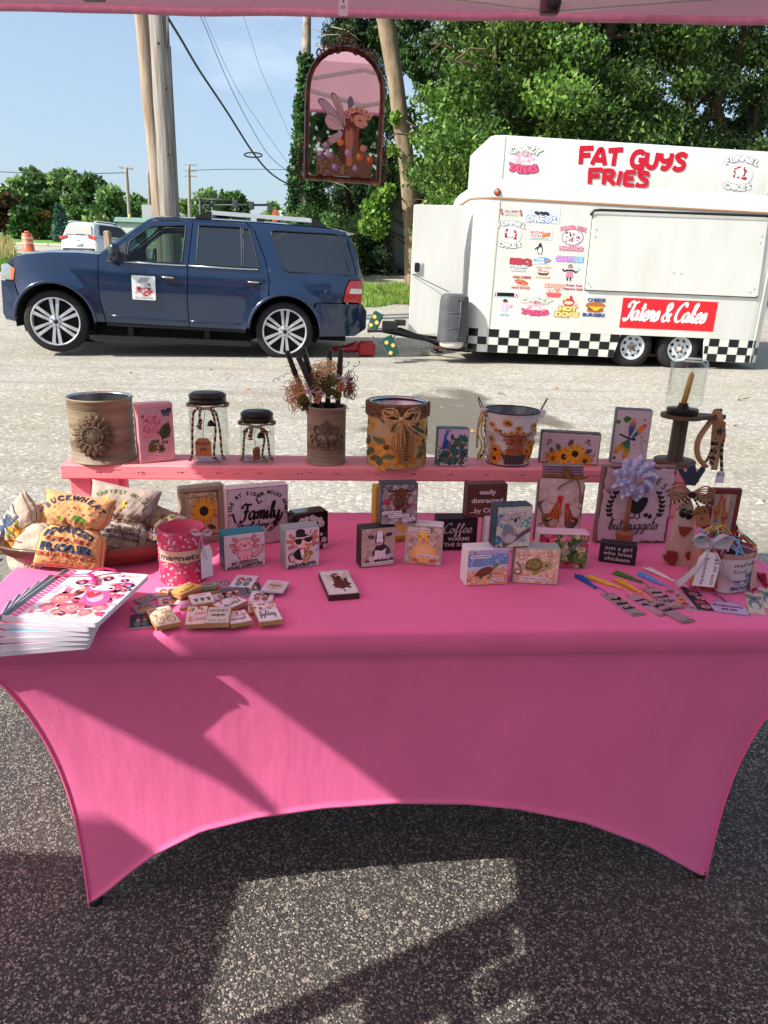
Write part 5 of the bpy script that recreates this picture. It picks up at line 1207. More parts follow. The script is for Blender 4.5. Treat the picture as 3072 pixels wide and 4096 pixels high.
# --- lawns, road, kerb
GRASSM=mat('lawn_green','#5d8a2c',.9,vary=.3,scale=4,bump=.6,bscale=40)
ROADM=mat('far_road_asphalt','#a19a8e',.9,vary=.12,scale=3)
kx=3072/1659
tag(sheet('lawn',-60,-2,30,[47,50,54,60,66,72,80,95],.03,GRASSM),kind='structure')
tag(sheet('lawn_right',-3,60,20,[34,40,50,70,95],.03,GRASSM),kind='structure')
tag(sheet('road',-60,14,30,[33,36,40,44,46.2],.015,ROADM),kind='structure')
mb=MB();
for i in range(30):mb.box(-58+i*2,46.6,zt(0,46.6)+.07,1.97,.3,.16,bev=.03)
tag(mb.build('kerb',mat('pale_kerb','#c7bda6',.85)),kind='structure')
def blades(name,region,n,h,cols,seed,material=LEAF,w=.012,lean=.35,z0=0):
 g=np.random.default_rng(seed);pts=[]
 while len(pts)<n:
  x,y=g.uniform(region[0],region[1]),g.uniform(region[2],region[3])
  if len(region)<5 or region[4](x,y):pts.append((x,y,zt(x,y)+z0))
 P=np.array(pts,'f');hh=h*(g.random(n)*.7+.5);a=g.random(n)*2*PI;ln=lean*hh*g.random(n)
 d=np.stack([np.cos(a),np.sin(a),np.zeros(n)],1);s=np.stack([-np.sin(a),np.cos(a),np.zeros(n)],1)*w
 V=np.empty((n,4,3),'f');V[:,0]=P-s;V[:,1]=P+s;top=P+d*ln[:,None];top[:,2]+=hh;V[:,2]=top+s*.25;V[:,3]=top-s*.25
 me=bpy.data.meshes.new(name);me.vertices.add(n*4);me.vertices.foreach_set('co',V.ravel());me.loops.add(n*4);me.loops.foreach_set('vertex_index',np.arange(n*4,dtype='i'));me.polygons.add(n);me.polygons.foreach_set('loop_start',np.arange(0,n*4,4,dtype='i'))
 at=me.attributes.new('col','FLOAT_COLOR','FACE');lc=np.array([lin(c)for c in cols]);C4=np.ones((n,4),'f');C4[:,:3]=lc[g.integers(0,len(cols),n)]*(g.random((n,1))*.5+.75);at.data.foreach_set('color',C4.ravel())
 me.update(calc_edges=True);me.materials.append(material);o=bpy.data.objects.new(name,me);C.objects.link(o);return o
tag(blades('tall_grass',(-27,-11.5,27,43,lambda x,y:x<-.505*y-.3*math.sin(y*1.7)and x>-.62*y),6000,.62,['#b3a26a','#c9b77c','#95915a','#8a9a4c','#a88f5a'],3,w=.03),kind='stuff',label='tall dry seeding grass at the left edge beyond the car hood',cat='grass')
tag(blades('green_grass',(-24,-11,25,31,lambda x,y:x<-.45*y and x>-.62*y),5000,.3,['#5d8a2c','#6f9a3a','#4d7a24'],4,w=.03),kind='stuff',label='short green grass below the tall dry grass',cat='grass')
def strip(x,y):
 e=.35*math.sin(x*2.3)+.25*math.sin(x*5.1+1)
 return-1.2<x<9 and 18.2+e+.10*abs(x)<y<24.6+e*.6
tag(sheet('grass_strip',-1.4,9,80,[17.5+.18*i for i in range(42)],.012,mat('strip_turf','#5a7a2e',.95,vary=.4,scale=3),strip),kind='structure')
tag(blades('strip_grass',(-1.3,7,17.6,25,strip),22000,.14,['#6d9834','#7fa83e','#557f28','#93ae4c','#a9a765'],6,w=.010),kind='stuff',label='patchy sunlit grass between the lot and the back drive',cat='grass')
tag(sheet('back_drive',-4,14,20,[25.3,26.5,28,30,33],.01,mat('drive_concrete','#aea693',.9,vary=.18,scale=1.3,bump=.3,bscale=4)),kind='structure')
lf=MB();rr=random.Random(5)
for i in range(26):
 x,y=.35+rr.gauss(0,.35),20.6+rr.gauss(0,.3);z=zt(x,y)+.1;s=rr.uniform(.05,.1);a=rr.uniform(0,6)
 lf.add([(x,y,z),(x+s*math.cos(a),y+s*math.sin(a),z+.03),(x+s*math.cos(a+1),y+s*math.sin(a+1),z+.02)],[(0,1,2)])
tag(lf.build('dead_leaves',mat('dead_leaf','#a5703c',.9)),'scatter of brown dead leaves on the grass strip','leaves',kind='stuff')
# --- utility poles and wires
POLEM=mat('weathered_pole','#98928a',.9,vary=.3,scale=11,bump=.6,bscale=9,stretch=(2.5,2.5,.12),vary2='#625a50')
POLEO=mat('orange_weathered_pole','#9c9284',.9,vary=.3,scale=7,bump=.6,bscale=9,stretch=(2.2,2.2,.18),vary2='#7d6246')
def pole(pt,pb,y,r,m,label,name='utility_pole',top_extra=2.5,group=None,z_add=0):
 a,b=ony(pt[0],pt[1],y),ony(pb[0],pb[1],y);d=(a-b).normalized();zb=zt(b.x,y)
 base=b+d*((zb-.2-b.z)/d.z);top=a+d*top_extra
 t=thing(name,label,'utility pole',base,group=group);nseg=14;rr=random.Random(int(pt[0]))
 P=[(top-base)*(i/nseg)+Vector((rr.uniform(-.012,.012),rr.uniform(-.012,.012),0))for i in range(nseg+1)]
 MB().tube(P,[r*(1.04-.22*i/nseg)for i in range(nseg+1)],18).build('shaft',m,t)
 return t,base
k=kx
t,b0=pole((341*k,28*k),(366*k,465*k),13.6,.172,POLEM,'thick weathered grey utility pole, the right one of the twin poles')
kn_=MB()
for px,py in((918/1.3825,487/1.3825),(932/1.3825,852/1.3825),(876/1.3825,240/1.3825)):
 q=ony(px,py,13.42);kn_.lathe([(0,0),(.022,0),(.026,.012),(0,.016)],10,q-b0,M=Matrix.Rotation(PI/2,4,'X'))
kn_.build('knot',mat('knot_dark','#4a3a2c',.9),t)
MB().tube([ony(362*k,28*k,13.5)-b0,ony(362*k,103*k,13.5)-b0],.018,6).tube([ony(366*k,100*k,13.62)-b0,ony(386*k,470*k,13.62)-b0],.022,8).build('conduit',mat('conduit_grey','#55584f',.6),t)
t,b1=pole((307*k,28*k),(347*k,465*k),13.98,.142,POLEO,'slimmer leaning orange brown utility pole, the left one of the twin poles')
def z7(x,y):return(x/1.3825,y/1.3825)
THIN=mat('far_pole_wood','#9a8f84',.9,vary=.15)
t,b=pole(z7(697,925),z7(718,1215),60,.15,THIN,'thin distant utility pole with a flat crossarm',top_extra=0)
p=ony(*z7(697,930),60)-b;MB().box(p.x,p.y,p.z,1.05,.12,.12,rot=Matrix.Rotation(R(4),3,'Y')).build('crossarm',THIN,t)
MB().tube([ony(*z7(716,1190),59.8)-b,ony(*z7(714,1240),59)-b],.09,6).build('guy_guard',mat('yellow_guard','#d8b62e',.6),t)
t,b=pole(z7(820,940),z7(830,1195),58,.13,THIN,'thin bare pole carrying a square grey sign next to the twin poles',top_extra=0)
p=ony(*z7(813,1172),57.8)-b;MB().box(p.x,p.y,p.z,.75,.05,1.0).build('sign_back',mat('sign_grey','#a9adaf',.5),t)
t,b=pole(z7(1042,910),z7(1050,1190),62,.15,THIN,'thin distant utility pole right of the twin poles with short insulator arms',top_extra=0)
for yy in(912,945,974):p=ony(*z7(1044,yy),62)-b;MB().box(p.x+.15,p.y,p.z,.9,.1,.08).build('insulator_arm',THIN,t)
WIRE=mat('wire_black','#1b1c20',.6)
def wire(pts,y0,y1,r,label,name='overhead_wire'):
 P=catmull([ony(*z7(a,b),y0+(y1-y0)*i/(len(pts)-1))for i,(a,b)in enumerate(pts)],8)
 o=MB().tube(P,r,6).build(name,WIRE);return tag(o,label,'cable')
wire([(905,62),(1000,215),(1100,385),(1250,610),(1400,845),(1500,960),(1600,1020),(1680,1040)],13.5,24,.022,'heavy black service cable sagging down from the twin poles')
lp=thing('cable_loop','flat oval loop of spare cable hanging on the black service cable','cable',ony(*z7(1400,857),20.2));MB().tube([(.23*math.cos(a),0,.055*math.sin(a))for a in[i*PI/12 for i in range(25)]],.018,6).build('coil',WIRE,lp)
wire([(1085,40),(1140,160),(1200,310),(1270,470),(1360,650),(1480,850),(1600,955)],30,34,.012,'thin twisted wire nearest the heavy cable')
wire([(1105,40),(1170,190),(1250,370),(1340,540),(1440,690),(1590,900)],34,38,.008,'faint thin wire running parallel to the twisted one')
wire([(1330,40),(1385,210),(1440,380),(1510,540),(1610,770)],38,42,.008,'faint thin wire nearest to the ivy trunk')
wire([(0,950),(340,962),(690,955)],66,60,.03,'hazy line crossing in front of the left trees to the far pole','overhead_wire')
wire([(1050,942),(1300,936),(1600,938)],62,66,.02,'hazy line leaving the far pole to the right','overhead_wire')
SIG=mat('signal_dark','#2c3436',.6)
def sigthing(label,mast,arms,heads,y):
 o=ony(*z7(*mast[1]),y);zb=zt(o.x,y);t=thing('traffic_signal',label,'traffic signal',(o.x,y,zb));B=Vector((o.x,y,zb))
 a=ony(*z7(*mast[0]),y)-B;MB().tube([(0,0,0),a],.11,8).build('mast',SIG,t)
 for p,q in arms:MB().tube([ony(*z7(*p),y)-B,ony(*z7(*q),y)-B],.075,6).build('mast_arm',SIG,t)
 for(hx,h0,h1)in heads:p=ony(*z7(hx,h0),y)-B;q=ony(*z7(hx,h1),y)-B;MB().box(p.x,-.1,(p.z+q.z)/2,.36,.3,abs(p.z-q.z),bev=.04).build('signal_head',SIG,t)
sigthing('far traffic signal mast with a long double arm above the SUV roof',[(1106,1092),(1109,1190)],[((1106,1100),(1305,1112)),((1109,1165),(1176,1134)),((1109,1150),(1176,1128))],[(1303,1108,1152),(1135,1135,1160),(1150,1130,1155)],54)
sigthing('far traffic signal whose level arm ends near the ivy trunk',[(1174,1102),(1178,1190)],[((1174,1135),(1498,1133))],[(1392,1116,1158),(1495,1122,1172)],56)
t=thing('traffic_light','small orange backed traffic light low beside a white sign','traffic light',ony(*z7(1522,1195),60));MB().box(0,0,0,.4,.3,.9,bev=.04).build('signal_head',mat('orange_housing','#b5562c',.6),t);MB().tube([(0,.1,-3.4),(0,.1,-.4)],.06,6).build('post',SIG,t)
t2=copy_tree(t);t2['label']='small orange backed traffic light right of the white sign';t2.location=ony(*z7(1604,1198),60)
t=thing('road_sign','small white road sign between the two orange traffic lights','sign',ony(*z7(1541,1188),60));MB().box(0,0,0,.6,.04,.6).build('sign_plate',mat('sign_white','#e4e6e6',.5),t);MB().tube([(0,.05,-3.3),(0,.05,-.2)],.05,6).build('post',SIG,t)
bb=ony(565,905,52);bd=thing('low_building','low pale building with a teal roof far behind the bonnet','building',(bb.x-.3,52,zt(0,52)))
hgt=ony(565,872,52).z-zt(0,52)
MB().box(0,1.5,hgt*.42,2.6,3,hgt*.84).build('wall',mat('pale_wall','#c9cfcd',.8),bd);MB().prism([(-1.5,hgt*.84),(1.5,hgt*.84),(1.35,hgt),(-1.35,hgt)],-.2,3.2).build('roof',mat('teal_roof','#8fb0ac',.6),bd);MB().box(.2,-.02,hgt*.3,.8,.04,hgt*.4).build('window',mat('dark_window','#3a4548',.2),bd)
# --- street things at the left
b=ground_at(115,1006);s_=b.y/FPX
br=thing('construction_barrel','orange traffic barrel with pale bands standing at the lawn edge','traffic barrel',(b.x,b.y,zt(b.x,b.y)))
h=66*s_;w=21*s_
MB().lathe([(w*1.25,0),(w*1.25,.06*h),(w*1.02,.07*h),(w,.3*h),(w*.97,.31*h),(w*.95,.55*h),(w*.92,.56*h),(w*.89,.78*h),(w*.87,.8*h),(w*.84,.97*h),(0,.97*h)],20).build('drum',mat('faded_orange','#d0603a',.5,vary=.15),br)
for z0 in(.14,.40,.66):MB().lathe([(w*1.03-z0*w*.14,z0*h),(w*1.02-z0*w*.14,(z0+.12)*h)],20).build('reflective_band',mat('pale_band','#e0b8a6',.4),br)
MB().tube([(-w*.4,0,.95*h),(-w*.3,0,1.05*h),(w*.3,0,1.05*h),(w*.4,0,.95*h)],w*.12,6).build('handle',mat('faded_orange','#d0603a',.5),br)
b=ground_at(156,927);up_=thing('utility_box','small green cylindrical utility box on the far lawn','utility box',(b.x,b.y,zt(b.x,b.y)));s_=b.y/FPX
MB().lathe([(7.5*s_,0),(7.5*s_,26*s_),(6*s_,29*s_),(0,30*s_)],14).build('housing',mat('utility_green','#5f9b78',.5),up_);MB().lathe([(7.9*s_,24*s_),(7.9*s_,26*s_)],14).build('lid_rim',mat('utility_green','#5f9b78',.5),up_)
y=24.0;a,b2=ony(417,925,y),ony(440,925,y)
wp=thing('wooden_post','short weathered wooden post in front of the white SUV','post',((a.x+b2.x)/2,y,zt(0,y)));hh=a.z-zt(0,y)
MB().box(0,0,hh/2,b2.x-a.x,.2,hh,bev=.02).build('post',POLEO,wp);MB().box(0,0,hh,(b2.x-a.x)*.8,.15,.03,bev=.01).build('post_cap',POLEM,wp)
y=31.5;c0=ony(327,1040,y);zg=zt(c0.x,y)
wv=thing('parked_white_suv','white compact SUV seen from behind with red tail lamps lit','SUV',(c0.x-.05,y,zg),R(-13))
WP=mat('white_car_paint','#c9ccd0',.25,vary=.02,coat=1)
def ring(yy,w,z0,z1,n=10,tumble=.0):
 P=[]
 for i in range(n+1):
  a=PI*i/n;sx=-math.cos(a);k_=abs(sx)**.35*(1 if sx>0 else-1);P.append((w*k_*(1-tumble*math.sin(a)),yy,z0+(z1-z0)*math.sin(a)**.45))
 return P
rows=[ring(-.05,.86,.35,.95),ring(0,.92,.3,1.08),ring(.25,.93,.28,1.12),ring(2.6,.93,.28,1.08),ring(3.6,.92,.3,1.0),ring(4.4,.84,.35,.85),ring(4.55,.7,.4,.7)]
def loft2(rows,name,m,par,cap=True):
 k=len(rows[0]);v=[p for r in rows for p in r];f=[(j*k+i,j*k+i+1,(j+1)*k+i+1,(j+1)*k+i)for j in range(len(rows)-1)for i in range(k-1)]
 if cap:f+=[tuple(range(k)),tuple((len(rows)-1)*k+i for i in range(k))]
 return MB().add(v,f,smooth=False).build(name,m,par)
smooth_angle(loft2(rows,'body',WP,wv),40)
cab=[ring(.02,.80,1.05,1.12),ring(.22,.74,1.05,1.62,tumble=.0),ring(.5,.72,1.05,1.68),ring(2.0,.70,1.05,1.70),ring(2.6,.70,1.05,1.6),ring(3.4,.74,1.02,1.06)]
smooth_angle(loft2(cab,'cabin',WP,wv),40)
DKG=mat('dark_car_glass','#0c1013',.35,vary=.02,spec=.25)
MB().add([(-.68,-.01,1.14),(.68,-.01,1.14),(.58,.15,1.55),(-.58,.15,1.55)],[(0,1,2,3)]).build('rear_window',DKG,wv)
for s in(-1,1):MB().add([(s*.80,.5,1.14),(s*.79,2.9,1.12),(s*.71,2.2,1.58),(s*.725,.55,1.58)],[(0,1,2,3)]).build('side_window',DKG,wv)
TLM=emis('lit_red_lamp','#e02a22',2.2)
for s in(-1,1):
 MB().box(s*.72,-.055,1.03,.40,.06,.12,rot=Matrix.Rotation(R(8*s),3,'Y'),bev=.02).build('tail_lamp',mat('red_lens','#c3141c',.12,vary=.1,coat=1),wv)
 MB().box(s*.84,-.09,1.00,.10,.03,.07,bev=.01).build('lamp_glow',TLM,wv);MB().box(s*.62,-.07,.52,.26,.04,.06).build('reflector',mat('red_lens','#c3141c',.12),wv)
 MB().tube([(s*.66,.35,1.66),(s*.66,.5,1.72),(s*.65,1.9,1.73),(s*.65,2.1,1.66)],.025,6).build('roof_rail',mat('brushed_alloy','#ccd0d4',.3,.75,.05),wv)
 for yy in(.85,3.6):o=MB().lathe([(.20,0),(.34,.01),(.35,.1),(.34,.2)],20,M=Matrix.Rotation(PI/2,4,'Y')).build('wheel',RUBBER,wv);o.location=(s*.95-(.2 if s>0 else 0),yy,.35)
 MB().box(s*.98,2.55,1.1,.16,.1,.13,bev=.03).build('wing_mirror',WP,wv);wv.scale=(.93,.93,.95)
MB().box(0,-.03,.47,1.6,.14,.22,bev=.03).build('bumper',BLACKTRIM,wv);MB().box(.02,-.12,.78,.32,.01,.12).build('number_plate',mat('plate','#c9ced4',.5),wv);MB().box(0,-.09,.93,.2,.01,.03).build('badge',CHROME,wv);MB().box(.1,.0,1.14,.4,.03,.03).build('wiper',BLACKTRIM,wv)
bus=far_tree(305,484,9,44,'small dark parked car sized hedge behind the white SUV',DG,77,n=500,size=.2,group=None)
# --- behind the hitch: dumpster, shed, fence
y=33.0
a,b2=ony(1418,1055,y),ony(1520,1055,y);zg=zt(0,y);dp=thing('dumpster','blue steel dumpster with a ribbed grey lid behind the SUV','dumpster',((a.x+b2.x)/2+.1,y,zg),R(-6))
hh=ony(1440,968,y).z-zg;w=(b2.x-a.x)*1.05
MB().prism([(-w/2,.12),(w/2,.12),(w/2+.08,hh*.72),(w/2-.25,hh*.92),(-w/2-.05,hh*.86)],0,1.4,bev=.02).build('body',mat('dumpster_blue','#1d5ea8',.45,vary=.2),dp)
for i in range(7):MB().box(-w/2+.08+i*w/7.4,.7,hh*.93,w/9,1.5,.05,rot=Matrix.Rotation(R(3),3,'Y')).build('lid_rib',mat('lid_grey','#5c6064',.6),dp)
MB().box(-w/2+.28,-.02,hh*.66,.26,.02,.32).build('warning_label',mat('yellow_label','#e5c72e',.5),dp);MB().box(w/2-.1,-.03,hh*.5,.5,.12,.25).build('fork_pocket',mat('dumpster_blue','#1d5ea8',.45),dp)
shd=thing('shed','grey lap-sided shed wall beside the big trunk','shed',(ony(1575,1000,31).x,31,zt(0,31)))
x0=ony(1500,1000,31).x-shd.location.x
brd=MB().box(1.6,.03,.07,3.4-.02,.04,.145,rot=Matrix.Rotation(R(-6),3,'X')).build('siding_board',mat('siding_grey','#8d9494',.7,vary=.1),shd)
for i in range(1,26):o=brd.copy();C.objects.link(o);o.parent=shd;o.location=(0,0,.135*i)
MB().box(1.6,.3,1.75,3.38,.4,3.5).build('wall',mat('shed_core','#3c3f3f',.9),shd)
MB().box(-.12,-.02,1.75,.22,.12,3.5,bev=.01).build('corner_post',mat('shed_post','#8b8470',.8),shd);MB().prism([(-.5,3.5),(3.5,3.5),(3.5,3.62),(-.5,3.62)],-.4,.9).build('roof',mat('shed_roof','#4a4744',.9),shd)
fn=thing('slat_fence','old dark slat fence between the dumpster and the shrubs','fence',(ony(1480,1000,34.8).x-4,34.8,zt(0,34.8)))
sl=MB().box(0,0,.95,.15,.03,1.9,bev=.004).build('slat',mat('fence_dark','#4d463c',.9,vary=.25),fn)
for i in range(1,50):o=sl.copy();C.objects.link(o);o.parent=fn;o.location=(.17*i,0,.01*(i%3))
MB().box(4.2,.05,1.5,8.5,.05,.09).build('rail',mat('fence_dark','#4d463c',.9),fn)
# --- the big trees
def z5(x,y):return(1100+x/2.765,y/2.765)
Y_=24.0;pts=[(1655,1140),(1650,1000),(1640,820),(1625,640),(1602,480),(1583,330),(1562,200),(1543,75),(1530,-60),(1515,-220)]
P=[ony(a,b,Y_)for a,b in pts];base=Vector((P[0].x,Y_,zt(0,Y_)))
tr=thing('broadleaf_tree','tall pale trunk rising right of the hanging mirror with a few low leafy sprigs','tree',base)
rad=[.30,.255,.245,.24,.245,.235,.25,.26,.25,.2]
MB().tube(catmull([Vector((P[0].x,Y_,base.z-.15))-base]+[p-base for p in P[1:]],5),[np.interp(i/5,range(10),rad)for i in range(46)],20).build('trunk',mat('mottled_bark','#8c7a62',.9,vary=.35,scale=3.5,bump=1.0,bscale=9,stretch=(1.2,1.2,.5),vary2='#5f5140'),tr)
cl=[];tw=MB();rr=random.Random(12)
for(px,py,r,n)in((1520,800,.30,130),(1490,850,.36,170),(1530,870,.34,150),(1470,905,.28,110),(1555,760,.22,70),(1515,930,.26,90),(1572,600,.2,50),(1668,560,.24,60),(1580,470,.18,40)):
 c=ony(px,py,Y_-.4+rr.uniform(-.3,.3))-base;cl.append((c,(r,r,r*.9),n))
 q=ony(1640-(860-py)*.1,py+60,Y_)-base;tw.tube([q,q.lerp(c,.5)+Vector((0,0,.1)),c],[.03,.018,.008],5)
tw.build('sprig_stems',BARKD,tr);leaves('foliage',[(a_,b_,n_*2)for a_,b_,n_ in cl],.135,['#658a32','#779c3e','#52762a','#8aab4c'],LEAF,tr,3,aspect=.85,shell=.1)
cl=[((rr.uniform(-2,3.5),rr.uniform(-2.5,2.5),rr.uniform(9.5,13)),(1.1,1.1,.9),260)for _ in range(26)]
leaves('crown',cl,.2,GREENS,LEAF,tr,4)
Y_=26.5;P=[ony(1215,880,Y_),ony(1222,600,Y_),ony(1224,300,Y_),ony(1228,60,Y_),ony(1232,-150,Y_)];base=Vector((P[0].x,Y_,zt(0,Y_)))
iv=thing('ivy_covered_tree','pale bare-topped trunk wrapped in dark ivy left of the mirror','tree',base)
MB().tube([Vector((0,0,-.1))]+[p-base for p in P],[.3,.27,.2,.16,.13,.12],12).build('trunk',mat('pale_trunk','#978c7c',.9,vary=.35,scale=5,bump=.9,bscale=14),iv)
cl=[];rr=random.Random(8)
for i in range(230):
 t=rr.random();py=880-t*640;w0,w1=(1158+t*52,1300-t*62);px=rr.uniform(w0,w1);c=ony(px,py,Y_+rr.uniform(-.3,.3))-base;r=.27*(1-t*.35);cl.append((c,(r,r,r*1.3),110))
leaves('ivy',cl,.10,['#2f5226','#3c642d','#24431e','#4d7638','#1d3718'],LEAF,iv,9,aspect=.9,shell=.2)
Y_=30;c=ony(1400,900,Y_);base=Vector((c.x,Y_,zt(0,Y_)));top=ony(1385,-400,Y_).z-base.z
sp=thing('spruce_tree','dark drooping spruce filling the gap behind the hanging mirror','tree',base)
mb=MB();mb.tube([(0,0,-.1),(.05,0,top*.5),(0,0,top)],[.3,.2,.03],10);cl=[];rr=random.Random(4)
for i in range(190):
 zz=rr.uniform(.02,1.0)*top;L_=(2.1*(1-.35*zz/top))*rr.uniform(.55,1.05);a=rr.uniform(0,2*PI);dx,dy=math.cos(a),math.sin(a)
 if dx<0:L_*=.72
 if dx>0 and zz>top*.62:L_*=1.15
 pts=[Vector((dx*L_*t,dy*L_*t,zz-L_*(.10*t+.32*t*t)))for t in(0,.35,.7,1)];mb.tube(pts,[.035,.025,.015,.006],5)
 for t in(.3,.45,.6,.75,.9,1.0):
  p=Vector((dx*L_*t,dy*L_*t,zz-L_*(.10*t+.32*t*t)));cl.append((p+Vector((0,0,-.13)),(.24,.24,.36),70))
mb.build('trunk',BARKD,sp);leaves('crown',cl,.15,['#22391f','#2c4726','#1b2e19','#3b5a30','#4a5f3a'],NEEDLE,sp,5,aspect=.28,droop=1.1,shell=.05)
dd=MB();rr=random.Random(2)
for i in range(22):
 a_,b_y=rr.uniform(1220,1330),rr.uniform(90,760);p=ony(a_,b_y,Y_-1.6)-base;q=p+Vector((rr.uniform(.5,1.3),rr.uniform(-.5,.3),rr.uniform(-.7,-.1)));dd.tube([p,p.lerp(q,.5)+Vector((0,0,.12)),q],[.016,.012,.004],4)
dd.build('dead_branch',mat('bleached_twig','#9a8c78',.9),sp)['kind']='stuff'
for i,(px,py,r,yy,cols,lb)in enumerate(((1330,850,.9,27.5,GREENS,'leafy shrub low between the ivy trunk and the spruce'),(1420,900,1.0,29.5,DG,'dark shrub above the blue dumpster'),(1240,890,.7,26,DG,'dark shrub at the foot of the ivy trunk'),(1345,905,.6,25.5,LG,'brighter small shrub above the SUV tailgate'),(1500,905,.7,34.2,['#5a5a34','#6d6240','#47582c'],'dry brownish shrub leaning over the dumpster'))):
 c=ony(px,py,yy);zb=zt(c.x,yy);t=thing('shrub',lb,'shrub',(c.x,yy,zb));h=c.z+r*.8-zb;rr=random.Random(i);mb=MB()
 for j in range(5):limb(mb,(0,0,0),(rr.uniform(-.6,.6)*r,rr.uniform(-.5,.5)*r,h*rr.uniform(.5,.9)),.04,.01,rr)
 mb.build('stem',BARKD,t);leaves('foliage',[((rr.uniform(-.75,.75)*r,rr.uniform(-.6,.6)*r,rr.uniform(.1,.9)*h),(r*.45,r*.45,r*.4),170)for _ in range(22)],.13,cols,LEAF,t,20+i)
t=thing('weeds','clump of leafy green weeds in front of the dumpster','plant',(ony(1475,1060,31.6).x,31.6,zt(0,31.6)));leaves('foliage',[((i*.32-.6,0,.3+.1*(i%2)),(.2,.2,.35),110)for i in range(5)],.14,LG,LEAF,t,33);MB().tube([(0,0,0),(0,0,.5)],.02).build('stem',BARKD,t)
def big_tree(label,px,Yt,spread,clz,n_cl,per,seed,cols,trunks,leaf=.13,xr=None,group='trees behind the trailer'):
 c=ony(px,900,Yt);base=Vector((c.x,Yt,zt(0,Yt)));t=thing('broadleaf_tree',label,'tree',base,group=group);rr=random.Random(seed);mb=MB();ends=[]
 for(dx,top,r)in trunks:
  pts=limb(mb,(dx*.25,0,-.15),(dx,rr.uniform(-.6,.6),top),r,r*.45,rr,.05,7)
  for j in range(9):
   s=pts[rr.randint(2,7)];a=rr.uniform(0,2*PI);L_=rr.uniform(1.2,3.2);e=s+Vector((math.cos(a)*L_,math.sin(a)*L_*.8,rr.uniform(-.2,1.3)));q=limb(mb,s,e,r*.28,.02,rr,.12,6)
   for m_ in range(3):s2=q[rr.randint(2,6)];limb(mb,s2,s2+Vector((rr.uniform(-1,1),rr.uniform(-1,.6),rr.uniform(-.5,.5))),.03,.006,rr,.15,4)
 mb.build('trunk',mat('bark_limb','#5d4a38',.9,vary=.35,scale=6,bump=.8,bscale=12),t)
 cl=[]
 for i in range(n_cl):
  x=rr.uniform(-spread,spread);z=rr.uniform(*clz);y_=rr.uniform(-2.4,2.2);r=rr.uniform(.42,.95)
  if rr.random()<.22:continue
  cl.append(((x,y_,z),(r,r,r*.62),int(per*r)))
 leaves('crown',cl,leaf,cols,LEAF,t,seed,aspect=.5,droop=.5,shell=.15);return t
big_tree('bright green hanging tree right of the tall pale trunk',1960,20.5,1.75,(1.4,9.5),125,560,61,['#587c2e','#6f963c','#466a24','#8aa84c','#34541c'],[(-.2,8,.12),(.5,9,.10)],leaf=.14)
big_tree('dense many-stemmed tree behind the left half of the trailer sign',2220,21.5,2.8,(1.4,9.6),190,520,62,['#3c5a22','#50722c','#2c471a','#6a8a3c','#223a14','#84a04e'],[(-.9,9,.26),(.1,9.5,.3),(.9,9,.24),(1.7,8,.16)],leaf=.13)
big_tree('dark feathery tree behind the right half of the trailer sign',2780,22.5,3.2,(1.6,10),230,520,63,['#365224','#44642c','#2a4220','#587838','#20361a','#728c4c'],[(-1.2,9,.2),(.6,9.6,.24),(2.0,9,.2)],leaf=.11)
big_tree('deep green tree closing the gap behind the others',2450,28,8.5,(2,12),250,640,64,['#304d1c','#3c5c26','#243f16'],[(-4,9,.3),(0,10,.3),(4,9,.3)],leaf=.22)
big_tree('leafy tree out of frame right of the trailer',3350,20,2.6,(2,9),70,420,65,GREENS,[(0,8,.2)],leaf=.16,group=None)
for i,(x,y)in enumerate(((-4.5,-15),(1.5,-17),(6.5,-15))):
 t=thing('broadleaf_tree',('leafy tree behind the photographer on the left, seen only in the mirror','leafy tree straight behind the photographer, seen only in the mirror','leafy tree behind the photographer on the right, seen only in the mirror')[i],'tree',(x,y,0));rr=random.Random(90+i);mb=MB();limb(mb,(0,0,0),(0,0,5),.25,.1,rr,.04);mb.build('trunk',BARKD,t)
 leaves('crown',[((rr.uniform(-3.2,3.2),rr.uniform(-2,2),rr.uniform(1.5,7.4)),(.9,.9,.7),150)for _ in range(60)],.26,GREENS,LEAF,t,91+i)
rr=random.Random(44);mb=MB()
for i in range(420):
 x=rr.uniform(-4.5,5);y=3+6.3*rr.random();z=zt(x,y)+.002;s=rr.uniform(.008,.022)if i%9 else rr.uniform(.03,.06);a=rr.uniform(0,6);c_=rr.choice(['#3b3024','#6a5a44','#8a7a60','#a0763c','#c9bda0','#55504a'])
 mb.add([(x,y,z),(x+s*math.cos(a),y+s*math.sin(a),z+.004),(x+s*.6*math.cos(a+.9),y+s*.6*math.sin(a+.9),z+s*.4),(x+s*.5*math.cos(a-.7),y+s*.5*math.sin(a-.7),z)],[(0,1,2),(0,3,1),(0,2,3),(1,3,2)],col=c_)
tag(mb.build('lot_debris',attr_mat('debris',rough=.9)),'scattered pebbles, leaf bits and twigs on the pale lot','debris',kind='stuff')
tg_=ground_at(2990,1597);tw=MB();tw.tube([(0,0,0),(.05,.01,.004),(.1,.02,.012)],[.004,.004,.002],5);o=tw.build('twig',BARKD);o.location=(tg_.x-.06,tg_.y,zt(tg_.x,tg_.y)+.004);tag(o,'thin brown twig lying on the lot at the right edge','twig')
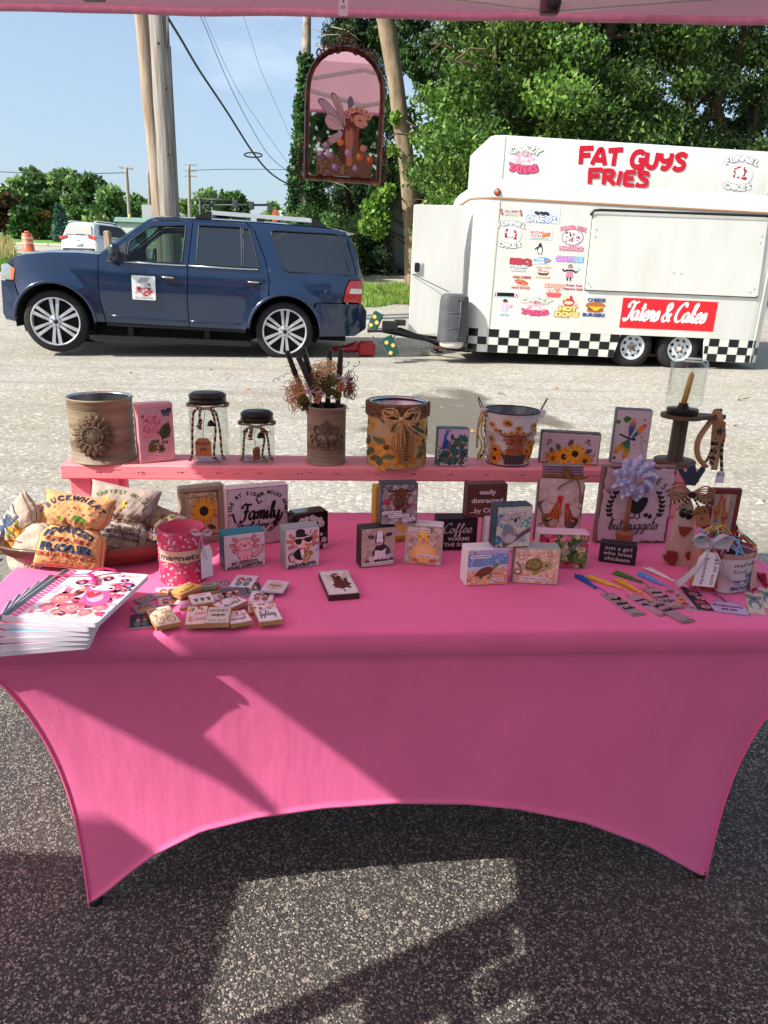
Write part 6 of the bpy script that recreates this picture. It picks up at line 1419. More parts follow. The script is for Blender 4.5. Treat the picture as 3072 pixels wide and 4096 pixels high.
# --- painted wood blocks and signs
PAINT={}
def paint(c,rough=.5):
 return mat('paint_'+c.strip('#'),c,rough,vary=.06,scale=25,bump=.25,bscale=90)
CARD=mat('raw_wood','#b98f5e',.7,vary=.2,scale=12,stretch=(1,.3,1))
def stand(name,label,cat,BL,BR,TL,TR,depth,zb,color,artf,group=None,lean=0.0,bev=.0025,inset=.002,face=None,parts=True,W=None,H=None,bname='block',pm=None,margin=.0):
 """an upright slab whose four front corners are seen at these picture points, resting at height zb"""
 bl,br=onz(*BL,zb),onz(*BR,zb);w=(br-bl).length;rz=math.atan2(br.y-bl.y,br.x-bl.x)
 hs=[]
 for b,t in((bl,TL),(br,TR)):
  if t is not None:hs.append(up_from(b,t[1]))
 h=sum(hs)/len(hs)
 if W:w=W
 if H:h=H
 c=(bl+br)/2
 t=thing(name,label,cat,(c.x,c.y,zb+.0005),rz,group);t.rotation_euler=(lean,0,rz)
 m=color if not isinstance(color,str)else paint(color)
 MB().box(0,depth/2,h/2,w,depth,h,bev=bev).build(bname,m,t)
 if artf:
  a=artf(w,h);mg=margin
  a.build('print',lambda u,v,e:(-w/2+mg+inset+u*(w-2*inset-2*mg),-.0008-e,mg+inset+v*(h-2*inset-2*mg)),t,material=pm)
 t['_h']=h;t['_w']=w
 return t
def strip_text(a,t,x,y,w,h=5,ang=0):
 ca,sa=math.cos(ang),math.sin(ang);a.poly([(x+p*ca-q*sa,y+p*sa+q*ca)for p,q in((0,0),(w,0),(w,h),(0,h))],'#e9dfe6')
 a.text(t,x+w/2*ca-h*.28*sa,y+h*.28*ca+w/2*sa,h*.72,'#1b1420',bold=.03,fit=w*.92,ang=ang)
def paper(a,base,spots,n=40):
 a.rect(0,0,a.w,a.h,base);a.blots(0,0,a.w,a.h,n,spots,a.w*.03,a.w*.14);return a
def art_axolotl(w,h):
 a=Art(100,92,seed=2);a.rect(0,0,100,92,'#d9c9cc');a.wood('#cdbbc0',8)
 for x,y,r in((5,66,3.5),(35,84,3),(92,83,3.5),(93,60,3),(10,30,4.5),(20,26,2.5),(29,18,4),(8,52,2),(96,40,2.5),(84,78,2)):a.ell(x,y,r,r,'#a9bccb');a.ell(x-r*.2,y+r*.2,r*.6,r*.6,'#c3cfd8')
 O,B,G_='#6b2630','#eda9ad','#e0737c'
 def gill(pts,w=7):a.stroke(pts,w+2.4,O,taper=False);a.stroke(pts,w,G_)
 for p in([(66,70),(72,80),(78,87)],[(70,62),(80,70),(87,72)],[(70,54),(78,54),(84,56)],[(32,72),(25,80),(20,82)],[(30,62),(20,64),(13,65)],[(32,54),(24,50),(18,48)]):gill(p)
 a.stroke([(58,34),(74,32),(86,42),(91,58)],13,O,taper=False);a.stroke([(58,34),(74,33),(85,42),(90,57)],10,B);a.stroke([(64,33),(77,35),(87,50)],2.4,G_)
 a.ell(50,38,18.5,20,O);a.ell(50,38,17,18.4,B);a.ell(42,26,6,9,O);a.ell(42,27,4.8,8,B);a.ell(60,26,6,9,O);a.ell(60,27,4.8,8,B);a.stroke([(36,46),(28,44),(24,46)],6,O);a.stroke([(37,46),(29,44.5),(26,46)],4,B)
 a.ell(50,63,24,17.6,O);a.ell(50,63,22.6,16.2,B);a.ell(35,58,4,2.6,G_);a.ell(66,60,4,2.6,G_)
 a.stroke([(38,63),(41,66.5),(44,63)],1.8,O);a.stroke([(57,65),(60,68),(63,65)],1.8,O);a.poly([(45,62),(55,63),(52,57),(48,57)],O);a.ell(50,58.6,2,1.2,'#d4475a')
 a.text('MY AXOLOTL',50,11,10.5,'#2c1418',bold=.05,fit=66,ang=.04);a.text('ATE MY HOMEWORK',50,1.6,10.0,'#2c1418',bold=.05,fit=88,ang=.05);return a
def art_sax(w,h):
 a=Art(100,118,seed=3);a.rect(0,0,100,118,'#dacbd0');a.wood('#c9b6bd',7,False)
 O,B,G_='#5a2028','#ecc9c4','#df7168'
 for p in([(30,86),(18,94),(13,104)],[(26,76),(13,80),(2,84)],[(26,66),(14,64),(6,62)],[(74,88),(86,98),(92,110)],[(78,78),(88,86),(98,90)],[(78,70),(88,70),(94,74)]):a.stroke(p,9.5,O,taper=False);a.stroke(p,7,G_)
 a.stroke([(30,22),(14,24),(12,38),(22,46)],9,O);a.stroke([(30,23),(16,25),(14,37),(21,44)],6,'#e9a9a4')
 a.ell(40,20,16,11,O);a.ell(40,21,14.4,9.4,B);a.ell(44,40,21,18,'#161318');a.poly([(42,56),(56,56),(54,30),(48,26)],'#f0e6e4')
 a.ell(51,78,30.5,22.5,O);a.ell(51,78,29,21,B);a.ell(30,67,5,3,G_);a.ell(72,69,5,3,G_)
 a.spline([(24,97),(30,95),(31,112),(42,117),(56,113),(58,100),(66,101),(60,93),(40,92)],'#1b161a');a.stroke([(29,98),(44,99),(58,102)],1.6,'#4a4048')
 a.poly([(22,84),(50,87),(80,90),(80,88),(50,84),(22,82)],'#120f12');a.spline([(27,86),(47,87),(46,74),(38,70),(30,75)],'#120f12');a.spline([(55,88),(78,90),(76,78),(68,75),(58,79)],'#120f12')
 a.poly([(42,60),(50,57),(42,53)],'#c8203a');a.poly([(58,60),(50,57),(58,53)],'#c8203a');a.ell(50,56.6,2.2,2.4,'#8a1424')
 a.stroke([(56,70),(66,66),(68,58),(60,40),(52,26),(58,20),(68,24),(74,38)],6.5,'#7a4a12');a.stroke([(56,70),(66,66),(68,58),(60,40),(52,26),(58,20),(68,24),(74,38)],4.6,'#d99b2b');a.ell(74,42,8,6,'#7a4a12',-.5);a.ell(74,42,6.4,4.4,'#c4791f',-.5)
 for x,y in((82,62),(92,47),(8,36),(20,40),(73,104),(95,66)):
  a.ell(x,y,2.4,1.8,'#2a1820');a.stroke([(x+2,y),(x+3,y+8),(x+6,y+6)],1.4,'#2a1820',smooth=False)
 a.text('SAX-OLOTL',50,3,13.5,'#1d1216',bold=.07,fit=84,ang=.06);return a
def art_daisy(w,h):
 a=Art(100,112,'#15100f',seed=4);a.rect(6,5,94,106,'#1f1614')
 for x,y,r in((22,92,9),(36,96,8),(52,98,9),(16,80,9),(62,92,9),(76,88,9),(34,80,12),(58,80,9),(80,76,11),(88,26,9),(92,6,9),(80,44,5),(20,60,7),(40,60,6)):a.flower(x,y,r,'#efe9e6','#d58a1e',n=13,inner=.3,w=.12,c2='#d9cfcd')
 a.ell(70,16,16,9,'#8a3a30');a.ell(66,18,12,5,'#b0604e');return a
def art_family(w,h):
 a=Art(100,94,seed=5);a.rect(0,0,100,94,'#c9b2b8');a.wood('#b79ca3',14,False);a.edge('#8a5a60',1.6)
 K='#1c1014'
 a.arc('SIDE BY SIDE',33,57,26,8.2,K,3.42,.80,bold=.05);a.arc('OR MILES APART',68,55,27,8.2,K,2.15,-.28,bold=.05)
 a.stroke([(47,76),(52,67),(57,72)],3.2,K,smooth=False);a.stroke([(9,54),(10,46),(13,38)],3.4,K);a.stroke([(91,50),(89,42),(84,36)],3.4,K)
 for i,ch in enumerate('CONNECTED'):a.text(ch,15+i*4.0,33-i*2.7,8,K,bold=.05,ang=-.72)
 for i,ch in enumerate('BY HEART'):a.text(ch,57+i*4.3,9.6+i*3.3,8,K,bold=.05,ang=.62)
 a.strokes('Family',20,42,27,K,w=.17,fit=66,shear=.18);a.strokes('will always',30,30,9,K,w=.15,fit=38);a.strokes('be',48,20,8,K,w=.15,fit=8)
 a.stroke([(20,33),(25,34.5),(30,32)],1,K);a.stroke([(70,32),(74,35),(80,34)],1,K);return a
def art_tournesol(w,h):
 a=Art(100,122,'#8f8470');a.rect(9,14,89,111,'#5d4a42');a.rect(11,16,87,109,'#c9ae7e');a.blots(13,18,85,107,50,['#d3b888','#bf9f74','#c9a39a','#d8c294'],3,9);a.strokes('LeTournesol',16,97,7.5,'#241a18',w=.12,fit=50)
 for k in range(9):a.rect(12,58+k*4,12+a.r.uniform(14,26),58.6+k*4,'#6e5744')
 a.rect(68,88,86,108,'#5b4a3a');a.rect(69.4,89.4,84.6,106.6,'#c7b184');a.ell(74,101,3,1.6,'#4a3a30',.6);a.ell(79,97,3,1.6,'#4a3a30',-.5);a.ell(74,93,3.6,2,'#4a3a30',.3)
 a.leaf(44,40,22,10,-2.7,'#4b4a26','#2c2c16');a.leaf(60,36,24,11,-.4,'#3f4224','#26280f');a.stroke([(54,62),(44,40),(40,22)],3,'#5b5a2a');a.flower(34,30,16,'#c98a1c','#a5701c',n=11,w=.2,c2='#b3741a')
 a.flower(54,68,31,'#d99a20','#3d2416',n=19,inner=.36,w=.13,c2='#c4821a');a.flower(54,68,24,'#e0a828','#3d2416',n=15,inner=.46,w=.13,rot=.2);a.ell(54,69,8,8,'#2a1810');
 for k in range(5):a.rect(46,19+k*3.4,46+a.r.uniform(20,36),19.6+k*3.4,'#9a6a5e')
 return a
def bovine(a,cx,cy,s,fur,fur2,horn,muzzle):
 a.blots(cx-15*s,cy-34*s,cx+15*s,cy-6*s,60,[fur,fur2],2*s,6*s);
 for sg in(-1,1):a.stroke([(cx+sg*9*s,cy+11*s),(cx+sg*22*s,cy+10*s),(cx+sg*29*s,cy+17*s),(cx+sg*27*s,cy+25*s)],5*s,horn,taper=True);a.ell(cx+sg*17*s,cy+2*s,7.5*s,3.6*s,fur2,-sg*.35)
 a.ell(cx,cy,12*s,17*s,fur);a.blots(cx-9*s,cy-8*s,cx+9*s,cy+10*s,22,[fur,fur2,fur],2*s,5*s)
 a.ell(cx-7*s,cy+1*s,1.8*s,1.4*s,'#120c0a');a.ell(cx+7*s,cy+1*s,1.8*s,1.4*s,'#120c0a');a.ell(cx,cy-12*s,7.5*s,5.8*s,muzzle);a.ell(cx-3*s,cy-11*s,1.5*s,1*s,'#241512');a.ell(cx+3*s,cy-11*s,1.5*s,1*s,'#241512')
 for k in range(9):x=cx+(k-4)*2.4*s;a.stroke([(cx,cy+16*s),(x,cy+9*s),(x*1.0+(k-4)*.6*s,cy+1*s)],2.6*s,fur2 if k%2 else fur,taper=True)
def art_highland(w,h):
 a=Art(100,114,'#8d8083',seed=6);a.blots(0,0,100,114,110,['#a2959a','#6f6266','#b7a9ae','#5b4d4c','#7d6a62'],3,9);bovine(a,53,82,1.35,'#5d2f1c','#7b4428','#231c1c','#4a3a38');a.ell(12,66,8,7,'#b8352b');a.ell(18,60,6,5,'#8f2620');a.blots(80,50,96,66,8,['#b8405a','#d0607a'],1.5,3.5);a.blots(34,46,56,58,9,['#7b2e22','#3a2018'],2,4)
 strip_text(a,'The more you weigh,',2,29,56,8,.03);strip_text(a,'the harder to kidnap.',20,18,58,8,.03);strip_text(a,'Eat the cake.',59,8,38,8,.04);return a
def art_cow(w,h):
 a=Art(100,110,seed=7);paper(a,'#b39a8c',['#bfa898','#a98e80','#c4b0a2']);a.stroke([(32,56),(26,44),(20,34),(8,22)],.8,'#6e5148');a.stroke([(20,108),(24,98),(30,92)],.8,'#6e5148')
 K='#2b242a';a.ell(60,34,28,28,'#4a4148');a.ell(58,46,20,20,K);a.ell(33,22,12,8,'#cfc6cc');a.ell(84,26,12,8,'#b9aeb6');a.ell(18,14,7,6,'#5b463c');a.ell(90,18,7,5,'#5b463c');a.spline([(40,46),(60,44),(74,50),(66,28),(56,18),(46,28)],'#d9d2da')
 a.poly([(40,40),(48,40),(48,16),(38,16)],'#e2dce4');a.poly([(64,36),(72,36),(74,16),(64,16)],'#d6cfd8');a.ell(43,16,6,3.4,'#231b1e');a.ell(69,16,6,3.4,'#231b1e')
 a.ell(28,86,10,5.6,'#2e262c',-.2);a.ell(80,90,11,5.6,'#2e262c',.25);a.ell(28,86,6,3,'#6d5358',-.2);a.ell(54,78,15,22,'#3b333a');a.spline([(48,101),(60,100),(63,84),(62,66),(50,62),(44,72),(45,90)],'#e6e0ea');a.ell(52,66,9.5,6,'#c89a98');a.ell(49,67,1.6,1.2,'#5a3438');a.ell(56,67,1.6,1.2,'#5a3438');a.ell(43,82,2,2.4,'#0c0a0c');a.ell(63,82,2,2.4,'#0c0a0c')
 strip_text(a,"Currently pretending to know what I'm doing.",5,3,90,8,.03);return a
def art_duck(w,h):
 a=Art(100,104,seed=8);paper(a,'#b7a093',['#c4b0a4','#a68d80','#d0bfb6','#9e8478'],60);Y1,Y2='#e3b56a','#d9a152'
 for k in range(40):t=k/40*PI*2;a.stroke([(52+30*math.cos(t),30+22*math.sin(t)),(52+37*math.cos(t),30+28*math.sin(t))],3,Y2,smooth=False)
 a.ell(52,31,34,26,Y1);a.ell(52,36,22,16,'#e8c08a');a.ell(50,74,17,20,'#e6b24f');a.ell(50,78,13,13,'#ecbf5e');a.ell(40,76,2.2,3,'#120d0a');a.ell(62,76,2.2,3,'#120d0a');a.spline([(44,68),(50,73),(57,68),(56,60),(51,56),(45,60)],'#d98a86');a.ell(48,66,1,1.2,'#5a2a2a');a.ell(53,66,1,1.2,'#5a2a2a')
 for x in(28,76):a.poly([(x-14,6),(x-6,9),(x,5),(x+6,9),(x+13,6),(x+2,17),(x-2,17)],'#cf5a48')
 strip_text(a,'I got my life together;',6,90,62,8,-.03);strip_text(a,'I forgot where I put it',32,19,64,8,-.03);return a
def art_lemon(w,h):
 a=Art(100,120,'#caa22c');a.rect(8,8,92,112,'#efe6d2');
 for x,y in((70,30),(40,40),(24,20),(60,70),(30,80)):a.ell(x,y,16,16,'#e2b31e');a.ell(x,y,13.5,13.5,'#f2dc7a');[a.stroke([(x,y),(x+12*math.cos(k*.8),y+12*math.sin(k*.8))],1.2,'#e2b31e',smooth=False)for k in range(8)]
 return a
def art_coffee(w,h):
 a=Art(100,80,'#151013');W_='#c9bcc2';a.strokes('Coffee',12,44,25,W_,w=.10,fit=74,shear=.25);a.text('WARMS',54,24,13.5,W_,bold=.02,fit=56);a.text('THE SOUL',52,9,13.5,W_,bold=.02,fit=70);return a
def art_easily(w,h):
 a=Art(100,84,'#5e2f27',seed=9)
 for k in range(26):y=k*3.3;a.rect(0,y,100,y+1.0,a.r.choice(['#4a231d','#71402f','#422019']))
 a.text('easily',50,60,17,'#d8c6c8',bold=.02,fit=42);a.text('distracted',50,38,17,'#d8c6c8',bold=.02,fit=80);a.text('...by COFFEE',56,12,17,'#d8c6c8',bold=.02,fit=98);return a
def art_koala(w,h):
 a=Art(100,114,seed=10);a.rect(0,0,100,114,'#cdbfb8');a.blots(0,0,100,114,120,['#cfc7a8','#bcc9b4','#d3c6c0','#9fb4bd','#c7c99c','#a9bec4'],4,11);a.blots(0,50,30,95,26,['#5d86a6','#7fa0b5','#6f93a0'],3,8);a.blots(0,0,30,30,24,['#2b6a96','#3a7aa6','#1f5480'],3,7)
 a.stroke([(20,4),(50,18),(76,36),(104,52)],13,'#6b5a58');a.stroke([(28,4),(54,17),(80,36),(104,50)],4,'#4d4448')
 for x,y,r in((84,74,6),(92,68,6),(76,66,5),(88,58,6),(72,58,4),(94,80,5)):a.ell(x,y,r,r*.8,'#4f93a0')
 for k in range(9):a.leaf(66+k*3,12+(k%3)*4,9,3.4,.8+k*.3,'#7d9db4')
 G1,G2='#a79a9d','#8d8488';a.ell(38,34,24,24,G1);a.ell(34,44,17,20,'#7f8088');a.ell(42,26,16,13,'#b7aaab');a.stroke([(44,40),(58,34),(64,32)],9,G2);a.stroke([(58,34),(64,28)],3,'#2a2628');a.ell(26,84,11,12,G1);a.ell(27,84,7,8,'#c9b3b0');a.ell(72,92,11,12,G1);a.ell(71,92,7,8,'#c9b3b0');a.ell(50,78,23,19,'#a99fa2');a.ell(50,70,15,9,'#beb2b3');a.ell(42,79,2.6,3,'#17110f');a.ell(62,82,2.6,3,'#17110f');a.ell(53,76,4.4,7,'#211b20',-.1)
 strip_text(a,'Socially clocked out.',28,99,48,7.5,.02);return a
def turtle(a,x,y,s,shell,shell2,skin,skin2):
 a.ell(x-22*s,y-8*s,8*s,4*s,skin2,.3);a.ell(x-12*s,y-13*s,6*s,5*s,skin2,.9);a.stroke([(x+10*s,y-2*s),(x+12*s,y-14*s),(x+4*s,y-18*s)],8*s,skin);a.stroke([(x+12*s,y),(x+22*s,y+12*s)],9*s,skin);a.ell(x+25*s,y+15*s,8*s,6*s,skin,.4);a.ell(x+28*s,y+17*s,1.8*s,1.8*s,'#15100c')
 a.ell(x-4*s,y,22*s,11*s,shell2,.35);a.ell(x-4*s,y+1.6*s,20*s,9*s,shell,.35)
 for i in range(-2,3):a.ell(x-4*s+i*7*s,y+1.6*s+i*2.6*s,2.6*s,4.4*s,shell2,.35);a.ell(x-4*s+i*7*s,y+2*s+i*2.6*s,1.9*s,3.4*s,shell,.35)
def art_beach(w,h):
 a=Art(100,84,seed=11);a.rect(0,56,100,84,'#b9a9cf');a.blots(0,62,100,84,20,['#cdb6cf','#c3b4d6'],4,9);a.rect(0,44,100,74,'#6f8fc0');a.blots(0,46,100,72,40,['#86a3cc','#5f82b8','#9db7d8'],3,8,.3);a.spline([(-4,0),(-4,34),(10,38),(30,44),(60,46),(104,44),(104,0)],'#b9c9de');a.spline([(-4,-4),(-4,28),(14,32),(40,40),(70,38),(104,42),(104,-4)],'#dfa275');a.blots(0,2,100,32,40,['#e6b088','#d99566','#e9bb98'],3,9,.4)
 a.ell(72,26,16,2.4,'#a77c92');turtle(a,46,32,.95,'#7c4433','#5b3026','#7f8a4c','#5c6236')
 for x,y,r,c in((5,16,6,'#b5564e'),(18,8,7,'#e09a3a'),(6,4,8,'#d9808c'),(30,3,6,'#b795c0'),(94,38,6,'#8aa2d2'),(93,26,7,'#dd8698'),(74,10,8,'#cf6a70'),(88,10,8,'#e08c92'),(62,4,6,'#d9707c')):a.ell(x,y,r,r*.78,c);a.ell(x,y+1,r*.55,r*.4,'#f0c6c0')
 strip_text(a,'Trust your instincts.',6,64,50,8,.02);strip_text(a,'Mine say lunch.',56,6.5,34,8,.04);return a
def art_sandturtle(w,h):
 a=Art(100,76,seed=12);paper(a,'#d9b9a4',['#e2c6b2','#cfa990','#e9d2c2','#c9a08a'],70)
 for x,y,r,c in((14,64,8,'#9a9a9a'),(14,56,8,'#cf907a'),(32,64,5,'#b9705e'),(50,66,6,'#c98f80'),(62,70,4,'#c07a6a'),(78,64,6,'#b9614c'),(90,52,8,'#d8a58c'),(8,24,10,'#8a5a4a'),(24,18,6,'#b98470'),(90,34,7,'#d8a07e'),(84,20,10,'#c97a62'),(60,20,5,'#cf907a')):a.ell(x,y,r,r*.7,c);a.ell(x,y+1,r*.55,r*.35,'#ecd0bc')
 a.ell(84,20,6.5,6,'#e6c3b0');
 for k in range(6):a.stroke([(2,44),(8+k*2,50-k*4)],.9,'#4d5a3c',smooth=False)
 a.ell(50,30,24,5,'#b98d74');a.ell(50,26,10,6,'#8a8f3c',.5);a.ell(30,34,6,5,'#6d6a34');a.ell(64,42,12,7,'#98974a',.1);a.ell(74,42,11,9,'#a3a154');a.ell(44,42,20,13.5,'#5d5030');a.ell(44,44,18.6,12,'#7a6a3c');
 for x,y in((36,46),(46,48),(54,44),(42,38),(50,38),(31,40)):a.ell(x,y,4,3.6,'#93864a')
 a.ell(73,42,3.2,3.6,'#15110c');a.ell(74,43.4,.9,1,'#ffffff');a.ell(80,46,1,1,'#3a2a18')
 strip_text(a,'Running late is my cardio',16,8,62,7.5,-.03);return a
def art_hummer(w,h):
 a=Art(100,64,'#58733a',seed=13);a.blots(0,0,100,64,150,['#6f8a44','#3d5a2a','#8ea858','#a8b678','#2f4a20','#c4c492'],3,8);a.blots(84,20,100,62,30,['#c23a5c','#e58aa0','#d9c9a0','#3a5a26','#a82848'],2,4.5)
 for k in range(5):a.ell(17+10*math.cos(k*1.256+.4),52+9*math.sin(k*1.256+.4),9,6.4,['#d83a68','#e8607f','#c2264f'][k%3],k*1.256+.4)
 a.ell(17,52,4,4,'#7a1030');a.stroke([(20,52),(36,56)],1.4,'#f0d0c8',smooth=False);a.ell(50,56,8,4.6,'#e28aa4',.6);a.ell(58,58,7,4.2,'#d9708e',-.7);a.ell(54,50,4,2.6,'#c9587c',.9)
 a.stroke([(36,38),(24,42)],.9,'#1a1a18',smooth=False);a.stroke([(46,40),(56,30),(66,16),(74,4)],7,'#38582c');a.ell(52,32,10,6.6,'#a9a58c',-.7);a.ell(42,41,6.4,5,'#3f6a34');a.ell(42,38,4,2.6,'#b01f3a');
 for k in range(6):a.stroke([(58,34),(74+k*3.4,44+k*2.2-(k*.4)**2)],3.2,['#5a4650','#8a7480'][k%2],smooth=False)
 for k in range(9):t=PI+k*PI/8;a.ell(60+13*math.cos(t),8+7*math.sin(t)*.8,6,2,'#d0507c' if k%2 else '#b03a68',t)
 a.ell(60,9,8,4.4,'#7a3420');a.ell(86,8,6,3,'#8a3a24');return a
def art_girl(w,h):
 a=Art(100,52,'#19131a');W_='#d3c7d1';a.text('just a girl',50,36,15,W_,bold=.0,fit=76);a.text('who loves',50,21,15,W_,bold=.0,fit=82);a.text('chickens',50,6,15,W_,bold=.0,fit=72);return a
def rooster(a,x,y,s,flip=1,body='#7d5a44',neck='#a5461e',tail='#22304a',breast='#b39a88'):
 f=flip;P=lambda*q:[(x+f*u*s,y+v*s)for u,v in q]
 for k in range(8):a.stroke(P((-11,3),(-17-k*1.3,14+k*1.5),(-22+k*1.7,27+k*.7),(-27+k*2.6,24+k*1.5)),3.4*s,(tail,'#6f6a66','#151b28','#8a8078')[k%4],taper=True)
 for d in(-3,5):a.stroke(P((d,-13),(d+1,-25)),1.7*s,'#4a3a30',smooth=False);a.stroke(P((d-3,-25),(d+6,-25)),1.2*s,'#4a3a30',smooth=False);a.ell(x+f*d*s,y-13*s,4*s,6*s,breast,f*.2)
 a.spline(P((-16,5),(-8,9),(4,8),(14,2),(15,-7),(7,-15),(-5,-14),(-14,-5)),body);a.spline(P((0,2),(12,0),(13,-8),(6,-13),(-2,-9)),breast);a.ell(x-f*4*s,y,9*s,4.6*s,'#4a3226',f*.35);a.ell(x-f*2*s,y+1.6*s,6*s,2.4*s,'#c08a5c',f*.35)
 a.spline(P((-3,7),(4,22),(9,30),(15,29),(16,20),(17,6),(12,-1),(3,2)),neck)
 for k in range(5):a.stroke(P((11+k*.5,27),(2+k*3.4,2+(k%2)*2)),1.1*s,('#d9903c','#5f2010')[k%2],smooth=False)
 a.ell(x+f*13*s,y+30*s,4.4*s,4*s,'#b52a30')
 for k in range(4):a.ell(x+f*(9+k*2.8)*s,y+(34.5+(k in(1,2))*2)*s,1.7*s,3.2*s,'#cc2a34')
 a.poly(P((16.5,31),(21.5,29),(16.5,28)),'#d9a03a');a.ell(x+f*15.5*s,y+24.5*s,1.8*s,3.4*s,'#b81f2c');a.ell(x+f*14*s,y+31*s,.9*s,.9*s,'#100808')
def art_farm(w,h):
 a=Art(100,102,seed=14);a.rect(0,0,100,102,'#c3abb4');
 for k in range(60):y=a.r.uniform(0,102);x=a.r.uniform(0,96);a.rect(x,y,min(100,x+a.r.uniform(3,22)),y+.7,a.r.choice(['#b096a0','#a88c94','#cdb9c0']))
 a.edge('#6b4540',3.4);K='#1d1418';a.arc('FARM FRESH',52,40,46,13,K,2.62,.50,bold=.0)
 for sg in(-1,1):
  pts=[(50+sg*30,66),(50+sg*36,52),(50+sg*35,40),(50+sg*28,31)];a.stroke(pts,1.2,K)
  for k in range(6):
   t=k/5.5;px_,py_=50+sg*(30+7*math.sin(t*2.6)),66-t*33;a.leaf(px_,py_,6.5,4,PI/2+sg*.7+(0),K);a.leaf(px_,py_,6.5,4,PI/2-sg*.9,K)
 a.spline([(38,50),(44,42),(56,40),(63,48),(66,60),(58,62),(50,56),(42,60)],K);a.stroke([(50,42),(50,34),(44,34)],1.8,K,smooth=False);a.stroke([(56,42),(58,34),(52,33)],1.8,K,smooth=False);a.ell(66,38,3.6,2.8,K,.4);a.ell(72,36,2.8,3.4,K,-.4)
 a.strokes('buttnuggets',15,18,15,K,w=.10,fit=70,shear=.12);return a
def art_hydrangea(w,h):
 a=Art(100,158,'#c9939a',seed=15);a.rect(2,2,98,156,'#cfa0a8')
 for k in range(24):y=6+k*6.2;a.stroke([(6+i*6,y+a.r.uniform(-.9,.9))for i in range(15)],.7,'#7a5058')
 a.blots(12,78,62,128,110,['#c4697a','#d98a98','#b05568','#e3a5ae','#cc7886'],3,5.4,.8);a.blots(14,60,36,78,14,['#c4697a','#e3a5ae'],2,4)
 a.stroke([(52,82),(66,64),(62,30)],2.2,'#54452e');a.leaf(66,60,52,34,1.15,'#3d4826','#232c14');a.leaf(56,60,46,32,-2.35,'#5a5c2c','#33361a');a.blots(44,34,84,56,22,['#d9b6a8','#8d5a44','#4d4030','#e0c6bc'],2,4)
 for k in range(8):a.leaf(62,34,14,4,k*.8,'#3d3426')
 for sg in(-1,1):a.ell(82+sg*7,137+sg*2,9,7,'#3a4450',sg*.5);a.ell(81+sg*5,129,6,5,'#566270',-sg*.5)
 a.stroke([(78,128),(84,142)],1.6,'#16181c',smooth=False);return a
def art_peacock(w,h):
 a=Art(100,118,'#cfb4cb',seed=16);a.blots(44,44,100,96,60,['#1c5a56','#27706a','#173f52','#2f7f5e'],5,9);a.blots(4,6,96,46,90,['#1c5a56','#22665c','#16405a','#2f7f5e','#1a3550'],5,9)
 a.blots(4,40,22,60,14,['#3a7a50','#8a8a3c','#27706a'],3,5)
 for i in range(34):x,y=a.r.uniform(6,96),a.r.uniform(8,46);a.ell(x,y,3.4,3.4,'#8a7a34');a.ell(x,y,2,2,'#123a6a')
 for i in range(16):x,y=a.r.uniform(50,96),a.r.uniform(46,92);a.ell(x,y,3.4,3.4,'#8a7a34');a.ell(x,y,2,2,'#123a6a')
 a.stroke([(32,58),(34,34)],2,'#a8442a',smooth=False);a.stroke([(37,58),(38,34)],2,'#a8442a',smooth=False);a.ell(36,66,10,16,'#6b5a6a',.25);a.ell(25,70,9,17,'#134a9a',-.15);a.stroke([(24,74),(23,92),(27,103)],8,'#155ab8');a.ell(28,104,5,4.6,'#1660c0');a.poly([(24,104),(19,101),(24,102)],'#2a2a2a');a.ell(27,104.6,1.1,1.1,'#e8e8e8')
 for k in range(6):a.stroke([(30,107),(24+k*3.4,114)],.8,'#1a4a7a',smooth=False);a.ell(24+k*3.4,114,1.7,1.4,'#1c5a9a')
 return a
def art_bees(w,h):
 a=Art(100,54,'#c4adb6',seed=17);a.edge('#33262c',.9)
 for k in range(9):a.stroke([(6+i*9,8+k*5+a.r.uniform(-.5,.5))for i in range(10)],.35,'#98808a')
 for x,y,s in((15,38,1),(79,41,-1)):a.ell(x,y,4.4,3.4,'#2b1c14',-.8*s);a.ell(x-1.5*s,y-4,2,4.6,'#8d7a84',-.5*s);a.ell(x-4*s,y-3.6,1.6,4,'#8d7a84',-.9*s);a.ell(x+.6*s,y,1.4,3,'#c9b48a',.7)
 for k in range(26):x=a.r.choice([a.r.uniform(6,26),a.r.uniform(70,94)]);a.leaf(x,a.r.uniform(2,16),8,1.8,PI/2+a.r.uniform(-.9,.9),'#5a4a4c')
 for x,y,an in((34,22,2.1),(76,20,.5),(22,14,1.9),(48,30,1.2)):a.leaf(x,y,15,9,an,'#5a5246','#3a352c')
 a.flower(24,8,15,'#d28a1c','#7a4a14',n=14,w=.14,c2='#bc7616');a.flower(42,12,18,'#dd971e','#2c1a12',n=16,w=.14,c2='#c8821a');a.flower(60,18,19,'#e2a022','#2c1a12',n=18,w=.13,c2='#cf8a1a');a.flower(78,6,14,'#cf861c','#3a4424',n=14,w=.14);return a
